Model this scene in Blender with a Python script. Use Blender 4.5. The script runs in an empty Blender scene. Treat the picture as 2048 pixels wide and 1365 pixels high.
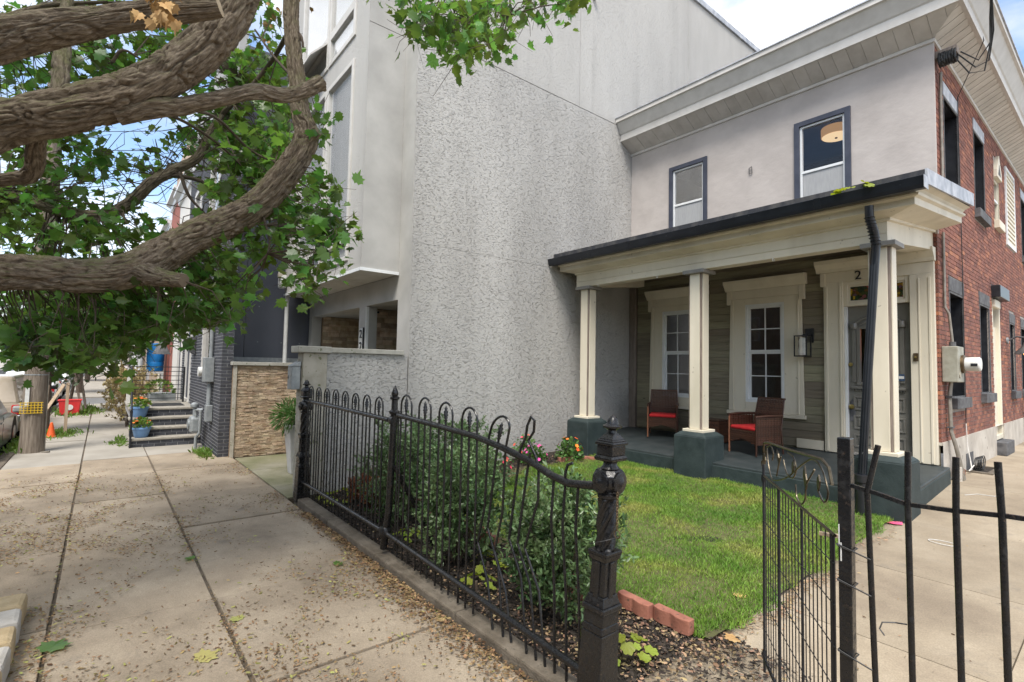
import bpy, bmesh, math, random
import numpy as np
from mathutils import Vector, Matrix
R_ = random.Random(7)
rng = np.random.default_rng(11)
PI = math.pi
scene = bpy.context.scene
COL = scene.collection
# ------------------------------------------------------------------ camera, sky, sun, exposure
CAM = np.array([0.0, 0.0, 1.85])
def _basis():
    f, c = 1017.0, (1024.0, 682.5)
    d = lambda p: (lambda v: v / np.linalg.norm(v))(np.array([p[0]-c[0], p[1]-c[1], f]))
    X = -d((205., 718.)); Y = d((2290., 760.)); Y = Y - X*(X@Y); Y /= np.linalg.norm(Y)
    Z = np.cross(X, Y); Z = -Z if Z[1] > 0 else Z
    return np.stack([X, Y, Z])
RB = _basis()
cam_d = bpy.data.cameras.new('camera'); cam = bpy.data.objects.new('camera', cam_d); COL.objects.link(cam)
cam_d.sensor_width = 36; cam_d.lens = 1017/2048*36; cam_d.clip_start = .05; cam_d.clip_end = 3000
_r = RB@np.array([1,0,0]); _u = -RB@np.array([0,1,0]); _b = -RB@np.array([0,0,1])
cam.matrix_world = Matrix(((_r[0],_u[0],_b[0],CAM[0]),(_r[1],_u[1],_b[1],CAM[1]),(_r[2],_u[2],_b[2],CAM[2]),(0,0,0,1)))
scene.camera = cam
def proj(P):
    v = RB.T@(np.asarray(P, float)-CAM)
    return np.array([1024+1017*v[0]/v[2], 682.5+1017*v[1]/v[2], v[2]])
def at(px, py, depth):                       # a point of the place from where it is seen and how far off it is
    return CAM + RB@np.array([(px-1024)/1017*depth, (py-682.5)/1017*depth, depth])
SUN_EL, SUN_AZ = math.radians(58), math.radians(140)   # azimuth clockwise from +Y
world = bpy.data.worlds.new('World'); scene.world = world; world.use_nodes = True
wn = world.node_tree; wn.nodes.clear()
def wnode(t, **k):
    n = wn.nodes.new(t)
    for a, b in k.items(): setattr(n, a, b)
    return n
sky = wnode('ShaderNodeTexSky', sky_type='NISHITA', sun_disc=False, sun_elevation=SUN_EL, sun_rotation=SUN_AZ, air_density=1.0, dust_density=1.0, ozone_density=1.5)
tc = wnode('ShaderNodeTexCoord'); mp = wnode('ShaderNodeMapping'); mp.inputs['Scale'].default_value = (1, 1, 2.0)
mp.inputs['Location'].default_value = (7.7, .3, 3.0)
cn = wnode('ShaderNodeTexNoise'); cn.inputs['Scale'].default_value = 2.1; cn.inputs['Detail'].default_value = 9; cn.inputs['Roughness'].default_value = .56
cr = wnode('ShaderNodeValToRGB'); cr.color_ramp.elements[0].position = .39; cr.color_ramp.elements[1].position = .54
cs = wnode('ShaderNodeTexNoise'); cs.inputs['Scale'].default_value = 3.5; cs.inputs['Detail'].default_value = 6
cc = wnode('ShaderNodeValToRGB'); cc.color_ramp.elements[0].color = (2.9, 3.02, 3.2, 1); cc.color_ramp.elements[1].color = (5.4, 5.4, 5.4, 1)
cc.color_ramp.elements[0].position = .34; cc.color_ramp.elements[1].position = .66
mx = wnode('ShaderNodeMixRGB'); bg = wnode('ShaderNodeBackground'); wo = wnode('ShaderNodeOutputWorld')
bg.inputs['Strength'].default_value = .15
L = wn.links.new
L(tc.outputs['Generated'], mp.inputs['Vector']); L(mp.outputs[0], cn.inputs['Vector']); L(mp.outputs[0], cs.inputs['Vector'])
L(cn.outputs['Fac'], cr.inputs[0]); L(cs.outputs['Fac'], cc.inputs[0])
L(cr.outputs[0], mx.inputs['Fac']); L(sky.outputs[0], mx.inputs['Color1']); L(cc.outputs[0], mx.inputs['Color2'])
L(mx.outputs[0], bg.inputs['Color']); L(bg.outputs[0], wo.inputs['Surface'])
sun_d = bpy.data.lights.new('sun', 'SUN'); sun_d.energy = 2.3; sun_d.angle = math.radians(24); sun_d.color = (1, .95, .87)
sun = bpy.data.objects.new('sun', sun_d); COL.objects.link(sun); sun.location = (10, -15, 30)
_sd = Vector((math.sin(SUN_AZ)*math.cos(SUN_EL), math.cos(SUN_AZ)*math.cos(SUN_EL), math.sin(SUN_EL)))
sun.rotation_euler = (-_sd).to_track_quat('-Z', 'Y').to_euler()
scene.view_settings.view_transform = 'Standard'; scene.view_settings.look = 'None'
scene.view_settings.exposure = 1.1; scene.view_settings.gamma = 1
scene.cycles.max_bounces = 5; scene.cycles.diffuse_bounces = 3; scene.cycles.glossy_bounces = 3; scene.cycles.transmission_bounces = 3; scene.cycles.transparent_max_bounces = 8
scene.cycles.sample_clamp_indirect = 6; scene.cycles.caustics_reflective = False; scene.cycles.caustics_refractive = False

# ------------------------------------------------------------------ materials
MATS = {}
def nodes(name):
    m = bpy.data.materials.new(name); m.use_nodes = True
    t = m.node_tree; t.nodes.clear()
    o = t.nodes.new('ShaderNodeOutputMaterial'); p = t.nodes.new('ShaderNodeBsdfPrincipled')
    t.links.new(p.outputs[0], o.inputs['Surface']); MATS[name] = m
    return m, t, p, o
def N(t, ty, ins=None, **k):
    n = t.nodes.new(ty)
    for a, b in k.items(): setattr(n, a, b)
    for a, b in (ins or {}).items():
        if isinstance(b, bpy.types.NodeSocket): t.links.new(b, n.inputs[a])
        else: n.inputs[a].default_value = b
    return n
def c4(c): return (c[0], c[1], c[2], 1)
def pos(t, stretch=(1,1,1)):
    g = N(t, 'ShaderNodeNewGeometry'); m = N(t, 'ShaderNodeMapping', {'Vector': g.outputs['Position'], 'Scale': stretch})
    return m.outputs[0]
def rand(t):
    g = N(t, 'ShaderNodeNewGeometry'); o = N(t, 'ShaderNodeObjectInfo')
    a = N(t, 'ShaderNodeMath', {0: g.outputs['Random Per Island'], 1: o.outputs['Random']}, operation='ADD')
    return N(t, 'ShaderNodeMath', {0: a.outputs[0]}, operation='FRACT').outputs[0]
def ramp(t, fac, stops):
    r = N(t, 'ShaderNodeValToRGB', {0: fac}); e = r.color_ramp.elements
    while len(e) < len(stops): e.new(.5)
    for i, (p, c) in enumerate(stops): e[i].position = p; e[i].color = c4(c) if len(c) == 3 else c
    return r.outputs[0]
def noise(t, vec, scale, detail=4, rough=.55, dist=0):
    return N(t, 'ShaderNodeTexNoise', {'Vector': vec, 'Scale': scale, 'Detail': detail, 'Roughness': rough, 'Distortion': dist}).outputs['Fac']
def mix(t, fac, a, b, bt='MIX'):
    n = N(t, 'ShaderNodeMixRGB', {'Fac': fac}, blend_type=bt)
    for i, x in (('Color1', a), ('Color2', b)):
        if isinstance(x, bpy.types.NodeSocket): t.links.new(x, n.inputs[i])
        else: n.inputs[i].default_value = c4(x)
    return n.outputs[0]
def bump(t, p, h, strength=.5, dist=.01, prev=None):
    b = N(t, 'ShaderNodeBump', {'Height': h, 'Strength': strength, 'Distance': dist})
    if prev: t.links.new(prev, b.inputs['Normal'])
    t.links.new(b.outputs[0], p.inputs['Normal']); return b.outputs[0]
def mat(name, c1, c2=None, scale=3, rough=.6, bmp=0, bscale=60, bdist=.006, metal=0, rnd=0, hue=0, stretch=(1,1,1), lo=.35, hi=.65, detail=5, spec=.5, speck=None):
    m, t, p, o = nodes(name)
    v = pos(t, stretch)
    col = ramp(t, noise(t, v, scale, detail), [(lo, c1), (hi, c2 or c1)])
    if speck:
        col = mix(t, ramp(t, noise(t, pos(t), speck[1], 3), [(speck[2], (0,0,0)), (speck[2]+.06, (1,1,1))]), col, speck[0])
    if rnd or hue:
        r = rand(t)
        h = N(t, 'ShaderNodeHueSaturation', {'Color': col,
              'Value': N(t, 'ShaderNodeMapRange', {0: r, 3: 1-rnd, 4: 1+rnd}).outputs[0],
              'Hue': N(t, 'ShaderNodeMapRange', {0: N(t, 'ShaderNodeMath', {0: N(t, 'ShaderNodeMath', {0: r, 1: 7.31}, operation='MULTIPLY').outputs[0]}, operation='FRACT').outputs[0], 3: .5-hue, 4: .5+hue}).outputs[0]})
        col = h.outputs[0]
    t.links.new(col, p.inputs['Base Color'])
    p.inputs['Roughness'].default_value = rough; p.inputs['Metallic'].default_value = metal; p.inputs['Specular IOR Level'].default_value = spec
    if bmp: bump(t, p, noise(t, v, bscale, 4), bmp, bdist)
    return m
# plain paints and such
mat('pink_stucco', (.425,.385,.362), (.495,.452,.425), 2.2, .85, .35, 9, .012, stretch=(1,1,1.3))
mat('smooth_stucco', (.36,.35,.335), (.46,.45,.43), 1.6, .85, .25, 160, .004)
mat('white_stucco', (.55,.54,.51), (.66,.65,.62), 1.4, .8, .2, 120, .004)
mat('cream_paint', (.60,.545,.43), (.72,.66,.535), 2.2, .55, .35, 18, .005, stretch=(1,1,.3), lo=.3, hi=.6, speck=((.40,.35,.27), 13, .70))
mat('vinyl', (.52,.50,.47), (.60,.58,.55), 5, .5, .05, 30)
mat('soffit_vinyl', (.50,.475,.44), (.60,.575,.54), 4, .55, rnd=.07)
mat('white_vinyl', (.70,.72,.73), (.78,.79,.79), 6, .35)
mat('navy_trim', (.035,.042,.065), (.055,.062,.09), 5, .5)
mat('black_paint', (.010,.011,.014), (.022,.023,.028), 9, .35, .2, 60, .002)
mat('black_gutter', (.005,.007,.011), (.010,.013,.019), 6, .33, speck=((.2,.2,.21), 22, .72))
mat('roof_edge', (.028,.030,.038), (.10,.095,.09), 7, .8, .3, 60, .003, lo=.45, hi=.75, stretch=(1,1,.4))
mat('flashing', (.30,.32,.36), (.52,.53,.56), 6, .5, metal=.3)
mat('green_concrete', (.014,.026,.027), (.030,.045,.046), 5, .7, .6, 45, .006, speck=((.20,.22,.22), 30, .74))
mat('green_floor', (.020,.029,.031), (.042,.051,.054), 4, .55, .25, 60, .003, speck=((.3,.31,.31), 9, .76))
mat('grey_wood', (.17,.135,.11), (.27,.22,.19), 8, .7, .2, 40, .002, stretch=(6,6,.6))
mat('grey_cap', (.20,.19,.18), (.27,.26,.24), 8, .6)
mat('door_grey', (.16,.152,.135), (.195,.187,.167), 5, .35)
mat('brass', (.42,.30,.10), (.52,.40,.16), 10, .35, metal=1)
mat('old_bronze', (.10,.07,.04), (.17,.12,.07), 20, .5, metal=.8)
mat('mortar', (.30,.26,.235), (.40,.36,.33), 6, .95, .4, 120, .004)
mat('base_parge', (.42,.38,.33), (.56,.52,.46), 3, .9, .5, 35, .01, speck=((.22,.19,.16), 6, .66))
mat('dark_stone', (.06,.06,.065), (.13,.13,.135), 9, .8, .3, 70, .003)
mat('concrete_curb', (.10,.08,.058), (.18,.15,.115), 7, .95, .9, 60, .012, speck=((.09,.08,.06), 40, .62))
mat('limestone', (.36,.33,.27), (.46,.43,.37), 5, .9, .4, 80, .004, speck=((.17,.18,.10), 14, .62))
mat('coping', (.32,.31,.27), (.42,.41,.37), 6, .85, .3, 90, .003, speck=((.12,.13,.07), 12, .64))
mat('navy_panel', (.078,.085,.108), (.098,.105,.13), 1.2, .5)
mat('grey_metal', (.24,.26,.27), (.33,.35,.36), 12, .45, metal=.2)
mat('meter_grey', (.26,.25,.20), (.36,.35,.29), 10, .55)
mat('white_plastic', (.62,.62,.60), (.72,.72,.70), 10, .4)
mat('conduit', (.20,.18,.15), (.32,.29,.25), 8, .5, metal=.3)
mat('wire_black', (.012,.012,.013), (.03,.03,.03), 30, .5)
mat('wire_white', (.55,.53,.5), (.65,.63,.6), 30, .5)
mat('asphalt', (.045,.045,.047), (.075,.075,.075), 3, .9, .4, 150, .004)
mat('asphalt_light', (.13,.13,.13), (.17,.17,.17), 3, .9, .3, 150, .004)
mat('concrete_far', (.29,.265,.225), (.37,.34,.295), 1.5, .9, .2, 80, .003)
mat('joint_dirt', (.10,.078,.055), (.17,.135,.10), 20, 1, .8, 120, .006)
mat('soil', (.018,.015,.012), (.05,.038,.028), 18, 1, 1, 60, .02)
mat('lawn_soil', (.07,.075,.025), (.13,.12,.05), 6, 1, .5, 60, .01)
mat('mulch', (.03,.024,.02), (.06,.045,.035), 30, 1, rnd=.6, hue=.02)
mat('mulch_tan', (.26,.17,.095), (.36,.25,.15), 30, .95, rnd=.45, hue=.03)
mat('litter', (.15,.085,.038), (.29,.195,.095), 9, .9, rnd=.6, hue=.02)
mat('litter_green', (.26,.24,.075), (.33,.32,.10), 5, .8, rnd=.4, hue=.03)
mat('edging_brick', (.26,.10,.068), (.37,.155,.105), 9, .95, .7, 70, .006, rnd=.15, speck=((.13,.075,.05), 26, .62))
mat('wicker', (.040,.017,.011), (.10,.042,.025), 60, .38, rnd=.5)
mat('red_fabric', (.42,.012,.016), (.50,.02,.022), 12, .9, .2, 200, .001)
mat('rust_brown', (.20,.08,.04), (.30,.13,.07), 20, .6)
mat('wood_pole', (.14,.11,.085), (.27,.225,.18), 7, .9, .8, 14, .02, stretch=(5,5,.35))
mat('stake_wood', (.42,.31,.21), (.52,.40,.28), 9, .8, stretch=(4,4,.4))
mat('yellow_plastic', (.65,.42,.02), (.72,.48,.03), 10, .5)
mat('orange_plastic', (.75,.10,.02), (.80,.14,.03), 10, .5)
mat('red_plastic', (.62,.03,.035), (.68,.05,.05), 6, .4)
mat('pot_blue', (.14,.27,.50), (.17,.31,.55), 6, .45)
mat('barrel_blue', (.01,.20,.55), (.02,.24,.62), 6, .4)
mat('planter_white', (.50,.50,.51), (.58,.58,.58), 6, .5)
mat('steps_stone', (.26,.24,.205), (.36,.33,.28), 14, .9, .6, 50, .006)
mat('dark_brick', (.038,.040,.050), (.060,.062,.075), 14, .75, .4, 80, .003, rnd=.3)
mat('light_mortar', (.33,.33,.34), (.42,.42,.42), 6, .95)
mat('tan_stone', (.36,.245,.155), (.53,.42,.30), 9, .9, .6, 45, .008, rnd=.33, hue=.01, lo=.3, hi=.62)
mat('tan_mortar', (.20,.14,.085), (.27,.19,.12), 20, 1)
mat('far_white', (.62,.60,.56), (.70,.68,.64), 1, .8)
mat('far_cream', (.58,.52,.40), (.66,.60,.48), 1, .8)
mat('far_red', (.28,.09,.065), (.35,.12,.09), 8, .85)
mat('far_grey', (.30,.30,.30), (.38,.38,.38), 2, .8)
mat('far_tan', (.40,.30,.22), (.48,.37,.28), 2, .8)
mat('red_paint', (.38,.05,.03), (.45,.07,.045), 4, .6)
mat('rubber', (.012,.012,.012), (.025,.025,.025), 9, .8)
mat('rim', (.45,.45,.46), (.5,.5,.5), 9, .3, metal=.8)
for n, c in (('car_tan', (.36,.30,.23)), ('car_silver', (.33,.34,.33)), ('car_black', (.012,.013,.016)), ('car_white', (.70,.70,.69)), ('car_blue', (.06,.10,.18)), ('car_grey', (.16,.17,.18))):
    mm = mat(n, c, tuple(x*1.05 for x in c), 2, .28, metal=0.15); mm.node_tree.nodes['Principled BSDF'].inputs['Coat Weight'].default_value = .6
mat('tail_red', (.45,.015,.015), (.5,.02,.02), 9, .25)
mat('chrome', (.7,.7,.7), (.75,.75,.75), 9, .12, metal=1)
mat('bronze_metal', (.055,.045,.032), (.14,.115,.08), 25, .32, metal=.85)
mat('blind', (.33,.335,.345), (.38,.385,.39), 60, .9, stretch=(1,1,.12))
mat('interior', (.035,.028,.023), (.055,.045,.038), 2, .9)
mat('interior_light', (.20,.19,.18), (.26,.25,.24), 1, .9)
mat('curtain', (.72,.74,.76), (.82,.83,.84), 4, .9, stretch=(9,9,.2))
mat('pink_paper', (.75,.08,.20), (.8,.12,.25), 9, .8)
mat('cut_wood', (.40,.30,.19), (.52,.41,.28), 16, .9)
mat('stone_block', (.40,.37,.33), (.50,.47,.43), 12, .95, .7, 60, .008)
mat('stone_block_tan', (.40,.30,.17), (.50,.39,.24), 12, .95, .7, 60, .008)
mat('twig', (.075,.055,.04), (.12,.09,.068), 20, .9)
mat('dry_leaf', (.42,.24,.09), (.58,.38,.17), 12, .8, rnd=.25)
mat('flower_orange', (.85,.17,.02), (.9,.25,.04), 9, .6, rnd=.1, hue=.015)
mat('flower_pink', (.75,.06,.33), (.8,.12,.42), 9, .6, rnd=.1)
mat('flower_red', (.65,.05,.05), (.7,.10,.06), 9, .6, rnd=.1, hue=.02)
mat('chips', (.11,.09,.07), (.15,.12,.09), 30, .9)

def leaf_mat(name, dark, light, rough=.45, tr=.35, rnd=.3, hue=.02, sc=1.5):
    m, t, p, o = nodes(name)
    col = ramp(t, noise(t, pos(t), sc, 3), [(.35, dark), (.65, light)])
    r = rand(t)
    h = N(t, 'ShaderNodeHueSaturation', {'Color': col, 'Value': N(t, 'ShaderNodeMapRange', {0: r, 3: 1-rnd, 4: 1+rnd}).outputs[0],
          'Hue': N(t, 'ShaderNodeMapRange', {0: r, 3: .5-hue, 4: .5+hue}).outputs[0]}).outputs[0]
    t.links.new(h, p.inputs['Base Color']); p.inputs['Roughness'].default_value = rough
    tl = N(t, 'ShaderNodeBsdfTranslucent', {'Color': N(t, 'ShaderNodeHueSaturation', {'Color': h, 'Value': 1.7, 'Hue': .485, 'Saturation': 1.1}).outputs[0]})
    mxs = N(t, 'ShaderNodeMixShader', {0: tr, 1: p.outputs[0], 2: tl.outputs[0]})
    t.links.new(mxs.outputs[0], o.inputs['Surface']); return m
leaf_mat('maple_leaf', (.062,.142,.034), (.15,.25,.055), .30, .48, .55, .03)
leaf_mat('shrub_leaf', (.075,.138,.050), (.18,.255,.115), .30, .22, .5, .02, 2.2)
leaf_mat('young_leaf', (.055,.10,.038), (.10,.15,.06), .5, .3, .3, .015)
leaf_mat('far_leaf', (.06,.10,.045), (.10,.145,.07), .6, .25, .3, .02, .6)
leaf_mat('lime_leaf', (.22,.30,.03), (.32,.38,.06), .5, .35, .2, .015)
leaf_mat('red_leaf', (.16,.06,.03), (.24,.10,.05), .5, .3, .25, .015)
leaf_mat('fern_leaf', (.06,.14,.03), (.10,.20,.05), .5, .3, .3, .02)
leaf_mat('dry_bush', (.30,.24,.11), (.40,.33,.17), .7, .3, .3, .02)
leaf_mat('weed', (.10,.18,.03), (.16,.25,.05), .5, .3, .3, .02)
# grass: green with dried, yellow patches
m, t, p, o = nodes('grass')
g1 = ramp(t, noise(t, pos(t), 1.3, 4), [(.38, (.12,.26,.032)), (.53, (.20,.335,.045)), (.64, (.35,.385,.09)), (.76,(.45,.39,.15))])
h = N(t, 'ShaderNodeHueSaturation', {'Color': g1, 'Value': N(t, 'ShaderNodeMapRange', {0: rand(t), 3: .6, 4: 1.4}).outputs[0]}).outputs[0]
t.links.new(h, p.inputs['Base Color']); p.inputs['Roughness'].default_value = .6
tl = N(t, 'ShaderNodeBsdfTranslucent', {'Color': h}); mxs = N(t, 'ShaderNodeMixShader', {0: .3, 1: p.outputs[0], 2: tl.outputs[0]}); t.links.new(mxs.outputs[0], o.inputs['Surface'])
# sidewalk concrete: each slab its own tone, stains, fine aggregate
def concrete(name, a, b, c):
    m, t, p, o = nodes(name)
    v = pos(t)
    col = ramp(t, noise(t, v, .9, 6, .6), [(.36, a), (.5, b), (.66, c)])
    col = mix(t, .55, col, mix(t, .5, col, ramp(t, noise(t, v, 5, 6, .65), [(.3, (.62,.60,.57)), (.7, (1.2,1.18,1.14))]), 'MULTIPLY'))
    col = mix(t, .8, col, ramp(t, noise(t, v, 110, 3), [(.3, (.72,.72,.72)), (.7, (1.15,1.15,1.15))]), 'MULTIPLY')
    col = mix(t, ramp(t, noise(t, v, 2.3, 5, .7), [(.60, (0,0,0)), (.74, (.55,.55,.55))]), col, (.15,.135,.12))
    h = N(t, 'ShaderNodeHueSaturation', {'Color': col, 'Value': N(t, 'ShaderNodeMapRange', {0: rand(t), 3: .86, 4: 1.1}).outputs[0], 'Hue': .5}).outputs[0]
    t.links.new(h, p.inputs['Base Color']); p.inputs['Roughness'].default_value = .9
    b1 = bump(t, p, noise(t, v, 140, 3), .5, .003); bump(t, p, noise(t, v, 7, 5), .4, .008, b1)
concrete('sidewalk_concrete', (.235,.188,.135), (.325,.263,.193), (.405,.335,.25))
concrete('path_concrete', (.25,.20,.145), (.33,.27,.195), (.40,.335,.25))
concrete('mossy_concrete', (.17,.175,.09), (.25,.24,.15), (.33,.31,.24))
# dashed stucco of the tall side wall
m, t, p, o = nodes('rough_stucco')
col = ramp(t, noise(t, pos(t, (.8,.8,.22)), 1.1, 6, .6), [(.35, (.41,.398,.38)), (.65, (.51,.497,.475))])
col = mix(t, ramp(t, noise(t, pos(t, (2.2,2.2,.12)), 1.4, 5, .6), [(.56, (0,0,0)), (.74, (.45,.45,.45))]), col, (.34,.33,.315))
t.links.new(col, p.inputs['Base Color']); p.inputs['Roughness'].default_value = .92
v = pos(t, (1, 1, 2.5))
hgt = ramp(t, noise(t, v, 25, 5, .6, 1.0), [(.34, (0,0,0)), (.43, (.8,.8,.8)), (.8, (1,1,1))])
b1 = bump(t, p, hgt, 1.0, .019); bump(t, p, noise(t, pos(t), 150, 3), .5, .005, b1)
m, t, p, o = nodes('fine_stucco')
col = ramp(t, noise(t, pos(t, (.8,.8,.22)), 1.1, 6, .6), [(.35, (.42,.408,.39)), (.65, (.50,.487,.465))])
col = mix(t, ramp(t, noise(t, pos(t, (1.6,1.6,.10)), 1.4, 5, .6), [(.55, (0,0,0)), (.74, (.5,.5,.5))]), col, (.34,.33,.315))
t.links.new(col, p.inputs['Base Color']); p.inputs['Roughness'].default_value = .92
hgt = ramp(t, noise(t, pos(t, (1,1,2.2)), 26, 5, .65, .8), [(.28, (0,0,0)), (.45, (.8,.8,.8)), (.8, (1,1,1))])
bump(t, p, hgt, .8, .014)
# old painted brick face
m, t, p, o = nodes('red_brick')
v = pos(t); r = rand(t)
col = ramp(t, r, [(0, (.15,.058,.043)), (.35, (.205,.078,.056)), (.75, (.255,.098,.066)), (.93, (.33,.135,.083)), (1, (.40,.16,.08))])
col = mix(t, ramp(t, noise(t, v, 2.4, 6, .65), [(.50, (0,0,0)), (.68, (.75,.75,.75))]), col, (.125,.05,.042))
col = mix(t, ramp(t, noise(t, v, 40, 4), [(.60, (0,0,0)), (.74, (.7,.7,.7))]), col, (.45,.20,.12))
t.links.new(col, p.inputs['Base Color']); p.inputs['Roughness'].default_value = .85
bump(t, p, noise(t, v, 55, 4), .7, .006)
# stained siding boards
m, t, p, o = nodes('siding')
v = pos(t, (1.2, 5, 14)); r = rand(t)
col = ramp(t, noise(t, v, 1.7, 6, .6, .4), [(.25, (.15,.125,.085)), (.5, (.225,.195,.138)), (.75, (.29,.25,.18))])
h = N(t, 'ShaderNodeHueSaturation', {'Color': col, 'Value': N(t, 'ShaderNodeMapRange', {0: r, 3: .78, 4: 1.22}).outputs[0], 'Hue': N(t, 'ShaderNodeMapRange', {0: r, 3: .485, 4: .53}).outputs[0]}).outputs[0]
kn = N(t, 'ShaderNodeTexVoronoi', {'Vector': pos(t, (1.3,1,4)), 'Scale': 1.6}).outputs['Distance']
h = mix(t, ramp(t, kn, [(.05, (.8,.8,.8)), (.09, (0,0,0))]), h, (.05,.03,.018))
t.links.new(h, p.inputs['Base Color']); p.inputs['Roughness'].default_value = .6; bump(t, p, noise(t, v, 9, 5), .35, .003)
# worn black iron
m, t, p, o = nodes('iron')
v = pos(t)
col = mix(t, ramp(t, noise(t, v, 38, 6, .7), [(.60, (0,0,0)), (.76, (1,1,1))]), (.009,.009,.010), (.075,.052,.038))
t.links.new(col, p.inputs['Base Color'])
t.links.new(ramp(t, noise(t, v, 26, 6, .7), [(.5, (.22,.22,.22)), (.68, (.75,.75,.75))]), p.inputs['Roughness'])
bump(t, p, noise(t, v, 55, 4), .5, .004)
# bark
m, t, p, o = nodes('bark')
v = pos(t); g = N(t, 'ShaderNodeNewGeometry')
up = N(t, 'ShaderNodeSeparateXYZ', {0: g.outputs['Normal']}).outputs['Z']
uv = N(t, 'ShaderNodeMapping', {'Vector': N(t, 'ShaderNodeUVMap', uv_map='UVMap').outputs[0], 'Scale': (14, 60, 1)}).outputs[0]
col = ramp(t, noise(t, uv, 1.0, 6, .68, .6), [(.32, (.050,.036,.025)), (.48, (.175,.133,.093)), (.70, (.36,.295,.225))])
ms = N(t, 'ShaderNodeMath', {0: N(t, 'ShaderNodeMapRange', {0: up, 1: -.1, 2: .9}).outputs[0], 1: ramp(t, noise(t, v, 7, 5), [(.42, (0,0,0)), (.62, (1,1,1))])}, operation='MULTIPLY').outputs[0]
col = mix(t, ms, col, (.15,.155,.055))
t.links.new(col, p.inputs['Base Color']); p.inputs['Roughness'].default_value = .95; bump(t, p, noise(t, uv, 1.6, 6, .7, .6), .9, .015)
# clear window panes
def glass(name, base, tint=(1,1,1), gl=.5):
    m = bpy.data.materials.new(name); m.use_nodes = True; MATS[name] = m; t = m.node_tree; t.nodes.clear()
    o = t.nodes.new('ShaderNodeOutputMaterial')
    tr = N(t, 'ShaderNodeBsdfTransparent', {'Color': c4(tint)}); g = N(t, 'ShaderNodeBsdfGlossy', {'Roughness': .015, 'Color': (gl+.4,gl+.4,gl+.4,1)})
    fr = N(t, 'ShaderNodeMath', {0: N(t, 'ShaderNodeLayerWeight', {'Blend': .5}).outputs['Facing'], 1: 4.0}, operation='POWER').outputs[0]
    f = N(t, 'ShaderNodeMapRange', {0: fr, 3: base, 4: 1}).outputs[0]
    mxs = N(t, 'ShaderNodeMixShader', {0: f, 1: tr.outputs[0], 2: g.outputs[0]}); t.links.new(mxs.outputs[0], o.inputs['Surface'])
glass('glass', .035, gl=.2); glass('mirror_glass', .26); glass('bay_glass', .10); glass('car_glass', .2, (.25,.27,.28)); glass('lamp_glass', .08)
# leaded coloured glass
m, t, p, o = nodes('stained_glass')
vo = N(t, 'ShaderNodeTexVoronoi', {'Vector': pos(t), 'Scale': 22}); ve = N(t, 'ShaderNodeTexVoronoi', {'Vector': pos(t), 'Scale': 22}, feature='DISTANCE_TO_EDGE')
sx = N(t, 'ShaderNodeSeparateXYZ', {0: vo.outputs['Color']}).outputs['X']
col = ramp(t, sx, [(0, (.02,.03,.02)), (.35, (.03,.06,.02)), (.55, (.12,.05,.01)), (.72, (.45,.30,.03)), (.85, (.35,.07,.02)), (1, (.02,.05,.10))])
col = mix(t, ramp(t, ve.outputs['Distance'], [(.02, (1,1,1)), (.05, (0,0,0))]), col, (.01,.01,.01))
t.links.new(col, p.inputs['Base Color']); p.inputs['Roughness'].default_value = .15
def emis(name, col, e, strength):
    m, t, p, o = nodes(name); p.inputs['Base Color'].default_value = c4(col); p.inputs['Emission Color'].default_value = c4(e); p.inputs['Emission Strength'].default_value = strength
emis('lamp_shade', (.55,.38,.2), (1,.55,.2), .16); emis('lamp_diffuser', (.7,.58,.42), (1,.72,.40), .42)
emis('warm_panel', (.3,.1,.03), (1,.22,.03), .35); emis('bulb', (.9,.8,.6), (1,.45,.12), 6)

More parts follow.
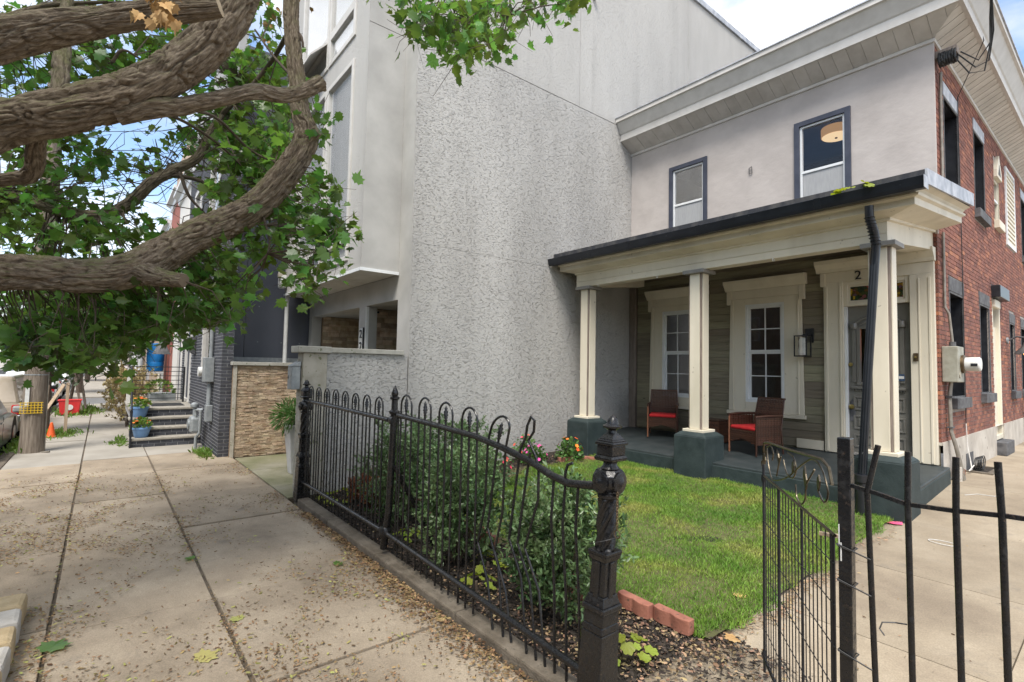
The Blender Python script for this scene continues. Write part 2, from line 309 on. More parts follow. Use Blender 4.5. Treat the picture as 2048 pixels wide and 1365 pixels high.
# ------------------------------------------------------------------ mesh helpers
W = {}
def base_of(p): return W.get(p.name, Vector((0,0,0))) if p else Vector((0,0,0))
def tag(o, label=None, cat=None, group=None, kind=None, category=None):
    cat = cat or category
    if label: o['label'] = label
    if cat: o['category'] = cat
    if group: o['group'] = group
    if kind: o['kind'] = kind
    return o
def link(name, me, parent=None, loc=(0,0,0)):
    o = bpy.data.objects.new(name, me); COL.objects.link(o)
    loc = Vector(loc); W[o.name] = loc
    if parent: o.parent = parent
    o.location = loc - base_of(parent); return o
def thing(name, label, cat, loc, group=None, kind=None):
    o = bpy.data.objects.new(name, None); COL.objects.link(o); o.empty_display_size = .2
    o.location = loc; W[o.name] = Vector(loc); return tag(o, label, cat, group, kind)
class MB:
    def __init__(s): s.v = []; s.f = []
    def add(s, vs, fs):
        n = len(s.v); s.v += [tuple(map(float, q)) for q in vs]; s.f += [tuple(n+i for i in q) for q in fs]; return s
    def box(s, x0, x1, y0, y1, z0, z1):
        return s.add([(x0,y0,z0),(x1,y0,z0),(x1,y1,z0),(x0,y1,z0),(x0,y0,z1),(x1,y0,z1),(x1,y1,z1),(x0,y1,z1)],
                     [(0,3,2,1),(4,5,6,7),(0,1,5,4),(1,2,6,5),(2,3,7,6),(3,0,4,7)])
    def obox(s, c, size, rot=None):
        rot = rot or Matrix.Identity(3); c = Vector(c); hx, hy, hz = (q/2 for q in size)
        P = [c + rot@Vector((sx*hx, sy*hy, sz*hz)) for sz in (-1,1) for sx, sy in ((-1,-1),(1,-1),(1,1),(-1,1))]
        return s.add(P, [(0,3,2,1),(4,5,6,7),(0,1,5,4),(1,2,6,5),(2,3,7,6),(3,0,4,7)])
    def frustum(s, cx, cy, z0, z1, a0, b0, a1, b1):
        return s.add([(cx+i*a0/2, cy+j*b0/2, z0) for i, j in ((-1,-1),(1,-1),(1,1),(-1,1))]+[(cx+i*a1/2, cy+j*b1/2, z1) for i, j in ((-1,-1),(1,-1),(1,1),(-1,1))],
                     [(0,3,2,1),(4,5,6,7),(0,1,5,4),(1,2,6,5),(2,3,7,6),(3,0,4,7)])
    def prism(s, poly, axis, a, b):
        n = len(poly)
        mk = {'x': lambda p, q: (q, p[0], p[1]), 'y': lambda p, q: (p[0], q, p[1]), 'z': lambda p, q: (p[0], p[1], q)}[axis]
        return s.add([mk(p, a) for p in poly]+[mk(p, b) for p in poly],
                     [tuple(range(n))[::-1], tuple(range(n, 2*n))]+[(i, (i+1)%n, n+(i+1)%n, n+i) for i in range(n)])
    def tube(s, pts, r, n=8, caps=True):
        pts = [Vector(q) for q in pts]; k = len(pts); rs = r if isinstance(r, (list, tuple)) else [r]*k
        vs = []; prev = None
        for i in range(k):
            d = (pts[min(i+1,k-1)]-pts[max(i-1,0)]).normalized()
            if prev is None: a = d.orthogonal().normalized()
            else:
                a = prev - d*prev.dot(d); a = a.normalized() if a.length > 1e-6 else d.orthogonal().normalized()
            prev = a; b = d.cross(a)
            vs += [pts[i]+(a*math.cos(2*PI*j/n)+b*math.sin(2*PI*j/n))*rs[i] for j in range(n)]
        fs = [(i*n+j, i*n+(j+1)%n, (i+1)*n+(j+1)%n, (i+1)*n+j) for i in range(k-1) for j in range(n)]
        if caps: fs += [tuple(range(n))[::-1], tuple((k-1)*n+j for j in range(n))]
        return s.add(vs, fs)
    def lathe(s, c, prof, n=16, ax='z', ph=0):
        vs = []
        for r, h in prof:
            for j in range(n):
                x, y = r*math.cos(2*PI*j/n+ph), r*math.sin(2*PI*j/n+ph)
                q = {'z': (x, y, h), 'x': (h, x, y), 'y': (x, h, y)}[ax]
                vs.append((c[0]+q[0], c[1]+q[1], c[2]+q[2]))
        k = len(prof)
        fs = [(i*n+j, i*n+(j+1)%n, (i+1)*n+(j+1)%n, (i+1)*n+j) for i in range(k-1) for j in range(n)]
        fs += [tuple(range(n))[::-1], tuple((k-1)*n+j for j in range(n))]
        return s.add(vs, fs)
    def sweep(s, path, prof, closed_ends=True):
        # path: plan points, profile: (outwards, height); outwards is to the right of travel
        P = [Vector((a, b)) for a, b in path]; k = len(P); m = len(prof); vs = []
        for i in range(k):
            d0 = (P[i]-P[i-1]).normalized() if i else None; d1 = (P[i+1]-P[i]).normalized() if i < k-1 else None
            n0 = Vector((d0.y, -d0.x)) if d0 else None; n1 = Vector((d1.y, -d1.x)) if d1 else None
            if n0 is None: nn = n1
            elif n1 is None: nn = n0
            else: nn = (n0+n1); nn = nn/(nn.dot(n0))
            vs += [(P[i].x+nn.x*o, P[i].y+nn.y*o, z) for o, z in prof]
        fs = [(i*m+j, i*m+(j+1)%m, (i+1)*m+(j+1)%m, (i+1)*m+j) for i in range(k-1) for j in range(m)]
        if closed_ends: fs += [tuple(range(m)), tuple((k-1)*m+j for j in range(m))[::-1]]
        return s.add(vs, fs)
    def wall(s, o, u, w, n, U, V, holes, depth):
        # flat wall with openings: o origin, u and w unit axes, n outward normal, holes (u0,u1,v0,v1)
        o, u, w, n = Vector(o), Vector(u), Vector(w), Vector(n)
        us = sorted({U[0], U[1], *[q for h in holes for q in h[:2]]}); vs = sorted({V[0], V[1], *[q for h in holes for q in h[2:4]]})
        P = lambda a, b, d=0: o+u*a+w*b-n*d
        for a0, a1 in zip(us, us[1:]):
            for b0, b1 in zip(vs, vs[1:]):
                ca, cb = (a0+a1)/2, (b0+b1)/2
                if any(h[0] < ca < h[1] and h[2] < cb < h[3] for h in holes): continue
                s.add([P(a0,b0),P(a1,b0),P(a1,b1),P(a0,b1)], [(0,1,2,3)])
        for h in holes:
            c = [(h[0],h[2]),(h[1],h[2]),(h[1],h[3]),(h[0],h[3])]
            for i in range(4):
                a, b = c[i], c[(i+1)%4]; s.add([P(*a),P(*b),P(*b,depth),P(*a,depth)], [(0,1,2,3)])
        return s
    def build(s, name, m, parent=None, smooth=False, bevel=0, recalc=True, **tg):
        V = np.array(s.v); c = (V.min(0)+V.max(0))/2 if parent else np.array([(V[:,0].min()+V[:,0].max())/2, (V[:,1].min()+V[:,1].max())/2, V[:,2].min()])
        me = bpy.data.meshes.new(name); me.from_pydata((V-c).tolist(), [], s.f)
        if recalc:
            bm = bmesh.new(); bm.from_mesh(me); bmesh.ops.recalc_face_normals(bm, faces=bm.faces); bm.to_mesh(me); bm.free()
        me.materials.append(MATS[m])
        if smooth:
            me.polygons.foreach_set('use_smooth', [True]*len(me.polygons))
            if smooth == 'auto': me.set_sharp_from_angle(angle=math.radians(40))
        o = link(name, me, parent, c)
        if bevel:
            b = o.modifiers.new('bevel', 'BEVEL'); b.width = bevel; b.segments = 2; b.limit_method = 'ANGLE'; b.angle_limit = math.radians(35)
        return tag(o, **tg) if tg else o
def bx(name, m, parent, x0, x1, y0, y1, z0, z1, bevel=0, **tg): return MB().box(x0,x1,y0,y1,z0,z1).build(name, m, parent, bevel=bevel, recalc=False, **tg)
_unit = {}
def unit_box(m):
    if m not in _unit:
        me = bpy.data.meshes.new('piece_'+m); t_ = MB().box(-.5,.5,-.5,.5,-.5,.5); me.from_pydata(t_.v, [], t_.f); me.materials.append(MATS[m]); _unit[m] = me
    return _unit[m]
def pieces(name, boxes, parent, m, limit=300, key=None):
    """boxes (cx,cy,cz,sx,sy,sz): the ones that show largest are pieces of their own, the rest is joined"""
    key = key or (lambda b: proj(b[:3])[2])
    boxes = sorted(boxes, key=key)
    for b in boxes[:limit]:
        o = link(name, unit_box(m), parent, b[:3]); o.scale = b[3:6]
    if boxes[limit:]:
        q = MB()
        for b in boxes[limit:]: q.obox(b[:3], b[3:6])
        q.build(name+'s_farther_off', m, parent, recalc=False, kind='stuff')
def bulk(name, V, F, m, parent=None, smooth=False, uv=None, **tg):
    """V (n,3) float, F (k,3|4) int"""
    V = np.asarray(V, np.float32); F = np.asarray(F, np.int32); c = (V.min(0)+V.max(0))/2
    if parent is None: c[2] = V[:,2].min()
    me = bpy.data.meshes.new(name); me.vertices.add(len(V)); me.vertices.foreach_set('co', (V-c).ravel())
    k = F.shape[1]; me.loops.add(F.size); me.loops.foreach_set('vertex_index', F.ravel())
    me.polygons.add(len(F)); me.polygons.foreach_set('loop_start', np.arange(0, F.size, k, dtype=np.int32)); me.polygons.foreach_set('loop_total', np.full(len(F), k, np.int32))
    if smooth: me.polygons.foreach_set('use_smooth', np.ones(len(F), bool))
    if uv is not None: me.uv_layers.new(name='UVMap').data.foreach_set('uv', np.asarray(uv, np.float32)[F.ravel()].ravel())
    me.update(calc_edges=True); me.materials.append(MATS[m])
    o = link(name, me, parent, c.tolist()); return tag(o, **tg) if tg else o
def scatter(tv, tf, P, T, Nn, S):
    """copies of a template (tv in x=side, y=tip, z=normal) at P with tip T, normal Nn, size S"""
    T = T/np.linalg.norm(T, axis=1, keepdims=True); Nn = Nn - T*(T*Nn).sum(1, keepdims=True); Nn /= np.linalg.norm(Nn, axis=1, keepdims=True)+1e-9
    B = np.cross(T, Nn); tv = np.asarray(tv)
    V = P[:,None,:] + S[:,None,None]*(tv[None,:,0:1]*B[:,None,:] + tv[None,:,1:2]*T[:,None,:] + tv[None,:,2:3]*Nn[:,None,:])
    F = np.asarray(tf)[None] + (np.arange(len(P))*len(tv))[:,None,None]
    return V.reshape(-1,3), F.reshape(-1, np.asarray(tf).shape[1])
def rdir(n, zb=0, zs=1):
    d = rng.normal(size=(n,3)); d[:,2] = d[:,2]*zs+zb; return d/np.linalg.norm(d, axis=1, keepdims=True)
_half = [(0,0),(.17,-.11),(.30,.02),(.52,.08),(.43,.26),(.60,.47),(.36,.47),(.29,.63),(.13,.58),(0,.95)]
_out = _half+[(-x, y) for x, y in _half[-2:0:-1]]
MAPLE_V = [(0,.30,.0)]+[(x, y, .10*abs(x)-.12*(y-.3)**2) for x, y in _out]
MAPLE_F = [(0, i+1, (i+1)%len(_out)+1) for i in range(len(_out))]
OVAL_V = [(0,0,0),(.20,.35,.06),(.17,.7,.05),(0,1,-.03),(-.17,.7,.05),(-.20,.35,.06)]; OVAL_F = [(0,1,2,3),(0,3,4,5)]
def text_mesh(name, s, size, m, parent, origin, u, w, thick=.006):
    cu = bpy.data.curves.new(name, 'FONT'); cu.body = s; cu.size = size; cu.extrude = thick; cu.align_x = 'CENTER'
    o = bpy.data.objects.new(name, cu); COL.objects.link(o); dg = bpy.context.evaluated_depsgraph_get()
    me = bpy.data.meshes.new_from_object(o.evaluated_get(dg)); bpy.data.objects.remove(o); bpy.data.curves.remove(cu)
    u, w = Vector(u), Vector(w); n = u.cross(w); M_ = Matrix((u, w, n)).transposed()
    for q in me.vertices: q.co = M_@q.co
    me.materials.clear(); me.materials.append(MATS[m]); return link(name, me, parent, origin)
# ------------------------------------------------------------------ the setting
def gz(y): return float(np.interp(y, [2.25, 7.2, 9.3], [0, .205, .35]))
def ray(px, py): return RB@np.array([(px-1024)/1017, (py-682.5)/1017, 1.])
def onY(px, py, y): r = ray(px, py); return CAM+r*(y/r[1])
def onX(px, py, x): r = ray(px, py); return CAM+r*(x/r[0])
def onZ(px, py, z): r = ray(px, py); return CAM+r*((z-CAM[2])/r[2])
def struct(o): o['kind'] = 'structure'; return o
struct(MB().box(-1500,1500,-1500,1500,-.62,-.6).build('ground', 'concrete_far', recalc=False))
struct(bx('road', 'asphalt', None, -400, 60, -11.5, -1.40, -.5, -.25))
struct(bx('cross_street', 'asphalt_light', None, -32.0, -27.0, -1.38, 60, -.5, -.06))
curb = struct(bx('kerb', 'concrete_curb', None, -27.0, 12, -1.42, -1.24, -.5, -.012, bevel=.02))
# near pavement: dirt in the joints, slabs laid on it
side = struct(bx('sidewalk', 'joint_dirt', None, -27.0, 12, -1.235, 2.06, -.5, -.022))
strips = [(-1.23, -.2, [11.5,9,7,5.2,3.4,1.9,.4,-1.2,-2.9,-4.75,-6.55,-8.3,-10.1,-11.8,-13.4,-15.1,-16.9,-18.8,-20.8,-23,-25.2,-27]),
          (-.2, .77, [11.5,9,7,5.2,3.4,1.9,.2,-1.35,-3.0,-4.62,-6.85,-8.6,-10.35,-12.1,-14.0,-16,-18.2,-20.4,-22.6,-24.8,-27]),
          (.77, 2.055, [11.5,9,7,5.2,3.4,1.8,.3,-1.6,-3.22,-4.60,-6.75,-8.3,-10.45,-12.2,-14,-16,-18.2,-20.4,-22.6,-24.8,-27])]
def slab(m, parent, x0, x1, y0, y1, z, gap=.012, tilt=.0035, th=.05, name='paving_slab'):
    w, d = abs(x1-x0), y1-y0
    rot = Matrix.Rotation(R_.uniform(-tilt,tilt), 3, 'X')@Matrix.Rotation(R_.uniform(-tilt,tilt)*.5, 3, 'Y')
    return MB().obox(((x0+x1)/2, (y0+y1)/2, z-th/2), (w-gap, d-gap, th), rot).build(name, m, parent, bevel=.006, recalc=False)
for y0, y1, xs in strips:
    for a, b in zip(xs, xs[1:]):
        slab('sidewalk_concrete' if a > -11 else 'concrete_far', side, a, b, y0, y1, R_.uniform(-.007,.007), gap=R_.uniform(.016,.034))
far_walk = struct(bx('far_sidewalk', 'concrete_far', None, -160, -32.0, -1.4, 2.2, -.5, 0))
opp = struct(bx('opposite_sidewalk', 'concrete_far', None, -400, 60, -15, -11.5, -.5, -.1))
# paved recess in front of the grey building
drive = struct(bx('driveway', 'joint_dirt', None, -11.0, -7.42, 2.065, 7, -.5, -.02))
for x0, x1 in ((-11.0,-9.6), (-9.6,-8.2), (-8.2,-7.42)):
    for y0, y1 in ((2.065,3.1), (3.1,4.4), (4.4,7)): slab('mossy_concrete', drive, x0, x1, y0, y1, R_.uniform(-.003,.003), tilt=.002)
# sloping path from the gate along the brick side of the house
def sloped(name, m, x0, x1, ys, zoff, parent=None, th=.06):
    q = MB(); n = len(ys)
    vs = [(x, y, gz(y)+zoff) for y in ys for x in (x0, x1)]+[(x, y, gz(y)+zoff-th) for y in ys for x in (x0, x1)]
    fs = [(2*i,2*i+1,2*i+3,2*i+2) for i in range(n-1)]+[(2*n+2*i,2*n+2*i+2,2*n+2*i+3,2*n+2*i+1) for i in range(n-1)]
    fs += [(0,2*n,2*n+1,1),(2*n-2,2*n-1,4*n-1,4*n-2)]+[(2*i,2*i+2,2*n+2*i+2,2*n+2*i) for i in range(n-1)]+[(2*i+1,2*n+2*i+1,2*n+2*i+3,2*i+3) for i in range(n-1)]
    return q.add(vs, fs).build(name, m, parent)
path = struct(sloped('garden_path', 'joint_dirt', -1.93, 3.0, [2.06,2.25,7.2,9.3,24], -.014))
PX = [-1.92,-.55,1.2,3.0]; PY = [2.07,3.05,4.1,5.5,7.2,9.3,11.3,13.4,16,20,24]
for i in range(3):
    for j in range(len(PY)-1):
        sloped('paving_slab', 'path_concrete', PX[i]+.004, PX[i+1]-.004, [PY[j]+.004, PY[j+1]-.004], R_.uniform(.000,.003), path, .04)
# yard
yard = struct(sloped('garden_bed', 'soil', -7.3, -1.93, [2.16,2.3,2.6,3.1,4,7.2,9.3], .02, th=.3))
def fbm(x, y, seed=0):
    s = 0; a = 1
    for k in range(4):
        s = s+a*np.sin(x*(1.7*2**k)+seed*1.3+k*2.1+np.sin(y*1.3*2**k+k))*np.sin(y*(1.9*2**k)+seed+k*1.7); a *= .5
    return s
def lawn_in(x, y):   # where grass grows
    left = -6.25-np.clip(y-5,0,3)*.15+.12*np.sin(y*3); low = 3.20+.05*np.sin(x*4)+np.clip(-3.2-x, 0, 3)*.06
    right = -1.80+.05*np.sin(y*5+1)+.04*np.sin(y*13)
    return (x > left) & (x < right) & (y > low) & (y < 7.22)
gx, gy = np.meshgrid(np.linspace(-6.65,-1.84,90), np.linspace(3.2,7.22,70))
gzv = np.vectorize(gz)(gy)+.035+.012*fbm(gx*1.2, gy*1.2)
V = np.stack([gx, gy, gzv], -1).reshape(-1,3); I = np.arange(90*70).reshape(70,90)
F = np.stack([I[:-1,:-1],I[:-1,1:],I[1:,1:],I[1:,:-1]], -1).reshape(-1,4)
lawn = struct(bulk('lawn', V, F, 'lawn_soil', smooth=True))
n = 145000
x = rng.uniform(-6.7,-1.75,n); y = rng.uniform(3.1,7.22,n); k = lawn_in(x, y); x, y = x[k], y[k]
# thinner and lower where it has dried out
k = rng.random(len(x)) < np.clip(1.0-.35*(fbm(x*.9, y*.9, 3) > .55), .3, 1); x, y = x[k], y[k]
Pp = np.stack([x, y, np.vectorize(gz)(y)+.032+.012*fbm(x*1.2, y*1.2)], -1); T = rdir(len(x), 1.5, .3); T[:,2] = np.abs(T[:,2])+.25
Vb, Fb = scatter([(-.5,0,0),(.5,0,0),(.28,.6,.05),(0,1,.16)], [(0,1,2),(0,2,3)], Pp, T, rdir(len(x)), np.ones(len(x)))
L_ = rng.uniform(.022,.05,len(x))*(1+.35*np.clip(fbm(x*2.1,y*2.1,6),-1,1)); wd = rng.uniform(.0035,.0065,len(x))
T2 = T/np.linalg.norm(T, axis=1, keepdims=True); Nn = rdir(len(x)); B = np.cross(T2, Nn); B /= np.linalg.norm(B, axis=1, keepdims=True)
C_ = np.cross(B, T2)
Vb = np.stack([Pp-B*wd[:,None]/2, Pp+B*wd[:,None]/2, Pp+T2*(L_*.6)[:,None]+B*(wd*.35)[:,None]+C_*(L_*.06)[:,None], Pp+T2*L_[:,None]+C_*(L_*.25)[:,None]], 1).reshape(-1,3)
Fb = (np.array([(0,1,2),(0,2,3)])[None]+(np.arange(len(x))*4)[:,None,None]).reshape(-1,3)
bulk('grass', Vb, Fb, 'grass', kind='stuff', label='short lawn grass with dried yellow patches before the porch', category='grass')
# bark mulch and fallen scraps in the bed
CH_V = [(-.28,-.5,0),(.30,-.42,.03),(.52,.05,.10),(.16,.52,.14),(-.42,.22,.04)]; CH_F = [(0,1,2,3,4)]
def flat_bits(n, fx, m, name, s0, s1, label, cat, asp=.45, tilt=.35, lift=.006):
    P = fx(n); T = rdir(len(P), 0, .25); T[:,2] *= tilt; Nn = rdir(len(P), 1.6, .5)
    S = rng.uniform(s0, s1, len(P)); tv = np.array(CH_V)*np.array([asp,1,1]); P[:,2] += lift
    V, F = scatter(tv, CH_F, P, T, Nn, S); return bulk(name, V, F, m, kind='stuff', label=label, category=cat)
def in_bed(n):
    x = rng.uniform(-7.2,-1.2,n); y = rng.uniform(2.2,3.35,n)
    edge = -1.75+.35*np.sin(y*2.3)+rng.normal(size=n)*.12
    k = (x < edge) & ~lawn_in(x, y); x, y = x[k], y[k]
    x2 = rng.uniform(-7.2,-6.2,n//4); y2 = rng.uniform(3.2,7.1,n//4)
    x = np.r_[x, x2]; y = np.r_[y, y2]
    return np.stack([x, y, np.vectorize(gz)(y)+.022+np.abs(rng.normal(size=len(x)))*.012], -1)
flat_bits(19000, in_bed, 'mulch', 'bark_mulch', .012, .042, 'dark shredded bark mulch spread over the flower bed', 'mulch')
def in_bed2(n):
    P = in_bed(n); k = rng.random(len(P)) < np.clip((P[:,0]+4.4)/2.6, .12, 1); return P[k]
flat_bits(13000, in_bed2, 'mulch_tan', 'dry_leaf_litter', .010, .038, 'tan dead leaves lying over the mulch near the gate', 'leaf litter', .55)
def edge_strip(n):
    y = rng.uniform(3.0,7.2,n); x = -1.80+.05*np.sin(y*5+1)+np.abs(rng.normal(size=n))*.06+np.where(y < 3.9, -np.abs(rng.normal(size=n))*.12, 0); k = rng.random(n) < np.clip(1.1-(y-3)/2.6, .08, 1); x, y = x[k], y[k]
    return np.stack([x, y, np.vectorize(gz)(y)+.008], -1)
flat_bits(2600, edge_strip, 'mulch_tan', 'dry_grass_edge', .02, .05, 'straw coloured dead grass along the lawn edge by the path', 'dry grass', .2)
# maple seeds and scraps on the pavement
JX = [q for s in strips for q in s[2]]
def on_walk(n):
    x = rng.uniform(-11.5,.5,n); y = rng.uniform(-1.2,2.04,n)
    d = .16+.7*np.clip((.5-y)/1.5, 0, 1)*np.clip((x+11.5)/3,0,1)+.9*np.exp(-((x+7.4)/1.6)**2)*np.clip((1.4-y)/1.5,0,1)+.9*np.exp(-((y-2.05)/.18)**2)+1.2*np.exp(-((y-.77)/.035)**2)+1.0*np.exp(-((y+.2)/.04)**2)+.6*np.clip((x+4.2)/3,0,1)*(.45+.55*(fbm(x*1.1,y*1.4,5)>.1))
    d += 1.3*np.exp(-((x+4.6)/1.0)**2)*np.clip((-.05-y)/.4,0,1)+.8*np.exp(-((x+2.6)/1.4)**2)*np.exp(-((y-1.75)/.35)**2)+.45*np.clip((x+5.2)/1.5,0,1)*np.clip((y-.6)/.6,0,1); d *= .12+1.35*np.clip(.35+.9*fbm(x*1.3, y*1.6, 9)+.6*fbm(x*4, y*5, 2), 0, 1.3); d *= np.clip((x+11.8)/2.5, .05, 1)
    k = rng.random(n) < d*.75; x, y = x[k], y[k]; return np.stack([x, y, np.full(len(x), .006)], -1)
flat_bits(70000, on_walk, 'litter', 'fallen_maple_seeds', .008, .032, 'brown maple seeds and leaf scraps strewn over the pavement', 'leaf litter', .42)
flat_bits(9000, on_walk, 'litter_green', 'green_maple_seeds', .014, .038, 'yellow green fresh maple seeds strewn over the pavement', 'leaf litter', .4)
def on_path(n):
    x = rng.uniform(-1.8,2,n); y = rng.uniform(2.1,12,n); k = rng.random(n) < .35*np.clip(1.2-(y-2)/8, .15, 1)
    x, y = x[k], y[k]; return np.stack([x, y, np.vectorize(gz)(y)+.006], -1)
flat_bits(1500, on_path, 'litter', 'path_scraps', .01, .028, 'thin scatter of leaf scraps on the garden path', 'leaf litter', .4)

def by_kerb(n):
    x = rng.uniform(-6.5,-1.2,n); y = 2.06-np.abs(rng.normal(size=n))*(.06+.10*np.clip((x+5)/3,0,1)); y = np.where(x > -1.95, rng.uniform(1.6,2.3,n), y)
    return np.stack([x, y, .008+np.abs(rng.normal(size=n))*.006], -1)
flat_bits(4600, by_kerb, 'litter', 'kerb_leaf_drift', .009, .032, 'drift of tan dead leaves against the fence kerb', 'leaf litter', .6)
# ------------------------------------------------------------------ the corner house
HX0, HX1, HY = -7.295, -1.83, 9.3
house = thing('corner_house', 'two storey corner house with pink stucco front, red brick side and cream columned porch', 'house', (-4.5, HY, .35))
U1 = (-6.27,-5.42,4.45,6.16); U2 = (-3.74,-2.90,4.45,6.20)
rel = lambda h: (h[0]-HX0, h[1]-HX0, h[2], h[3])
MB().wall((HX0,HY,0), (1,0,0), (0,0,1), (0,-1,0), (0,HX1-HX0), (4.20,6.80), [rel(U1), rel(U2)], .16).build('front_wall', 'pink_stucco', house, recalc=False)
W1 = (-6.43,-5.74,1.30,3.09); W2 = (-4.63,-3.94,1.30,3.09); DR = (-3.02,-2.15,.55,3.33)
MB().wall((HX0,HY+.045,0), (1,0,0), (0,0,1), (0,-1,0), (0,HX1-HX0-.02), (.2,4.20), [rel(W1), rel(W2), rel(DR)], .12).build('ground_floor_wall', 'siding', house, recalc=False)
def ring(x0, x1, z0, z1, w, y0, y1, wb=None, wt=None):
    wb = wb or w; wt = wt or w
    return MB().box(x0,x0+w,y0,y1,z0,z1).box(x1-w,x1,y0,y1,z0,z1).box(x0+w,x1-w,y0,y1,z0,z0+wb).box(x0+w,x1-w,y0,y1,z1-wt,z1)
def yring(y0, y1, z0, z1, w, x0, x1):
    return MB().box(x0,x1,y0,y0+w,z0,z1).box(x0,x1,y1-w,y1,z0,z1).box(x0,x1,y0+w,y1-w,z0,z0+w).box(x0,x1,y0+w,y1-w,z1-w,z1)
# siding boards, each its own
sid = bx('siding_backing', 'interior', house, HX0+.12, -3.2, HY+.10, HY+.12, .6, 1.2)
z = .60; bh = .138
while z < 4.14:
    z1 = min(z+bh, 4.20); cuts = [(-7.10, -3.30 if z < 3.6 else -1.90)]
    for h in (W1, W2):
        if z1 > h[2]-.02 and z < h[3]+.02:
            cuts = [s for c in cuts for s in (((c[0], h[0]), (h[1], c[1])) if c[0] < h[0] and c[1] > h[1] else (c,))]
    for a, b in cuts:
        o = MB().box(a+.001, b-.001, HY-.002+R_.uniform(0,.004), HY+.03, z+.004, z1-.002).build('siding_board', 'siding', sid, recalc=False)
    z += bh
bx('corner_board', 'grey_wood', house, -7.29, -7.12, HY-.05, HY+.04, .45, 4.12, bevel=.01)
bx('skirting_board', 'cream_paint', house, -3.95+.2, -3.33, HY-.03, HY-.004, .585, .74, bevel=.005)
# upstairs windows
def sash_window(name, x0, x1, z0, z1, y, trim, lower_cover, gl):
    w = MB(); w = ring(x0-.012, x1+.012, z0, z1+.012, .085, y-.035, y+.02).build(name, trim, house, bevel=.004)
    ring(x0+.073, x1-.073, z0+.07, z1-.073, .035, y+.0, y+.06).build('sash_frame', 'white_vinyl', w, bevel=.003)
    a, b = x0+.108, x1-.108; zm = (z0+z1)/2+.0
    bx('meeting_rail', 'white_vinyl', w, a, b, y+.005, y+.05, zm-.02, zm+.025, bevel=.003)
    bx('upper_pane', gl, w, a, b, y+.03, y+.034, zm+.025, z1-.108)
    bx('lower_pane', gl, w, a, b, y+.04, y+.044, z0+.1, zm-.02)
    if lower_cover: bx('insect_screen', lower_cover, w, a+.005, b-.005, y+.022, y+.024, z0+.1, zm-.02)
    return w
sash_window('window', U1[0], U1[1], 4.50, U1[3], HY, 'navy_trim', 'blind', 'mirror_glass')
sash_window('window', U2[0], U2[1], 4.42, U2[3], HY, 'navy_trim', 'blind', 'glass')
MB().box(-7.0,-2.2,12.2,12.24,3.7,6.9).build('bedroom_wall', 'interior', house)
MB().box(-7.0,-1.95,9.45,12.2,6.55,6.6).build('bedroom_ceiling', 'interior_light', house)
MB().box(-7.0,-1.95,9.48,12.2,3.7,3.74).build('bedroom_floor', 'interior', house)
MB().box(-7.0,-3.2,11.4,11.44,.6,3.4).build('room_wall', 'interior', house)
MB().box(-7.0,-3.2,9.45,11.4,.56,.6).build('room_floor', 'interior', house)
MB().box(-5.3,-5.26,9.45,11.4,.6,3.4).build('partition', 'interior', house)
for sx_ in (0,): # warm ceiling lamp seen through the upper window
    lp = thing('ceiling_lamp', 'lit round drum ceiling lamp seen through the upper right window', 'lamp', (-3.42,10.25,6.2))
    c = (-3.42,10.25,0)
    MB().lathe(c, [(.235,6.18),(.24,6.19),(.24,6.33),(.235,6.34)], 28).build('drum_shade', 'lamp_shade', lp, smooth='auto')
    MB().lathe(c, [(.0,6.160),(.215,6.165),(.225,6.178),(.0,6.178)], 28).build('diffuser', 'lamp_diffuser', lp, smooth='auto')
    MB().lathe(c, [(.022,6.142),(.022,6.158)], 12).build('finial', 'old_bronze', lp)
    MB().lathe(c, [(.09,6.345),(.09,6.55)], 12).build('stem', 'old_bronze', lp)
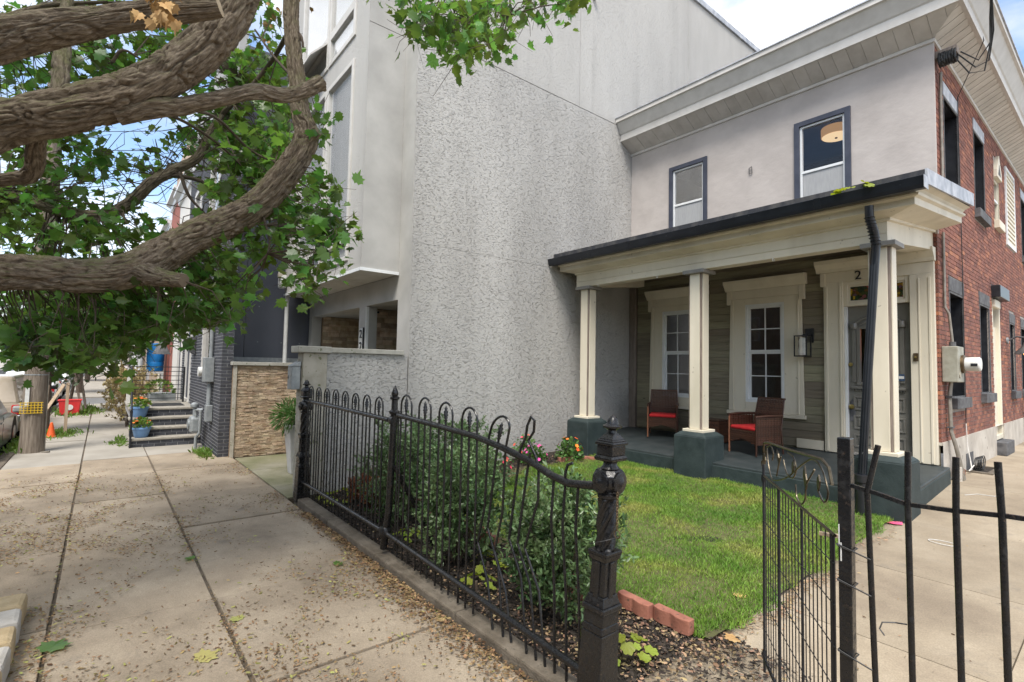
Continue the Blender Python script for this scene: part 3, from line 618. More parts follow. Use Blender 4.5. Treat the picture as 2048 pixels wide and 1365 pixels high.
# ground floor windows with eared cream surrounds
def porch_window(h):
    x0, x1, z0, z1 = h; cx = (x0+x1)/2; y = HY
    w = MB(); 
    for s in (-1, 1):   # tapered side boards, wider at the foot
        a = cx+s*.345; w.prism([(a, z0-.17), (cx+s*.665, z0-.17), (cx+s*.63, 3.20), (a, 3.20)], 'y', y-.035, y-.004)
    w.box(cx-.345, cx+.345, y-.035, y-.004, z1, 3.20).box(cx-.345, cx+.345, y-.035, y-.004, z0-.17, z0)
    w = w.build('window_surround', 'cream_paint', house, bevel=.004)
    bx('frieze_board', 'cream_paint', w, cx-.645, cx+.645, y-.052, y-.004, 3.202, 3.36, bevel=.004)
    MB().prism([(y-.004,3.362),(y-.06,3.362),(y-.085,3.40),(y-.10,3.42),(y-.15,3.50),(y-.16,3.545),(y-.004,3.56)], 'x', cx-.72, cx+.72).build('header_moulding', 'cream_paint', w, bevel=.003)
    for s in (-1, 1): bx('header_ear', 'cream_paint', w, cx+s*.645-.045, cx+s*.645+.045, y-.062, y-.004, 3.11, 3.36, bevel=.004)
    for s in (-1, 1): bx('edge_bead', 'cream_paint', w, cx+s*.58-.012, cx+s*.58+.012, y-.048, y-.034, z0-.16, 3.18, bevel=.003)
    bx('sill', 'cream_paint', w, cx-.69, cx+.69, y-.07, y-.004, z0-.235, z0-.172, bevel=.006)
    f = ring(x0, x1, z0, z1, .045, y-.03, y+.07).build('window_frame', 'white_vinyl', house, bevel=.004)
    zm = (z0+z1)/2+.02
    for (za, zb, yy) in ((zm, z1-.045, y+.0), (z0+.045, zm, y+.022)):
        a, b = x0+.045, x1-.045
        s_ = ring(a, b, za, zb, .036, yy, yy+.03).build('sash', 'white_vinyl', f, bevel=.003)
        bx('muntin', 'white_vinyl', f, cx-.009, cx+.009, yy+.004, yy+.024, za+.036, zb-.036)
        zc = (za+zb)/2
        for p, q in ((a+.036, cx-.009), (cx+.009, b-.036)):
            bx('muntin', 'white_vinyl', f, p, q, yy+.004, yy+.024, zc-.008, zc+.008)
            for g0, g1 in ((za+.036, zc-.008), (zc+.008, zb-.036)): bx('pane', 'glass', f, p, q, yy+.012, yy+.015, g0, g1)
porch_window(W1); porch_window(W2)
# door with surround
ds = MB().box(-3.30,-3.02,HY-.06,HY+.03,.585,3.33).box(-2.15,-1.86,HY-.06,HY+.03,.585,3.33).box(-3.30,-1.86,HY-.06,HY+.03,3.33,3.50).build('door_surround', 'cream_paint', house, bevel=.005)
MB().prism([(HY-.004,3.502),(HY-.085,3.502),(HY-.10,3.55),(HY-.17,3.63),(HY-.185,3.69),(HY-.004,3.70)], 'x', -3.40, -1.845).build('header_moulding', 'cream_paint', ds, bevel=.004)
bx('header_ear', 'cream_paint', ds, -3.345,-3.27,HY-.075,HY+.02,3.28,3.50,bevel=.004)
for a, b in ((-3.27,-3.24), (-3.07,-3.045), (-2.05,-2.03), (-1.93,-1.90)): bx('pilaster_bead', 'cream_paint', ds, a, b, HY-.072, HY-.058, .60, 3.27, bevel=.004)
tb = ring(-3.02,-2.15,2.93,3.33,.06,HY-.03,HY+.05).build('transom_frame', 'cream_paint', house, bevel=.005)
bx('stained_pane', 'stained_glass', tb, -2.93,-2.24,HY+.005,HY+.012,3.02,3.25, label='coloured leaded glass transom')
ring(-2.96,-2.21,2.99,3.27,.03,HY-.005,HY+.02).build('transom_bead', 'cream_paint', tb, bevel=.004)
bx('threshold', 'grey_cap', house, -3.02,-2.15,HY-.08,HY+.06,.582,.615,bevel=.006)
door = MB()
dy = HY+.055
DG = (-2.815,-2.36,1.72,2.58)
door.wall((-3.019,dy,0),(1,0,0),(0,0,1),(0,-1,0),(0,.868),(.60,2.93),[(DG[0]+3.019,DG[1]+3.019,DG[2],DG[3])],.04)
door = door.build('front_door', 'door_grey', house, recalc=False)
bx('door_jamb', 'white_vinyl', house, -3.018,-2.98,HY-.012,HY+.05,.62,2.925,bevel=.003)
ring(DG[0]-.05,DG[1]+.05,DG[2]-.05,DG[3]+.03,.05,dy-.03,dy+.0).build('glazing_bead', 'door_grey', door, bevel=.006)
bx('door_pane', 'glass', door, DG[0],DG[1],dy+.015,dy+.02,DG[2],DG[3])
for s in (DG[0]-.085, DG[1]+.085): 
    bx('fluted_strip', 'door_grey', door, s-.03, s+.03, dy-.026, dy, 1.72, 2.56, bevel=.006)
    MB().lathe((s, dy-.02, 0), [(.05,2.565),(.055,2.60),(.045,2.66)], 10).build('strip_capital', 'door_grey', door, bevel=.003)
arc = [( -2.5875+.33*math.cos(a), 2.56+.20*math.sin(a)) for a in np.linspace(0, PI, 17)]
MB().tube([(p[0], dy-.02, p[1]) for p in arc], .022, 8).build('arched_moulding', 'door_grey', door, smooth='auto')
MB().tube([(-2.5875+.25*math.cos(a), dy-.012, 2.575+.12*math.sin(a)) for a in np.linspace(0, PI, 13)], .014, 8).build('inner_arch', 'door_grey', door, smooth='auto')
bx('door_shelf', 'door_grey', door, -2.94,-2.235,dy-.05,dy,1.615,1.655,bevel=.006)
for i in range(22): bx('dentil', 'door_grey', door, -2.92+i*.031, -2.903+i*.031, dy-.03, dy, 1.585, 1.612)
for zz0, zz1 in ((1.28,1.50), (.98,1.20), (.70,.90)):
    for a, b in ((-2.92,-2.62), (-2.55,-2.25)):
        ring(a, b, zz0, zz1, .028, dy-.016, dy).build('panel_moulding', 'door_grey', door, bevel=.004)
        bx('raised_panel', 'door_grey', door, a+.06, b-.06, dy-.014, dy, zz0+.05, zz1-.05, bevel=.008)
bx('letter_slot', 'black_paint', door, -2.66,-2.48,dy-.012,dy,1.215,1.265)
MB().lathe((-2.945,dy-.035,2.0), [(.001,-.012),(.03,-.01),(.03,.008),(.02,.03),(.001,.035)], 14, 'y').build('deadbolt', 'brass', door, smooth='auto')
kp = MB().prism([(-2.975,1.10),(-2.90,1.10),(-2.89,1.16),(-2.90,1.40),(-2.935,1.46),(-2.97,1.40),(-2.98,1.16)], 'y', dy-.012, dy).build('lock_plate', 'dark_stone', door, bevel=.003)
MB().lathe((-2.935,dy-.05,1.33), [(.001,-.03),(.032,-.024),(.04,0),(.02,.02),(.014,.045)], 14, 'y').build('door_knob', 'brass', door, smooth='auto')
sk = MB().prism([(-2.325,1.76),(-2.245,1.76),(-2.24,1.81),(-2.25,1.86),(-2.32,1.86),(-2.33,1.81)], 'y', dy-.034, dy-.031).build('security_sticker', 'car_blue', door)
bx('sticker_band', 'white_plastic', sk, -2.318,-2.252,dy-.037,dy-.0345,1.79,1.83)
bx('glowing_hall_panel', 'warm_panel', house, -2.83,-2.34,10.4,10.42,2.10,2.75)  # glowing panel, no lamp: stands in for the warm lit hall
bx('hall_wall', 'interior', house, -3.15,-1.95,10.6,10.64,.6,3.4)
# number over the door, bell, wall light
nm = text_mesh('house_number', '2', .20, 'black_paint', house, (-2.80, HY-.066, 3.345), (1,0,0), (0,0,1)); nm['label'] = 'black numeral 2 over the front door'
bl = bx('door_bell', 'old_bronze', house, -2.115,-2.055,HY-.082,HY-.073,2.05,2.17,bevel=.003)
MB().lathe((-2.085,HY-.09,2.11), [(.001,-.012),(.012,-.01),(.014,.008)], 12, 'y').build('button', 'brass', bl)
wl = thing('wall_lantern', 'black box lantern with textured glass on the siding beside the front door', 'lamp', (-3.56,HY,2.1))
bx('back_plate', 'black_paint', wl, -3.60,-3.47,HY-.03,HY-.004,2.36,2.60,bevel=.004)
bx('arm', 'black_paint', wl, -3.59,-3.50,HY-.16,HY-.03,2.475,2.50)
cx, cy = -3.585, HY-.17
bx('lantern_top', 'black_paint', wl, cx-.1, cx+.1, cy-.1, cy+.1, 2.46, 2.475); bx('lantern_base', 'black_paint', wl, cx-.1, cx+.1, cy-.1, cy+.1, 2.12, 2.14)
for i in (-1,1):
    for j in (-1,1): bx('lantern_bar', 'black_paint', wl, cx+i*.092-.008, cx+i*.092+.008, cy+j*.092-.008, cy+j*.092+.008, 2.14, 2.46)
ring(cx-.085, cx+.085, 2.14, 2.46, .004, cy-.09, cy-.088).build('glass_front', 'lamp_glass', wl)
MB().box(cx-.084,cx+.084,cy-.092,cy-.089,2.142,2.458).build('glass_pane', 'lamp_glass', wl); MB().box(cx+.089,cx+.092,cy-.084,cy+.084,2.142,2.458).build('glass_pane', 'lamp_glass', wl)
MB().lathe((cx,cy,0), [(.06,2.15),(.065,2.22),(.05,2.30),(.06,2.38),(.04,2.44)], 14).build('inner_cylinder', 'white_plastic', wl, smooth='auto')
hk = MB().tube([(-4.555,HY-.02,5.66),(-4.50,HY-.03,5.68),(-4.495,HY-.02,5.56),(-4.545,HY-.02,5.56),(-4.555,HY-.02,5.66)], .008, 6).build('wall_bracket', 'dark_stone', house)
# ---- eaves
EZ, EO, SO = 6.80, 7.00, .38
sof = bx('soffit_backing', 'vinyl', house, HX0, HX1+.1, HY-.02, HY+.02, EZ+.06, EO+.1)
def strip_quad(p, q, r, s, th=.012): 
    n = (Vector(q)-Vector(p)).cross(Vector(s)-Vector(p)).normalized()*th
    return MB().add([p,q,r,s]+[tuple(Vector(a)+n) for a in (p,q,r,s)], [(0,1,2,3),(7,6,5,4),(0,4,5,1),(1,5,6,2),(2,6,7,3),(3,7,4,0)])
xs = np.arange(HX0, HX1+SO, .203)
for i, a in enumerate(xs):
    b = a+.199; j = .005*(i % 2)
    def yo(x): return HY-SO if x <= HX1 else None
    yi = HY-max(0, a-HX1); yj = HY-max(0, b-HX1)
    if b > HX1+SO: b = HX1+SO; yj = HY-SO+.001
    zi = EZ+(HY-yi)/SO*(EO-EZ); zj = EZ+(HY-yj)/SO*(EO-EZ)
    strip_quad((a,yi,zi-j),(b,yj,zj-j),(b,HY-SO,EO-j),(a,HY-SO,EO-j)).build('soffit_panel', 'soffit_vinyl', sof, recalc=True)
ys = np.arange(HY-SO, 19.6, .105)
for i, a in enumerate(ys):
    b = a+.100; j = .006*(i % 2)
    xi = HX1+max(0, HY-a); xj = HX1+max(0, HY-b)
    zi = EZ+(xi-HX1)/SO*(EO-EZ); zj = EZ+(xj-HX1)/SO*(EO-EZ)
    if xi >= HX1+SO-.002: xi = HX1+SO-.002; zi = EO
    strip_quad((xi,a,zi-j),(HX1+SO,a,EO-j),(HX1+SO,b,EO-j),(xj,b,zj-j)).build('soffit_panel', 'soffit_vinyl', sof, recalc=True)
cpath = [(HX0,HY),(HX1,HY),(HX1,19.6)]
MB().sweep(cpath, [(.36,6.985),(.41,6.985),(.41,7.13),(.43,7.15),(.54,7.36),(.58,7.37),(.58,7.46),(.36,7.48)]).build('eaves_fascia', 'vinyl', house)
MB().sweep(cpath, [(.585,7.455),(.60,7.455),(.60,7.475),(.3,7.50),(.3,7.483)]).build('drip_edge', 'flashing', house)
MB().sweep(cpath, [(.002,6.74),(.03,6.745),(.035,6.79),(.02,6.80),(.002,6.80)]).build('wall_bead', 'soffit_vinyl', house)
bx('roof', 'roof_edge', house, HX0, HX1+.3, HY-.3, 19.6, 7.40, 7.49)
# ---- brick side wall
SW = [(9.85,10.78,4.55,6.12),(12.05,12.95,4.85,6.28),(13.98,14.52,5.02,5.92),(17.6,18.5,4.85,6.3),(9.95,10.85,1.52,3.12),(12.2,13.05,1.55,3.14),(15.4,16.05,1.55,3.02),(17.0,17.8,1.55,3.02)]
SDOOR = (13.42,14.28,.62,3.38)
holes = [(h[0]-HY, h[1]-HY, h[2], h[3]) for h in SW+[SDOOR]]
bw = MB().wall((HX1-.004,HY,0), (0,1,0), (0,0,1), (1,0,0), (0,10.2), (.88,6.80), [h for h in holes if h[2] > .8]+[(SDOOR[0]-HY,SDOOR[1]-HY,.88,SDOOR[3])], .02).build('brick_wall', 'mortar', house, recalc=False)
LINT = [(h[0]-.04,h[1]+.04,h[3],h[3]+.24) for h in SW[:2]+SW[3:]]+[(13.98,14.52,5.92,6.35),(15.3,16.5,4.75,6.5)]
SILL = [(h[0]-.06,h[1]+.06,h[2]-.17,h[2]) for h in SW]+[(13.36,14.36,3.38,3.62)]
block = [tuple(h) for h in SW]+[SDOOR]+LINT+SILL
bricks = []
row = 0; z = .905; bhh, bl_ = .057, .200
while z < 6.76:
    y = HY+(.0 if row % 2 else -.105)
    while y < 19.4:
        a, b = max(y, HY+.002), y+bl_
        segs = [(a, b)]
        for h in block:
            if z+bhh > h[2]+.004 and z < h[3]-.004:
                ns = []
                for s0, s1 in segs:
                    if h[1] <= s0 or h[0] >= s1: ns.append((s0, s1)); continue
                    if h[0] > s0+.02: ns.append((s0, h[0]-.004))
                    if h[1] < s1-.02: ns.append((h[1]+.004, s1))
                segs = ns
        for s0, s1 in segs:
            if s1-s0 > .03: bricks.append((HX1-.03+R_.uniform(-.002,.003), (s0+s1)/2, z+bhh/2, .07, s1-s0, bhh))
        y += bl_+.010
    z += bhh+.010; row += 1
pieces('brick', bricks, bw, 'red_brick', 300)
bx('stucco_return', 'pink_stucco', house, HX1-.02, HX1+.012, HY-.001, HY+.05, 3.9, 6.74)
MB().wall((HX1+.02,HY-.01,0),(0,1,0),(0,0,1),(1,0,0),(0,10.2),(.30,.90),[(SDOOR[0]-HY,SDOOR[1]-HY,.56,.90)],.2).build('foundation', 'base_parge', house, recalc=False)
bx('foundation_cap', 'base_parge', house, HX1-.05, HX1+.019, HY, SDOOR[0], .86, .902); bx('foundation_cap', 'base_parge', house, HX1-.05, HX1+.019, SDOOR[1], 19.4, .86, .902)
for i, h in enumerate(SW):
    small = i == 2
    y0, y1, z0, z1 = h; d = .06 if small else .24
    q = MB()
    for a, b in (((y0,z0),(y1,z0)), ((y1,z0),(y1,z1)), ((y1,z1),(y0,z1)), ((y0,z1),(y0,z0))):
        q.add([(HX1+.006,a[0],a[1]),(HX1+.006,b[0],b[1]),(HX1-d,b[0],b[1]),(HX1-d,a[0],a[1])], [(0,1,2,3)])
    wv = q.build('window_reveal', 'cream_paint' if small else 'black_paint', house, recalc=False)
    if not small: yring(y0-.025, y1+.025, z0-.01, z1+.02, .03, HX1-.002, HX1+.012).build('reveal_edge', 'dark_stone', wv)
    x = HX1-d+.05
    yring(y0+.002, y1-.002, z0+.002, z1-.002, .05, x-.05, x+.0).build('window_frame', 'cream_paint' if small else 'white_vinyl', wv, bevel=.004)
    zm = (z0+z1)/2
    bx('meeting_rail', 'white_vinyl', wv, x-.03, x+.003, y0+.05, y1-.05, zm-.02, zm+.02)
    bx('upper_pane', 'mirror_glass', wv, x-.03, x-.026, y0+.052, y1-.052, zm+.02, z1-.052); bx('lower_pane', 'glass', wv, x-.04, x-.036, y0+.052, y1-.052, z0+.052, zm-.02)
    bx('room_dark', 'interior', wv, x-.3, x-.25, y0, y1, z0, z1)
    if i != 0: bx('window_sill', 'cream_paint' if small else 'dark_stone', house, HX1-.02, HX1+.085, y0-.055, y1+.055, z0-.165, z0-.003, bevel=.006)
    if not small: bx('stone_lintel', 'flashing' if z0 > 4 else 'dark_stone', house, HX1-.05, HX1+.018, y0-.04, y1+.04, z1+.021, z1+.235, bevel=.006)
# pointed vent above the small window, louvred panel, side door
MB().prism([(13.98,5.925),(14.52,5.925),(14.50,6.08),(14.25,6.42),(14.0,6.08)], 'x', HX1-.02, HX1+.06).build('pointed_hood', 'cream_paint', house, bevel=.006)
MB().prism([(14.10,5.99),(14.40,5.99),(14.25,6.22)], 'x', HX1+.05, HX1+.063).build('hood_vent', 'dark_stone', house)
lv = yring(15.3,16.5,4.75,6.5,.06,HX1-.02,HX1+.03).build('louvre_frame', 'white_vinyl', house)
for i in range(16): MB().prism([(HX1+.0,4.82+i*.101),(HX1+.024,4.82+i*.101),(HX1+.006,4.92+i*.101),(HX1+.0,4.92+i*.101)], 'y', 15.36, 16.44).build('louvre_slat', 'cream_paint', lv)
bx('door_canopy', 'black_paint', house, HX1-.05, HX1+.14, 13.34, 14.38, 3.385, 3.62, bevel=.01)
sd = MB().box(HX1-.10,HX1-.06,13.5,14.2,.62,2.85).build('side_door', 'cream_paint', house)
yring(13.422,14.278,.62,3.378,.09,HX1-.12,HX1-.0).build('side_door_frame', 'cream_paint', house, bevel=.006)
bx('frame_crown', 'cream_paint', house, HX1-.1, HX1+.05, 13.43, 14.0, 3.2, 3.36, bevel=.02)
bx('door_step', 'dark_stone', house, HX1-.15, HX1+.16, 13.40, 14.30, .35, .60, bevel=.012)
# ---- porch
PYF = 7.20; PC = [(-6.74,7.30), (-4.39,7.30), (-1.96,7.30)]
def fz(y): return .475+.0485*(y-7.24)             # the floor falls a little towards the street
def wedge(x0, x1, y0, y1, b0, b1, t0, t1): return MB().add([(x0,y0,b0),(x1,y0,b0),(x1,y1,b1),(x0,y1,b1),(x0,y0,t0),(x1,y0,t0),(x1,y1,t1),(x0,y1,t1)], [(0,3,2,1),(4,5,6,7),(0,1,5,4),(1,2,6,5),(2,3,7,6),(3,0,4,7)])
wedge(-7.28, -1.74, 7.24, HY-.004, .42, .50, fz(7.24), fz(HY)).build('porch_floor', 'green_floor', house, bevel=.012)
wedge(-7.282, -1.735, 7.232, HY-.006, .05, .05, fz(7.24)-.035, fz(HY)-.035).build('porch_riser', 'green_concrete', house, bevel=.012)
for (cx, cy) in PC:
    pd = MB().box(cx-.27,cx+.27,cy-.27,cy+.27,.02,.85).frustum(cx,cy,.85,.908,.54,.54,.39,.39)
    pd = pd.build('column_pedestal', 'green_concrete', house, bevel=.014)
    cl = bx('porch_column', 'grey_wood', house, cx-.105, cx+.105, cy-.105, cy+.105, .93, 3.40)
    for s in (-1,1):
        bx('column_board', 'cream_paint', cl, cx-.082, cx+.082, *sorted((cy+s*.1055, cy+s*.122)), .950, 3.368, bevel=.004)
        bx('column_board', 'cream_paint', cl, *sorted((cx+s*.1055, cx+s*.122)), cy-.082, cy+.082, .950, 3.368, bevel=.004)
    bx('column_foot', 'cream_paint', cl, cx-.175, cx+.175, cy-.175, cy+.175, .905, .947, bevel=.006)
    bx('column_cap', 'grey_cap', cl, cx-.18, cx+.18, cy-.18, cy+.18, 3.37, 3.428, bevel=.006)
PXL, PXR, RISE = -6.97, -1.875, .115
prof = [(0,3.43),(0,3.675),(.027,3.68),(.027,3.71),(.235,3.755),(.235,3.835),(.262,3.85),(.268,3.875),(.24,3.89),(.262,3.93),(.305,3.962),(-.2,3.975),(-.2,3.43)]
st4 = []
for o_, z_ in prof: st4.append([(PXL-o_, HY-.2, z_+RISE*(HY-.2-PYF)), (PXL-o_, PYF-o_, z_), (PXR+o_*1.36, PYF-o_, z_), (PXR+o_*1.36, HY+.015, z_+RISE*(HY-PYF))])
m_ = len(prof)
ent = MB().add([st4[j][i] for i in range(4) for j in range(m_)], [(i*m_+j, i*m_+(j+1)%m_, (i+1)*m_+(j+1)%m_, (i+1)*m_+j) for i in range(3) for j in range(m_)]+[tuple(range(m_)), tuple(3*m_+j for j in range(m_))]).build('porch_entablature', 'cream_paint', house, bevel=.003)
MB().sweep([(PXL,PYF),(PXR,PYF)], [(.004,3.535),(.012,3.537),(.012,3.547),(.004,3.549)]).build('frieze_bead', 'cream_paint', ent)
for o_, x_ in ((PXL+.2, 0),): wedge(PXL+.2, PXR-.2, PYF+.2, HY-.004, 3.955, 4.175, 3.965, 4.185).build('porch_ceiling', 'grey_wood', house)
E0 = .31; XR = PXR+.305*1.36+.02
wedge(PXL-.305, XR-.03, PYF-E0, HY, 3.978, 4.225, 4.03, 4.28).build('porch_roof', 'roof_edge', house)
re = bx('roof_edge_strip', 'roof_edge', house, PXL-E0-.015, XR-.003, PYF-E0-.012, PYF-E0+.03, 3.945, 4.095)
for i in range(10): bx('edge_lap', 'roof_edge', re, PXL-.25+i*.57, PXL-.235+i*.57+.2, PYF-E0-.016, PYF-E0-.0125, 3.95+.002*i, 4.09)
q_ = wedge(XR-.002, XR+.02, PYF-E0-.012, 8.0, 3.93, 4.055, 4.10, 4.225).build('side_flashing', 'flashing', house); wedge(XR-.001, XR+.023, 8.003, HY-.01, 4.055, 4.20, 4.225, 4.375).build('flashing_lap', 'flashing', q_)
wedge(PXR+.30, XR-.003, PYF-E0+.03, HY-.01, 3.972, 4.215, 4.06, 4.31).build('roof_side_board', 'roof_edge', house)
# gutter: hollow ogee section, slight fall, with joint sleeves
gp = [(.0,0),(-.03,-.085),(-.045,-.10),(-.10,-.10),(-.112,-.07),(-.122,-.03),(-.13,0),(-.124,.002),(-.105,-.07),(-.095,-.09),(-.05,-.09),(-.038,-.08),(-.008,0)]
def gutter_run(x0, x1, z0, z1, name, par, grow=1.0):
    grow *= 1.3; q = MB(); n_ = len(gp); yb = PYF-E0-.013
    q.add([(x0, yb+a*grow+(grow-1.3)*.06, z0+b*grow+(grow-1.3)*.05) for a, b in gp]+[(x1, yb+a*grow+(grow-1.3)*.06, z1+b*grow+(grow-1.3)*.05) for a, b in gp],
          [tuple(range(n_)), tuple(range(n_, 2*n_))]+[(i,(i+1)%n_,n_+(i+1)%n_,n_+i) for i in range(n_)])
    return q.build(name, 'black_gutter', par, bevel=.003)
GX1 = -1.42
GZ = lambda x: 3.985-.012*(x-GX1)/(PXL-GX1)
gut = gutter_run(-7.29, GX1, GZ(PXL), GZ(GX1), 'gutter', house)
for x in (-6.25,-5.4,-4.1,-2.5): gutter_run(x, x+.075, GZ(x), GZ(x+.07), 'gutter_sleeve', gut, 1.05)
bx('gutter_end', 'flashing', gut, GX1+.001, GX1+.006, PYF-E0-.18, PYF-E0-.013, GZ(GX1)-.13, GZ(GX1)+.005)
# downpipe of ribbed rectangular section in front of the right column
dp = [onY(1738,412,6.80), onY(1739,436,6.82), onY(1748,464,6.90), onY(1752,490,6.97), onY(1749,530,6.98), onY(1735,760,6.98), onY(1724,955,6.95)]
dpo = MB().tube(dp, [.045,.046,.047,.047,.046,.046,.046], 10).build('downpipe', 'black_gutter', house, smooth='auto')
for k_ in (-.030, -.010, .011, .031):
    MB().tube([(q[0]+k_, q[1]-.044+abs(k_)*.45, q[2]) for q in dp[4:]], .009, 6).build('downpipe_rib', 'black_gutter', dpo, smooth='auto')
for i in range(9):
    t_ = i/8; a = Vector(dp[1]).lerp(Vector(dp[3]), t_); MB().lathe(a, [(.049,-.006),(.057,0),(.049,.006)], 12).build('elbow_crimp', 'black_gutter', dpo, smooth='auto')
e = dp[-1]
MB().lathe((e[0],e[1],0), [(.063,.10),(.063,e[2]-.06),(.08,e[2]-.05),(.084,e[2]+.03),(.075,e[2]+.035)], 18).build('drain_boot', 'black_paint', house, smooth='auto')
for x, mm_ in ((-5.1,'white_plastic'),(-3.2,'white_plastic'),(-6.4,'white_plastic')): MB().tube([(x,PYF-.005,3.43),(x,PYF-.02,3.40),(x+.02,PYF-.02,3.39),(x+.025,PYF-.01,3.41)], .005, 5).build('cup_hook', mm_, house)
# ---- wicker chairs and the little table
def wicker_chair(label, cx, cy, rz):
    z0 = fz(cy); c_, s_ = math.cos(rz), math.sin(rz)
    t_ = thing('wicker_chair', label, 'chair', (cx, cy, z0), 'wicker chairs on the porch')
    def X(q): return (cx+q[0]*c_-q[1]*s_, cy+q[0]*s_+q[1]*c_, z0+q[2])
    def B(mb): mb.v = [X(q) for q in mb.v]; return mb
    w, d = .27, .27                                           # front is -y
    for sx in (-1,1):
        B(MB().tube([(sx*w,-d,0),(sx*w,-d,.60)], .014, 8)).build('leg', 'rust_brown' if sx < 0 else 'wicker', t_)
        B(MB().tube([(sx*w,d+.05,0),(sx*w,d,.40),(sx*(w-.02),d+.10,.88)], .013, 8)).build('leg', 'wicker', t_)
        B(MB().tube([(sx*w,-d-.02,.61),(sx*(w+.015),-.05,.625),(sx*w,d+.03,.62)], .021, 8)).build('arm_rest', 'wicker', t_, smooth='auto')
        q = MB()
        for k_ in range(26): q.obox((sx*w+((k_%2)-.5)*.006, 0, .175+k_*.0165), (.012, 2*d-.02, .0145))
        for k_ in range(9): q.obox((sx*w, -d+.03+k_*.06, .39), (.019, .012, .43))
        B(q).build('side_panel', 'wicker', t_, recalc=False)
    q = MB()
    for k_ in range(31):
        zz = .37+k_*.0168; yy = d-.005+(zz-.37)*.21
        q.obox((((k_%2)-.5)*.004, yy+((k_%2)-.5)*.006, zz), (2*w-.04, .012, .0145))
    for k_ in range(17):
        x_ = -w+.03+k_*.03; q.obox((x_, d+.05, .62), (.010, .018, .50), Matrix.Rotation(-.207, 3, 'X'))
    B(q).build('backrest', 'wicker', t_, recalc=False)
    B(MB().tube([(-w+.01,d+.11,.885),(w-.01,d+.11,.885)], .018, 8)).build('top_rail', 'wicker', t_)
    q = MB()
    for k_ in range(11):
        zz = .195+k_*.0165; hw = w-.02; g = max(0, (.245-zz))*3.6
        for sx in (-1,1): q.obox((sx*(g/2+hw/2), -d+((k_%2)-.5)*.006, zz), (hw-g, .012, .0145)) if g < hw-.02 else None
    B(q).build('front_apron', 'wicker', t_, recalc=False)
    B(MB().box(-w+.01,w-.01,-d,d,.365,.385)).build('seat', 'wicker', t_, recalc=False)
    B(MB().box(-w+.02,w-.02,-d-.01,d-.03,.386,.445)).build('seat_cushion', 'red_fabric', t_, bevel=.024, label='red seat cushion')
wicker_chair('brown wicker chair with red cushion under the left porch window', -6.02, 8.72, .55)
wicker_chair('brown wicker chair with red cushion nearest the front door, turned sideways', -4.02, 8.35, -.28)
tb_ = thing('side_table', 'brown wicker side table between the two porch chairs', 'table', (-4.95,8.75,.549))
q = MB()
for k_ in range(22):
    for s in (-1,1): q.obox((-4.95+s*.2,8.75,.585+k_*.0168), (.012,.40,.0145)); q.obox((-4.95,8.75+s*.2,.585+k_*.0168), (.40,.012,.0145))
q.build('woven_body', 'wicker', tb_, recalc=False); bx('table_top', 'wicker', tb_, -5.16,-4.74,8.54,8.96,.955,.975)
for i in (-1,1):
    for j in (-1,1): bx('leg', 'wicker', tb_, -4.95+i*.19-.012, -4.95+i*.19+.012, 8.75+j*.19-.012, 8.75+j*.19+.012, .549, .955)
# ---- things fixed to the brick side
em = thing('electric_meter', 'beige electric meter box with round white dial on the brick corner', 'meter', (HX1,9.6,1.7))
bx('meter_box', 'meter_grey', em, HX1+.01, HX1+.19, 9.36, 9.74, 1.76, 2.27, bevel=.012)
MB().lathe((HX1+.19,9.60,2.02), [(.13,0),(.13,.03),(.10,.04)], 20, 'x').build('dial_ring', 'old_bronze', em, smooth='auto')
MB().lathe((HX1+.22,9.60,2.02), [(.095,0),(.10,.10),(.10,.16),(.085,.175),(.001,.178)], 24, 'x').build('dial_cover', 'white_plastic', em, smooth='auto')
bx('display', 'black_paint', em, HX1+.30, HX1+.37, 9.497, 9.499, 1.99, 2.03)
MB().lathe((HX1+.192,9.44,1.86), [(.04,0),(.04,.008),(.001,.01)], 16, 'x').build('knockout', 'limestone', em)
MB().tube([(HX1+.10,9.55,2.27),(HX1+.10,9.55,2.34)], .04, 12).build('hub', 'dark_stone', em)
cd = MB().tube([(HX1+.10,9.55,2.33),(HX1+.07,9.54,2.75),(HX1+.03,9.52,2.85),(HX1+.03,9.52,3.95)], .018, 8).build('service_conduit', 'conduit', smooth='auto', label='thin grey conduit running up the brick corner from the meter', category='pipe')
cd2 = MB().tube([(HX1+.03,9.56,4.1),(HX1+.03,9.56,6.05),(HX1+.05,9.5,6.35)], .02, 8).build('service_conduit', 'conduit', smooth='auto', label='grey conduit up the brick corner above the porch roof', category='pipe')
dc = thing('ground_conduit', 'pair of bent grey conduits below the electric meter running to the ground', 'pipe', (HX1+.1,9.6,.36))
for k_, (a, b) in enumerate(((9.53,9.66),(9.59,9.74))):
    MB().tube([(HX1+.07,a+.02,1.78),(HX1+.05,a,1.55),(HX1+.06,a,1.05),(HX1+.10,a+.04,.85),(HX1+.14,b,.52),(HX1+.16,b+.02,.36)], .02, 8).build('conduit_pipe', 'conduit', dc, smooth='auto')
bx('pipe_strap', 'dark_stone', dc, HX1+.025, HX1+.09, 9.5, 9.64, 1.53, 1.56); bx('pipe_strap', 'dark_stone', dc, HX1+.025, HX1+.09, 9.5, 9.64, 1.10, 1.12)
st = thing('standpipe', 'short white clay pipe stub at the foot of the brick wall', 'pipe', (HX1+.14,9.62,.35))
MB().tube([(HX1+.11,9.60,.35),(HX1+.11,9.60,.55)], .055, 14).build('pipe_stub', 'base_parge', st, smooth='auto')
MB().lathe((HX1+.16,9.78,.45), [(.06,-.10),(.06,0),(.045,0),(.045,-.06)], 14, 'x').build('pipe_mouth', 'edging_brick', st, smooth='auto')
cw = thing('cellar_opening', 'small cellar window pit with concrete rim at the foot of the wall', 'window', (HX1+.15,11.0,.35))
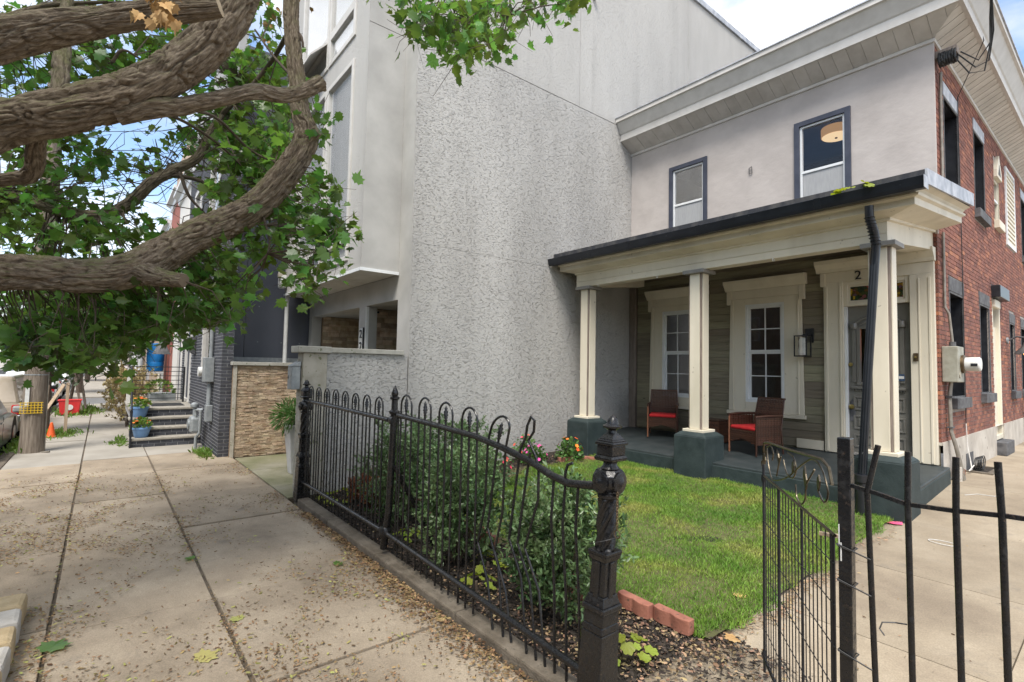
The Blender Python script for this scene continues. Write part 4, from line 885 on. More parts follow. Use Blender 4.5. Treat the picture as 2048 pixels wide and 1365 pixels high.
MB().box(HX1+.021,HX1+.34,10.62,10.70,.33,.375).box(HX1+.021,HX1+.34,11.36,11.44,.33,.375).box(HX1+.27,HX1+.34,10.70,11.36,.33,.375).build('pit_rim', 'concrete_curb', cw)
bx('pit_dark', 'soil', cw, HX1+.021, HX1+.27, 10.70, 11.36, .354, .358); bx('cellar_recess_shade', 'dark_stone', cw, HX1+.018, HX1+.024, 10.72, 11.25, .36, .62)  # flat dark sheets: shade of pit and recess put in as colour
co = MB()
for k_ in range(5):
    co.tube([(HX1+.10+.02*k_, 10.98+.17*math.cos(a), .45+.10*math.sin(a)+.01*k_) for a in np.linspace(0, 2*PI, 22)], .008, 5)
co.build('coiled_cable', 'wire_black', label='coil of black cable leaning at the cellar opening', category='cable')
MB().tube([(HX1+.03,10.72,1.1),(HX1+.04,10.72,.75),(HX1+.08,10.68,.52),(HX1+.12,10.50,.42),(HX1+.10,10.42,.40),(HX1+.14,10.55,.48)], .008, 6).build('white_cable', 'wire_white', label='thin white cable hanging down the foundation beside the black coil', category='cable')
MB().tube([(HX1+.03,10.62,9.0),(HX1+.42,10.30,7.0),(HX1+.03,10.70,6.4),(HX1+.03,10.74,3.2),(HX1+.03,10.72,1.1)], .007, 6).build('drop_cable', 'wire_black', label='long black cable dropping down the brick side past the windows', category='cable')
gl_ = thing('barn_lamp', 'small dark gooseneck lamp lit orange on the brick wall past the side door', 'lamp', (HX1,14.95,2.5))
MB().lathe((HX1,14.95,2.62), [(.07,.0),(.07,.03),(.03,.04)], 14, 'x').build('wall_plate', 'grey_metal', gl_); MB().tube([(HX1+.03,14.95,2.62),(HX1+.16,14.95,2.70),(HX1+.28,14.95,2.68),(HX1+.31,14.95,2.58)], .018, 8).build('gooseneck', 'dark_stone', gl_, smooth='auto')
MB().lathe((HX1+.31,14.95,0), [(.05,2.58),(.06,2.52),(.19,2.36),(.20,2.33),(.185,2.335),(.05,2.50)], 20).build('shade', 'dark_stone', gl_, smooth='auto'); MB().lathe((HX1+.26,14.95,0), [(.001,2.33),(.04,2.36),(.04,2.42),(.001,2.46)], 12).build('light_bulb', 'bulb', gl_, smooth='auto')
MB().tube([(HX1+.12,16.9,.36),(HX1+.12,16.9,1.35)], .06, 12).build('soil_pipe', 'far_white', smooth='auto', label='white soil pipe standing at the far end of the brick wall', category='pipe')
# insulator block and service drop at the eaves corner
ib = thing('cable_bracket', 'wooden bracket wrapped in black cables under the corner eaves', 'bracket', (HX1+.05,9.45,6.3))
bx('wood_block', 'grey_wood', ib, HX1+.006, HX1+.26, 9.36, 9.50, 6.52, 6.62); 
q = MB()
for k_ in range(9):
    a0 = R_.uniform(0,6); q.tube([(HX1+.06+.03*k_%.2, 9.42+.09*math.cos(a0+s*.9), 6.50+.10*math.sin(a0+s*.9)) for s in range(8)], .016, 6)
q.build('cable_knot', 'wire_black', ib, smooth='auto')
wires = [[(HX1+.25,9.45,6.52),(HX1+.42,9.6,6.30),(HX1+.55,9.7,6.38),(HX1+.62,9.6,6.75),(HX1+.66,9.2,7.3),(HX1+1.6,6.5,9.4)],
         [(HX1+.22,9.42,6.48),(HX1+.36,9.55,6.22),(HX1+.50,9.7,6.25),(HX1+.60,9.62,6.70),(HX1+.66,9.2,7.32),(HX1+1.62,6.5,9.43)],
         [(HX1+.28,9.48,6.55),(HX1+.45,9.62,6.40),(HX1+.58,9.62,6.60),(HX1+.60,9.5,6.9),(HX1+.67,9.2,7.35),(HX1+1.64,6.5,9.47)]]
for k_, w_ in enumerate(wires):
    MB().tube(w_, .010, 6).build('service_wire', 'wire_black', smooth='auto', group='service drop wires at the corner', label='black service wire looping at the eaves corner, '+['lower','lowest','upper'][k_]+' of the three loops', category='cable')
# ------------------------------------------------------------------ tall grey townhouse next door
GX, GY = -7.30, 3.78
gh = thing('grey_townhouse', 'tall grey stucco townhouse with projecting bay beside the porch house', 'house', (-10, 6, 0))
bx('core', 'smooth_stucco', gh, -12.42, GX-.035, GY+.02, 15.45, 3.36, 11.75)
bx('side_core', 'smooth_stucco', gh, -9.0, GX-.035, 6.3, 15.45, .0, 3.36)
for y0, y1, z0, z1, m_ in ((GY,15.5,-.1,3.825,'rough_stucco'),(GY,15.5,3.829,7.33,'rough_stucco'),(GY,7.55,7.345,11.75,'fine_stucco'),(7.56,11.6,7.345,11.75,'fine_stucco'),(11.61,15.5,7.345,11.75,'fine_stucco')):
    bx('stucco_panel', m_, gh, GX-.034, GX, y0, y1, z0, z1)
bx('parapet_cap', 'flashing', gh, -12.5, GX+.05, GY-.05, 15.56, 11.752, 11.90)
vent = MB().lathe((GX+.002,7.95,9.9), [(.05,0),(.05,.10),(.035,.10),(.035,.02)], 14, 'x').build('wall_vent', 'conduit', gh)
# street face of the ground floor: beam, posts, recessed entry clad in stone
bx('front_return', 'smooth_stucco', gh, -7.745, GX-.036, GY-.004, GY+.3, 0, 11.74)
bx('front_return_edge', 'fine_stucco', gh, GX-.035, GX-.001, GY-.003, GY-.0005, 0, 11.74)
bx('entry_beam', 'smooth_stucco', gh, -12.4, -7.75, GY, GY+.25, 2.93, 3.345)
bx('entry_post', 'smooth_stucco', gh, -9.38, -9.06, GY, GY+.22, 0, 2.93); bx('entry_jamb', 'smooth_stucco', gh, -12.4, -12.2, GY, GY+.22, 0, 2.93)
bx('post_edge_trim', 'white_vinyl', gh, -9.058, -9.04, GY-.004, GY+.05, 0, 2.92)
bx('entry_ceiling', 'smooth_stucco', gh, -12.4, -7.75, GY+.25, 6.3, 2.95, 3.0)
def stone_boxes(a0, a1, z0, z1, mk, lo=.10, hi=.30, hs=(.035,.05,.065)):
    out = []; z = z0
    while z < z1-.015:
        h = min(R_.choice(hs), z1-z); a = a0-R_.uniform(0, .15)
        while a < a1:
            w = R_.uniform(lo, hi); s0, s1 = max(a, a0), min(a+w, a1)
            if s1-s0 > .015: out.append(mk((s0+s1)/2, z+h/2, s1-s0-.004, h-.004, R_.uniform(.008,.022)))
            a += w
        z += h
    return out
pw = bx('entry_partition', 'tan_mortar', gh, -9.65, -9.56, GY+.23, 6.3, .5, 2.95)
pieces('ledge_stone', stone_boxes(GY+.23, 6.3, 1.2, 2.94, lambda a, z, w, h, t_: (-9.56+t_/2, a, z, t_, w, h), .18, .5, (.06,.08,.10)), pw, 'tan_stone', 120)
lw = bx('entry_side_wall', 'tan_mortar', gh, -12.2, -12.1, GY+.23, 5.6, .5, 2.95)
pieces('ledge_stone', stone_boxes(GY+.23, 5.6, 1.2, 2.94, lambda a, z, w, h, t_: (-12.1+t_/2, a, z, t_, w, h), .18, .5, (.06,.08,.10)), lw, 'tan_stone', 80)
kw = bx('entry_back_wall', 'tan_mortar', gh, -12.1, -9.66, 5.2, 5.3, .5, 2.95)
pieces('ledge_stone', stone_boxes(-12.05, -9.7, 1.2, 2.94, lambda a, z, w, h, t_: (a, 5.2-t_/2, z, w, t_, h), .18, .5, (.06,.08,.10)), kw, 'tan_stone', 60)
bx('entry_door_frame', 'white_vinyl', gh, -11.6, -10.2, 5.08, 5.15, 0, 2.22)
pl_ = bx('number_plate', 'white_plastic', gh, -9.29, -9.13, GY-.02, GY-.003, 1.9, 2.52)
text_mesh('house_number', '2', .22, 'black_paint', pl_, (-9.21, GY-.026, 2.34), (1,0,0), (0,0,1)); text_mesh('house_number', '2', .22, 'black_paint', pl_, (-9.21, GY-.026, 2.11), (1,0,0), (0,0,1))
bx('plate_edge', 'black_paint', pl_, -9.128, -9.10, GY-.028, GY-.003, 1.9, 2.53)
fl = thing('flood_light', 'black flood light under the entry ceiling of the grey townhouse', 'lamp', (-9.9,4.2,2.7))
bx('arm', 'black_paint', fl, -9.9, -9.5, 4.2, 4.24, 2.86, 2.90); bx('lamp_body', 'black_paint', fl, -10.15, -9.88, 4.12, 4.3, 2.76, 2.93, bevel=.03)
sc_ = thing('security_camera', 'black security camera on the stone wall of the recessed entry', 'camera', (-10.9,4.9,2.1))
MB().tube([(-11.2,4.8,2.18),(-10.85,4.7,2.36)], .07, 12).build('camera_body', 'black_paint', sc_); MB().tube([(-10.95,4.72,2.28),(-10.85,5.0,2.15),(-10.8,5.16,2.15)], .025, 8).build('mount', 'black_paint', sc_)
# the bay
BX0, BX1, BYF = -12.08, -7.744, 3.12
rows_ = [(3.62,3.94),(4.06,7.02),(7.52,8.02),(8.10,10.9)]; cols_ = [(-11.35,-9.72),(-9.58,-8.36)]
bh_ = [(c[0]-BX0, c[1]-BX0, r[0], r[1]) for c in cols_ for r in rows_]
bay = MB().wall((BX0,BYF,0), (1,0,0), (0,0,1), (0,-1,0), (0,BX1-BX0), (3.37,11.5), bh_, .12).build('bay_front', 'fine_stucco', gh, recalc=False)
for i, (z0, z1) in enumerate(((3.37,7.42),(7.432,11.5))): MB().box(BX1-.05,BX1,BYF+.001,GY-.005,z0,z1).build('bay_side', 'smooth_stucco', gh); MB().box(BX0,BX0+.05,BYF+.001,GY-.005,z0,z1).build('bay_side', 'smooth_stucco', gh)
bx('bay_top', 'flashing', gh, BX0-.03, BX1+.03, BYF-.03, GY-.005, 11.5, 11.56)
for c in cols_:
    for r in rows_:
        w_ = ring(c[0]-.05, c[1]+.05, r[0]-.045, r[1]+.045, .085, BYF-.028, BYF+.05).build('bay_window', 'vinyl', gh, bevel=.006)
        bx('pane', 'bay_glass', w_, c[0]+.034, c[1]-.034, BYF+.02, BYF+.024, r[0]+.038, r[1]-.038)
        bx('curtain', 'curtain', w_, c[0]+.03, c[1]-.03, BYF+.05, BYF+.06, r[0]+.03, r[1]-.03)
aw = MB().add([(-9.72,BYF-.01,8.02),(-11.3,BYF-.01,8.02),(-11.3,BYF-.34,7.66),(-9.72,BYF-.34,7.66),(-9.72,BYF-.01,8.06),(-11.3,BYF-.01,8.06),(-11.3,BYF-.34,7.70),(-9.72,BYF-.34,7.70)],
          [(0,1,2,3),(7,6,5,4),(0,4,5,1),(1,5,6,2),(2,6,7,3),(3,7,4,0)]).build('open_awning_sash', 'vinyl', gh)
sb = bx('bay_soffit', 'far_white', gh, BX0+.01, BX1-.01, BYF+.01, GY-.006, 3.352, 3.368)
for i in range(8): bx('soffit_board', 'vinyl', sb, BX0+.012, BX1-.012, BYF+.02+i*.078, BYF+.094+i*.078, 3.342, 3.351)
MB().sweep([(BX0,GY-.01),(BX0,BYF),(BX1,BYF),(BX1,GY-.01)], [(.003,3.335),(.018,3.335),(.018,3.385),(.003,3.385)]).build('bay_edge_trim', 'white_vinyl', gh)
MB().tube([(-12.16,3.2,0),(-12.16,3.2,11.5)], .045, 10).build('downpipe', 'white_plastic', gh, smooth='auto')
ab = thing('alarm_box', 'white siren box on the lower corner of the grey bay', 'box', (-12.1,3.05,3.5))
bx('box_body', 'white_plastic', ab, -12.14, -11.86, 2.98, 3.105, 3.50, 3.78, bevel=.03); MB().lathe((-11.94,3.0,3.78), [(.001,-.1),(.07,-.06),(.08,0),(.06,.07),(.001,.09)], 14).build('camera_dome', 'limestone', ab, smooth='auto')
# low forecourt wall and its corner pillar
fw = thing('forecourt_wall', 'low rough stucco wall with stone coping joining the grey townhouse', 'wall', (-7.4,2.9,0))
bx('wall_body', 'rough_stucco', fw, -7.52, GX-.004, 2.50, GY-.02, -.05, 2.0); bx('wall_coping', 'coping', fw, -7.56, GX+.035, 2.50, GY-.10, 2.002, 2.075, bevel=.008)
pil = thing('gate_pillar', 'square pillar with stone facing and mossy cap at the end of the iron fence', 'pillar', (-7.47,2.28,0))
bx('pillar_body', 'limestone', pil, -7.53, GX, 2.165, 2.498, -.05, 1.99, bevel=.006); bx('pillar_cap', 'coping', pil, -7.60, GX+.05, 2.08, 2.54, 1.993, 2.085, bevel=.01)
pieces('facing_stone', stone_boxes(-7.53, GX-.02, .0, 1.985, lambda a, z, w, h, t_: (a, 2.165-t_/4, z, w, t_/2, h), .05, .12, (.04,.06,.08)), pil, 'tan_mortar' if 0 else 'limestone', 200)
mbx = thing('mailbox', 'pale grey metal letter box hung on the stone pillar', 'mailbox', (-7.56,1.98,1.5))
bx('mailbox_body', 'grey_metal', mbx, -7.53, -7.33, 2.03, 2.145, 1.48, 1.80, bevel=.006); MB().prism([(2.02,1.803),(2.147,1.803),(2.147,1.87)], 'x', -7.54, -7.32).build('sloped_lid', 'grey_metal', mbx, bevel=.004)
bx('keyhole_plate', 'black_paint', mbx, -7.50, -7.475, 2.025, 2.029, 1.63, 1.67)
# ------------------------------------------------------------------ dark house with brick front and stoop
nh = thing('navy_house', 'dark navy panelled house with charcoal brick street front and stoop', 'house', (-14, 3, 0))
bx('core', 'far_grey', nh, -17.5, -12.54, 2.01, 14, 0, 9.0); bx('front_slab', 'far_grey', nh, -17.5, -11.24, 1.86, 2.005, 0, 9.0)
for y0, y1, z0, z1 in ((2.02,2.42,1.86,5.1),(2.43,4.4,1.86,5.1),(4.41,8,1.86,5.1),(8.01,14,1.86,5.1),(2.02,4.4,5.11,9.0),(4.41,8,5.11,9.0),(8.01,14,5.11,9.0),(2.02,14,0,1.84)):
    bx('cladding_panel', 'navy_panel', nh, -12.538, -12.50, y0, y1, z0, z1)
q = MB()
for yy in (2.7,3.2,3.6):
    for zz in (2.3,3.1,3.9,4.7): q.obox((-12.499,yy,zz), (.004,.022,.022))
q.build('panel_screws', 'grey_metal', nh, recalc=False)
bx('panel_flashing', 'grey_metal', nh, -12.5, -11.201, 2.006, 4.2, 1.70, 1.835); bx('ledge_upstand', 'grey_metal', nh, -12.499, -12.44, 2.006, 4.2, 1.835, 1.95)
NW = [(-13.75,-12.55,1.62,3.3),(-13.75,-12.55,4.3,6.4),(-16.4,-15.2,4.3,6.4)]; ND = (-16.75,-15.7,.76,3.0)
nb = MB().wall((-17.5,1.805,0),(1,0,0),(0,0,1),(0,-1,0),(0,6.27),(-.05,7.4),[(h[0]+17.5,h[1]+17.5,h[2],h[3]) for h in NW+[ND]],.1).build('brick_front', 'light_mortar', nh, recalc=False)
MB().box(-11.236,-11.232,1.81,2.0,-.05,7.4).build('pier_mortar', 'light_mortar', nh)
bxs = []; row = 0; z = .005
while z < 7.3:
    xx = -17.5-(.1 if row % 2 else 0)
    while xx < -11.24:
        a, b = max(xx,-17.5), min(xx+.2,-11.238)
        if b-a > .03 and not any(a < h[1]+.02 and b > h[0]-.02 and z < h[3]+.05 and z+.06 > h[2]-.1 for h in NW+[ND]): bxs.append(((a+b)/2, 1.804, z+.028, b-a-.004, .007, .053))
        xx += .21
    bxs += [(-11.230, 1.90, z+.028, .008, .19, .054)] if row % 2 else [(-11.230, 1.851, z+.028, .008, .092, .054), (-11.230, 1.953, z+.028, .008, .092, .054)]
    z += .067; row += 1
pieces('charcoal_brick', bxs, nb, 'dark_brick', 300)
for h in NW:
    w_ = ring(h[0],h[1],h[2],h[3],.08,1.79,1.90).build('window', 'vinyl', nh, bevel=.006); bx('pane', 'mirror_glass', w_, h[0]+.08,h[1]-.08,1.85,1.855,h[2]+.08,h[3]-.08); bx('curtain', 'curtain', w_, h[0]+.08,h[1]-.08,1.87,1.88,h[2]+.08,h[3]-.08)
    bx('window_sill', 'dark_brick', nh, h[0]-.06,h[1]+.06,1.74,1.81,h[2]-.10,h[2]-.004)
dr_ = ring(ND[0],ND[1],ND[2],ND[3],.07,1.78,1.9).build('door_frame', 'far_white', nh); bx('entrance_door', 'navy_trim', nh, ND[0]+.07,ND[1]-.07,1.84,1.88,ND[2],ND[3]-.07)
bx('house_number', 'black_paint', nh, -15.2,-15.1,1.78,1.794,2.55,2.78)
# stoop climbing along the front
stp = thing('stoop', 'charcoal brick stoop of four stone treads with landing', 'steps', (-14.4,1.15,0))
SX = -13.35; SYa, SYb = .50, 1.785
for i in range(4):
    x1 = SX-.28*i; z0, z1 = .19*i, .19*(i+1); x0 = -16.9 if i == 3 else SX-.28*(i+1)-.03
    rb = bx('riser', 'light_mortar', stp, x0+.03, x1, SYa+.03, SYb, z0-.02, z1-.055)
    for r in range(2):
        k_ = 0; yy = SYa+.035-(.1 if r else 0)
        while yy < SYb:
            a, b = max(yy, SYa+.035), min(yy+.2, SYb)
            if b-a > .03: o = link('step_brick', unit_box('dark_brick'), rb, (x1+.002, (a+b)/2, z0+.03+r*.067)); o.scale = (.012, b-a, .057)
            yy += .21
    for r in range(2):
        xx = x0+.035
        while xx < x1-.02 and i < 3:
            b = min(xx+.2, x1); o = link('step_brick', unit_box('dark_brick'), rb, ((xx+b)/2, SYa+.028, z0+.03+r*.067)); o.scale = (b-xx, .012, .057); xx += .21
    bx('stone_tread', 'steps_stone', stp, x0-(.0 if i == 3 else .0), x1+.035, SYa, SYb+.003, z1-.052, z1, bevel=.012)
bx('door_mat', 'rubber', None, -15.5, -14.6, .95, 1.6, .762, .772, label='dark door mat on the stoop landing', category='mat')
rl = thing('stair_railing', 'black metal railing of thin horizontal bars on the stoop landing', 'railing', (-15.9,1.1,.76))
for y_ in (.56, 1.70): bx('post', 'black_paint', rl, -15.92, -15.88, y_-.02, y_+.02, .76, 1.66)
for k_ in range(7): bx('bar', 'black_paint', rl, -15.91, -15.89, .58, 1.68, .86+k_*.115, .875+k_*.115)
bx('top_rail', 'black_paint', rl, -15.925, -15.875, .54, 1.72, 1.66, 1.68)
rl2 = thing('newel_post', 'slim black handrail post with pale strip at the foot of the stoop', 'post', (-13.3,.53,0))
MB().tube([(-13.30,.53,0),(-13.30,.53,.78)], .02, 8).build('post', 'black_paint', rl2); MB().tube([(-13.3,.53,.78),(-14.4,.53,1.66),(-15.88,.53,1.67)], .018, 8).build('hand_rail', 'black_paint', rl2)
bx('pale_post', 'far_white', rl2, -15.86,-15.78,.50,.58,.76,1.64)
# services on the charcoal brick
sv = thing('electric_cabinet', 'grey electric cabinet with conduit on the charcoal brick', 'meter', (-12.2,1.75,.9))
MB().tube([(-12.12,1.75,1.9),(-12.12,1.75,5.5)], .04, 10).build('upper_conduit', 'grey_metal', sv, smooth='auto'); bx('cabinet', 'grey_metal', sv, -12.25, -11.95, 1.62, 1.795, 1.42, 1.92, bevel=.01)
MB().tube([(-12.08,1.74,1.42),(-12.02,1.73,1.1),(-12.02,1.73,.9)], .045, 10).build('lower_conduit', 'grey_metal', sv, smooth='auto'); bx('lower_box', 'grey_metal', sv, -12.15, -11.9, 1.68, 1.795, .62, .95, bevel=.01)
MB().lathe((-12.5,1.68,1.62), [(.10,-.1),(.10,.1)], 16, 'y').build('meter_dial', 'white_plastic', sv, smooth='auto')
gm = thing('gas_meter', 'grey gas meter with pipes at the foot of the charcoal brick', 'meter', (-12.75,1.6,0))
bx('meter_body', 'grey_metal', gm, -12.95, -12.62, 1.50, 1.72, .32, .66, bevel=.05); MB().lathe((-12.78,1.49,.50), [(.11,-.02),(.11,.02),(.001,.021)], 16, 'y').build('meter_face', 'grey_metal', gm, smooth='auto')
for pts in ([(-12.66,1.6,.62),(-12.66,1.6,.80),(-12.5,1.62,.82),(-12.45,1.7,.82)], [(-12.9,1.6,.6),(-12.9,1.6,.78),(-12.92,1.6,.90)], [(-12.45,1.66,.82),(-12.45,1.66,.35),(-12.5,1.6,.25),(-12.5,1.6,-.02)]): MB().tube(pts, .03, 10).build('pipe', 'grey_metal', gm, smooth='auto')
MB().lathe((-12.9,1.6,.86), [(.05,-.03),(.08,.0),(.08,.05),(.03,.09)], 12).build('regulator', 'grey_metal', gm, smooth='auto')
ml = thing('letter_box', 'grey wall letter box beside the dark house door', 'mailbox', (-14.9,1.7,2.0))
MB().prism([(1.795,2.0),(1.70,2.05),(1.62,2.42),(1.795,2.45)], 'x', -15.05, -14.8).build('box_body', 'dark_stone', ml, bevel=.008)
cl_ = thing('cone_lamp', 'dark cone shaped wall lamp on the white house', 'lamp', (-18.2,1.4,2.3))
MB().lathe((-18.2,1.35,0), [(.24,2.02),(.23,2.02),(.02,2.48),(.001,2.50)], 18).build('cone_shade', 'dark_stone', cl_, smooth='auto'); MB().tube([(-18.2,1.35,2.46),(-18.2,1.6,2.44),(-18.2,1.8,2.40)], .02, 6).build('arm', 'dark_stone', cl_)
# ledgestone wall closing the side of the forecourt
sw_ = thing('ledgestone_wall', 'low wall clad in tan split stone strips under a flat coping', 'wall', (-11.1,2.9,0))
bx('wall_core', 'tan_mortar', sw_, -11.198, -11.07, 1.99, 4.2, -.1, 1.775); bx('wall_coping', 'coping', sw_, -11.2, -11.0, 1.95, 4.2, 1.777, 1.845, bevel=.006)
bx('end_strip', 'limestone', sw_, -11.069, -11.03, 1.985, 2.045, -.1, 1.774)
pieces('ledge_stone', stone_boxes(2.05, 4.1, .0, 1.77, lambda a, z, w, h, t_: (-11.07+t_/2, a, z, t_, w, h), .06, .2, (.019,.024,.03)), sw_, 'tan_stone', 300, key=lambda b: b[1])
def catmull(P, R, step):
    P = np.asarray(P, float); R = np.asarray(R, float); out = []; ro = []
    Q = np.vstack([2*P[0]-P[1], P, 2*P[-1]-P[-2]])
    for i in range(len(P)-1):
        p0, p1, p2, p3 = Q[i:i+4]; n = max(2, int(np.linalg.norm(p2-p1)/step))
        for k in range(n):
            t = k/n; out.append(.5*((2*p1)+(-p0+p2)*t+(2*p0-5*p1+4*p2-p3)*t*t+(-p0+3*p1-3*p2+p3)*t**3)); ro.append(R[i]*(1-t)+R[i+1]*t)
    out.append(P[-1]); ro.append(R[-1]); return np.array(out), np.array(ro)
# ------------------------------------------------------------------ iron fence
FY = 2.15
for k_, (a, b) in enumerate(((-7.18,-5.9),(-5.89,-4.6),(-4.59,-3.2),(-3.19,-1.95))):
    MB().obox(((a+b)/2, FY+.005, -.035), (b-a, .15, .20)).build('fence_kerb', 'concrete_curb', bevel=.015, group='concrete kerb under the iron fence', category='kerb', label=['mossy concrete kerb block at the pillar end of the fence','concrete kerb block left of the middle fence post','concrete kerb block right of the middle fence post','low concrete kerb block at the bent end of the fence'][k_])
def ornate_post(label, px, py, lean=0., z0=0., s=1.0):
    t_ = thing('ornate_fence_post', label, 'post', (px, py, z0), 'ornate cast iron posts')
    def fin(mb): mb.v = [(px+(v[0]-px)*.87+lean*(v[2]-z0), py+(v[1]-py)*.87, v[2]) for v in mb.v]; return mb
    q = MB().frustum(px,py,z0,z0+.12,.20,.20,.19,.19).frustum(px,py,z0+.12,z0+.46,.18,.18,.165,.165).frustum(px,py,z0+.46,z0+.50,.165,.165,.15,.15).frustum(px,py,z0+.50,z0+.57,.158,.158,.15,.15).frustum(px,py,z0+.57,z0+.60,.18,.18,.175,.175)
    fin(q).build('square_base', 'iron', t_, bevel=.007)
    q = MB().frustum(px,py,z0+.60,z0+.65,.16,.16,.125,.125).frustum(px,py,z0+.65,z0+.83,.118,.118,.112,.112).frustum(px,py,z0+.83,z0+.865,.125,.125,.15,.15).frustum(px,py,z0+.865,z0+.885,.152,.152,.15,.15)
    for i in (-1,1): q.box(px+i*.062-.006,px+i*.062+.006,py-.02,py+.02,z0+.64,z0+.83).box(px-.02,px+.02,py+i*.062-.006,py+i*.062+.006,z0+.64,z0+.83)
    fin(q).build('panelled_shaft', 'iron', t_, bevel=.005)
    vs = []; nseg, nr = 40, 40
    for i in range(nr+1):
        u = i/nr
        for j in range(nseg):
            a = 2*PI*j/nseg; rr = .053+.012*math.cos(5*(a-u*2.6)) if .02 < u < .98 else .056
            vs.append((px+rr*math.cos(a), py+rr*math.sin(a), z0+.885+.275*u))
    fs = [(i*nseg+j, i*nseg+(j+1)%nseg, (i+1)*nseg+(j+1)%nseg, (i+1)*nseg+j) for i in range(nr) for j in range(nseg)]
    fin(MB().add(vs, fs)).build('twisted_column', 'iron', t_, smooth=True)
    fin(MB().lathe((px,py,z0), [(.05,1.155),(.066,1.165),(.068,1.18),(.05,1.19),(.048,1.20)], 24)).build('collar', 'iron', t_, smooth='auto')
    fin(MB().lathe((px,py,z0), [(.05,1.195),(.088,1.225),(.092,1.25),(.088,1.285),(.055,1.315)], 8, ph=PI/8)).build('boss_block', 'iron', t_, bevel=.005)
    for i in (-1,1):
        fin(MB().lathe((px+i*.078,py,z0+1.252), [(.055,-.012),(.058,.010),(.045,.016),(.03,.016),(.018,.026),(.001,.03)] if i > 0 else [(.055,.012),(.058,-.010),(.045,-.016),(.03,-.016),(.018,-.026),(.001,-.03)], 18, 'x')).build('rosette', 'iron', t_, smooth='auto')
        fin(MB().lathe((px,py+i*.078,z0+1.252), [(.055,-.012*i),(.058,.010*i),(.045,.016*i),(.03,.016*i),(.018,.026*i),(.001,.03*i)], 18, 'y')).build('rosette', 'iron', t_, smooth='auto')
    fin(MB().lathe((px,py,z0), [(.052,1.31),(.06,1.32),(.044,1.335),(.042,1.35),(.055,1.362)], 20)).build('neck', 'iron', t_, smooth='auto')
    q = MB().frustum(px,py,z0+1.36,z0+1.375,.13,.13,.15,.15).frustum(px,py,z0+1.375,z0+1.39,.15,.15,.128,.128).frustum(px,py,z0+1.39,z0+1.445,.124,.124,.124,.124).frustum(px,py,z0+1.445,z0+1.455,.14,.14,.148,.148).frustum(px,py,z0+1.455,z0+1.465,.148,.148,.13,.13).frustum(px,py,z0+1.465,z0+1.475,.132,.132,.12,.12).frustum(px,py,z0+1.475,z0+1.51,.115,.115,.05,.05)
    fin(q).build('square_cap', 'iron', t_, bevel=.004)
    fin(MB().lathe((px,py,z0), [(.03,1.505),(.026,1.522),(.036,1.530),(.058,1.537),(.060,1.546),(.040,1.556),(.036,1.566),(.029,1.585),(.012,1.60),(.001,1.603)], 14)).build('finial', 'iron', t_, smooth='auto')
    return t_
np_ = ornate_post('large ornate black iron post with twisted shaft at the bent fence end', -1.90, FY, lean=.065, z0=.0)
ornate_post('ornate black iron post with square cap against the stone pillar', -7.10, FY, lean=.03, z0=.02, s=2)
# small chain hung on the near post
cx_, cy_ = -1.90+.065*1.2+.085, FY-.03
q = MB()
for k_ in range(12):
    a = PI/2*(k_ % 2); z_ = 1.20-.0155*k_
    q.tube([(cx_+.006*math.cos(b)*math.cos(a), cy_+.006*math.cos(b)*math.sin(a), z_+.011*math.sin(b)) for b in np.linspace(0, 2*PI, 9)], .0022, 5)
q.tube([(cx_+.02*math.cos(b), cy_, .995+.02*math.sin(b)) for b in np.linspace(0, 2*PI, 13)], .003, 5)
q.build('chain', 'old_bronze', label='thin rusty chain with a ring hanging from the large iron post', category='chain')
MB().tube([(-1.90+.05+.075*math.cos(a), FY+.075*math.sin(a), .93+.03*math.cos(a)) for a in np.linspace(-2.6, 2.2, 14)], .0025, 5).build('tie_wire', 'wire_black', label='thin black wire wound around the twisted post', category='wire')
mp_ = thing('slim_fence_post', 'slim round iron post with spear tip in the middle of the fence', 'post', (-4.46,FY,.16))
MB().tube([(-4.55,FY,.12),(-4.46,FY,.5),(-4.41,FY,1.40)], .034, 12).build('post_shaft', 'iron', mp_, smooth='auto')
MB().lathe((-4.41,FY,0), [(.034,1.385),(.05,1.40),(.05,1.415),(.030,1.43),(.028,1.52),(.045,1.53),(.045,1.545),(.025,1.555),(.034,1.575),(.028,1.60),(.001,1.66)], 12).build('spear_tip', 'iron', mp_, smooth='auto')
MB().lathe((-4.52,FY,0), [(.05,.23),(.06,.25),(.06,.31),(.05,.33)], 12).build('rail_collar', 'iron', mp_, smooth='auto')
MB().tube([(-4.41,FY+.02,.9),(-4.40,FY+.42,.20),(-4.40,FY+.44,.1)], .022, 8).build('back_brace', 'iron', mp_, smooth='auto')
MB().lathe((-4.42,FY,1.33), [(.045,-.03),(.05,0),(.045,.03)], 12, 'x').build('rail_socket', 'iron', mp_, smooth='auto')
def bud(x, y, z, lean=0):
    q = MB().lathe((0,0,0), [(.009,-.01),(.016,-.003),(.009,.006),(.018,.02),(.012,.026),(.022,.042),(.014,.05),(.019,.068),(.011,.078),(.013,.092),(.001,.115)], 7)
    q.v = [(x+v[0]+lean*v[2], y+v[1], z+v[2]) for v in q.v]; return q
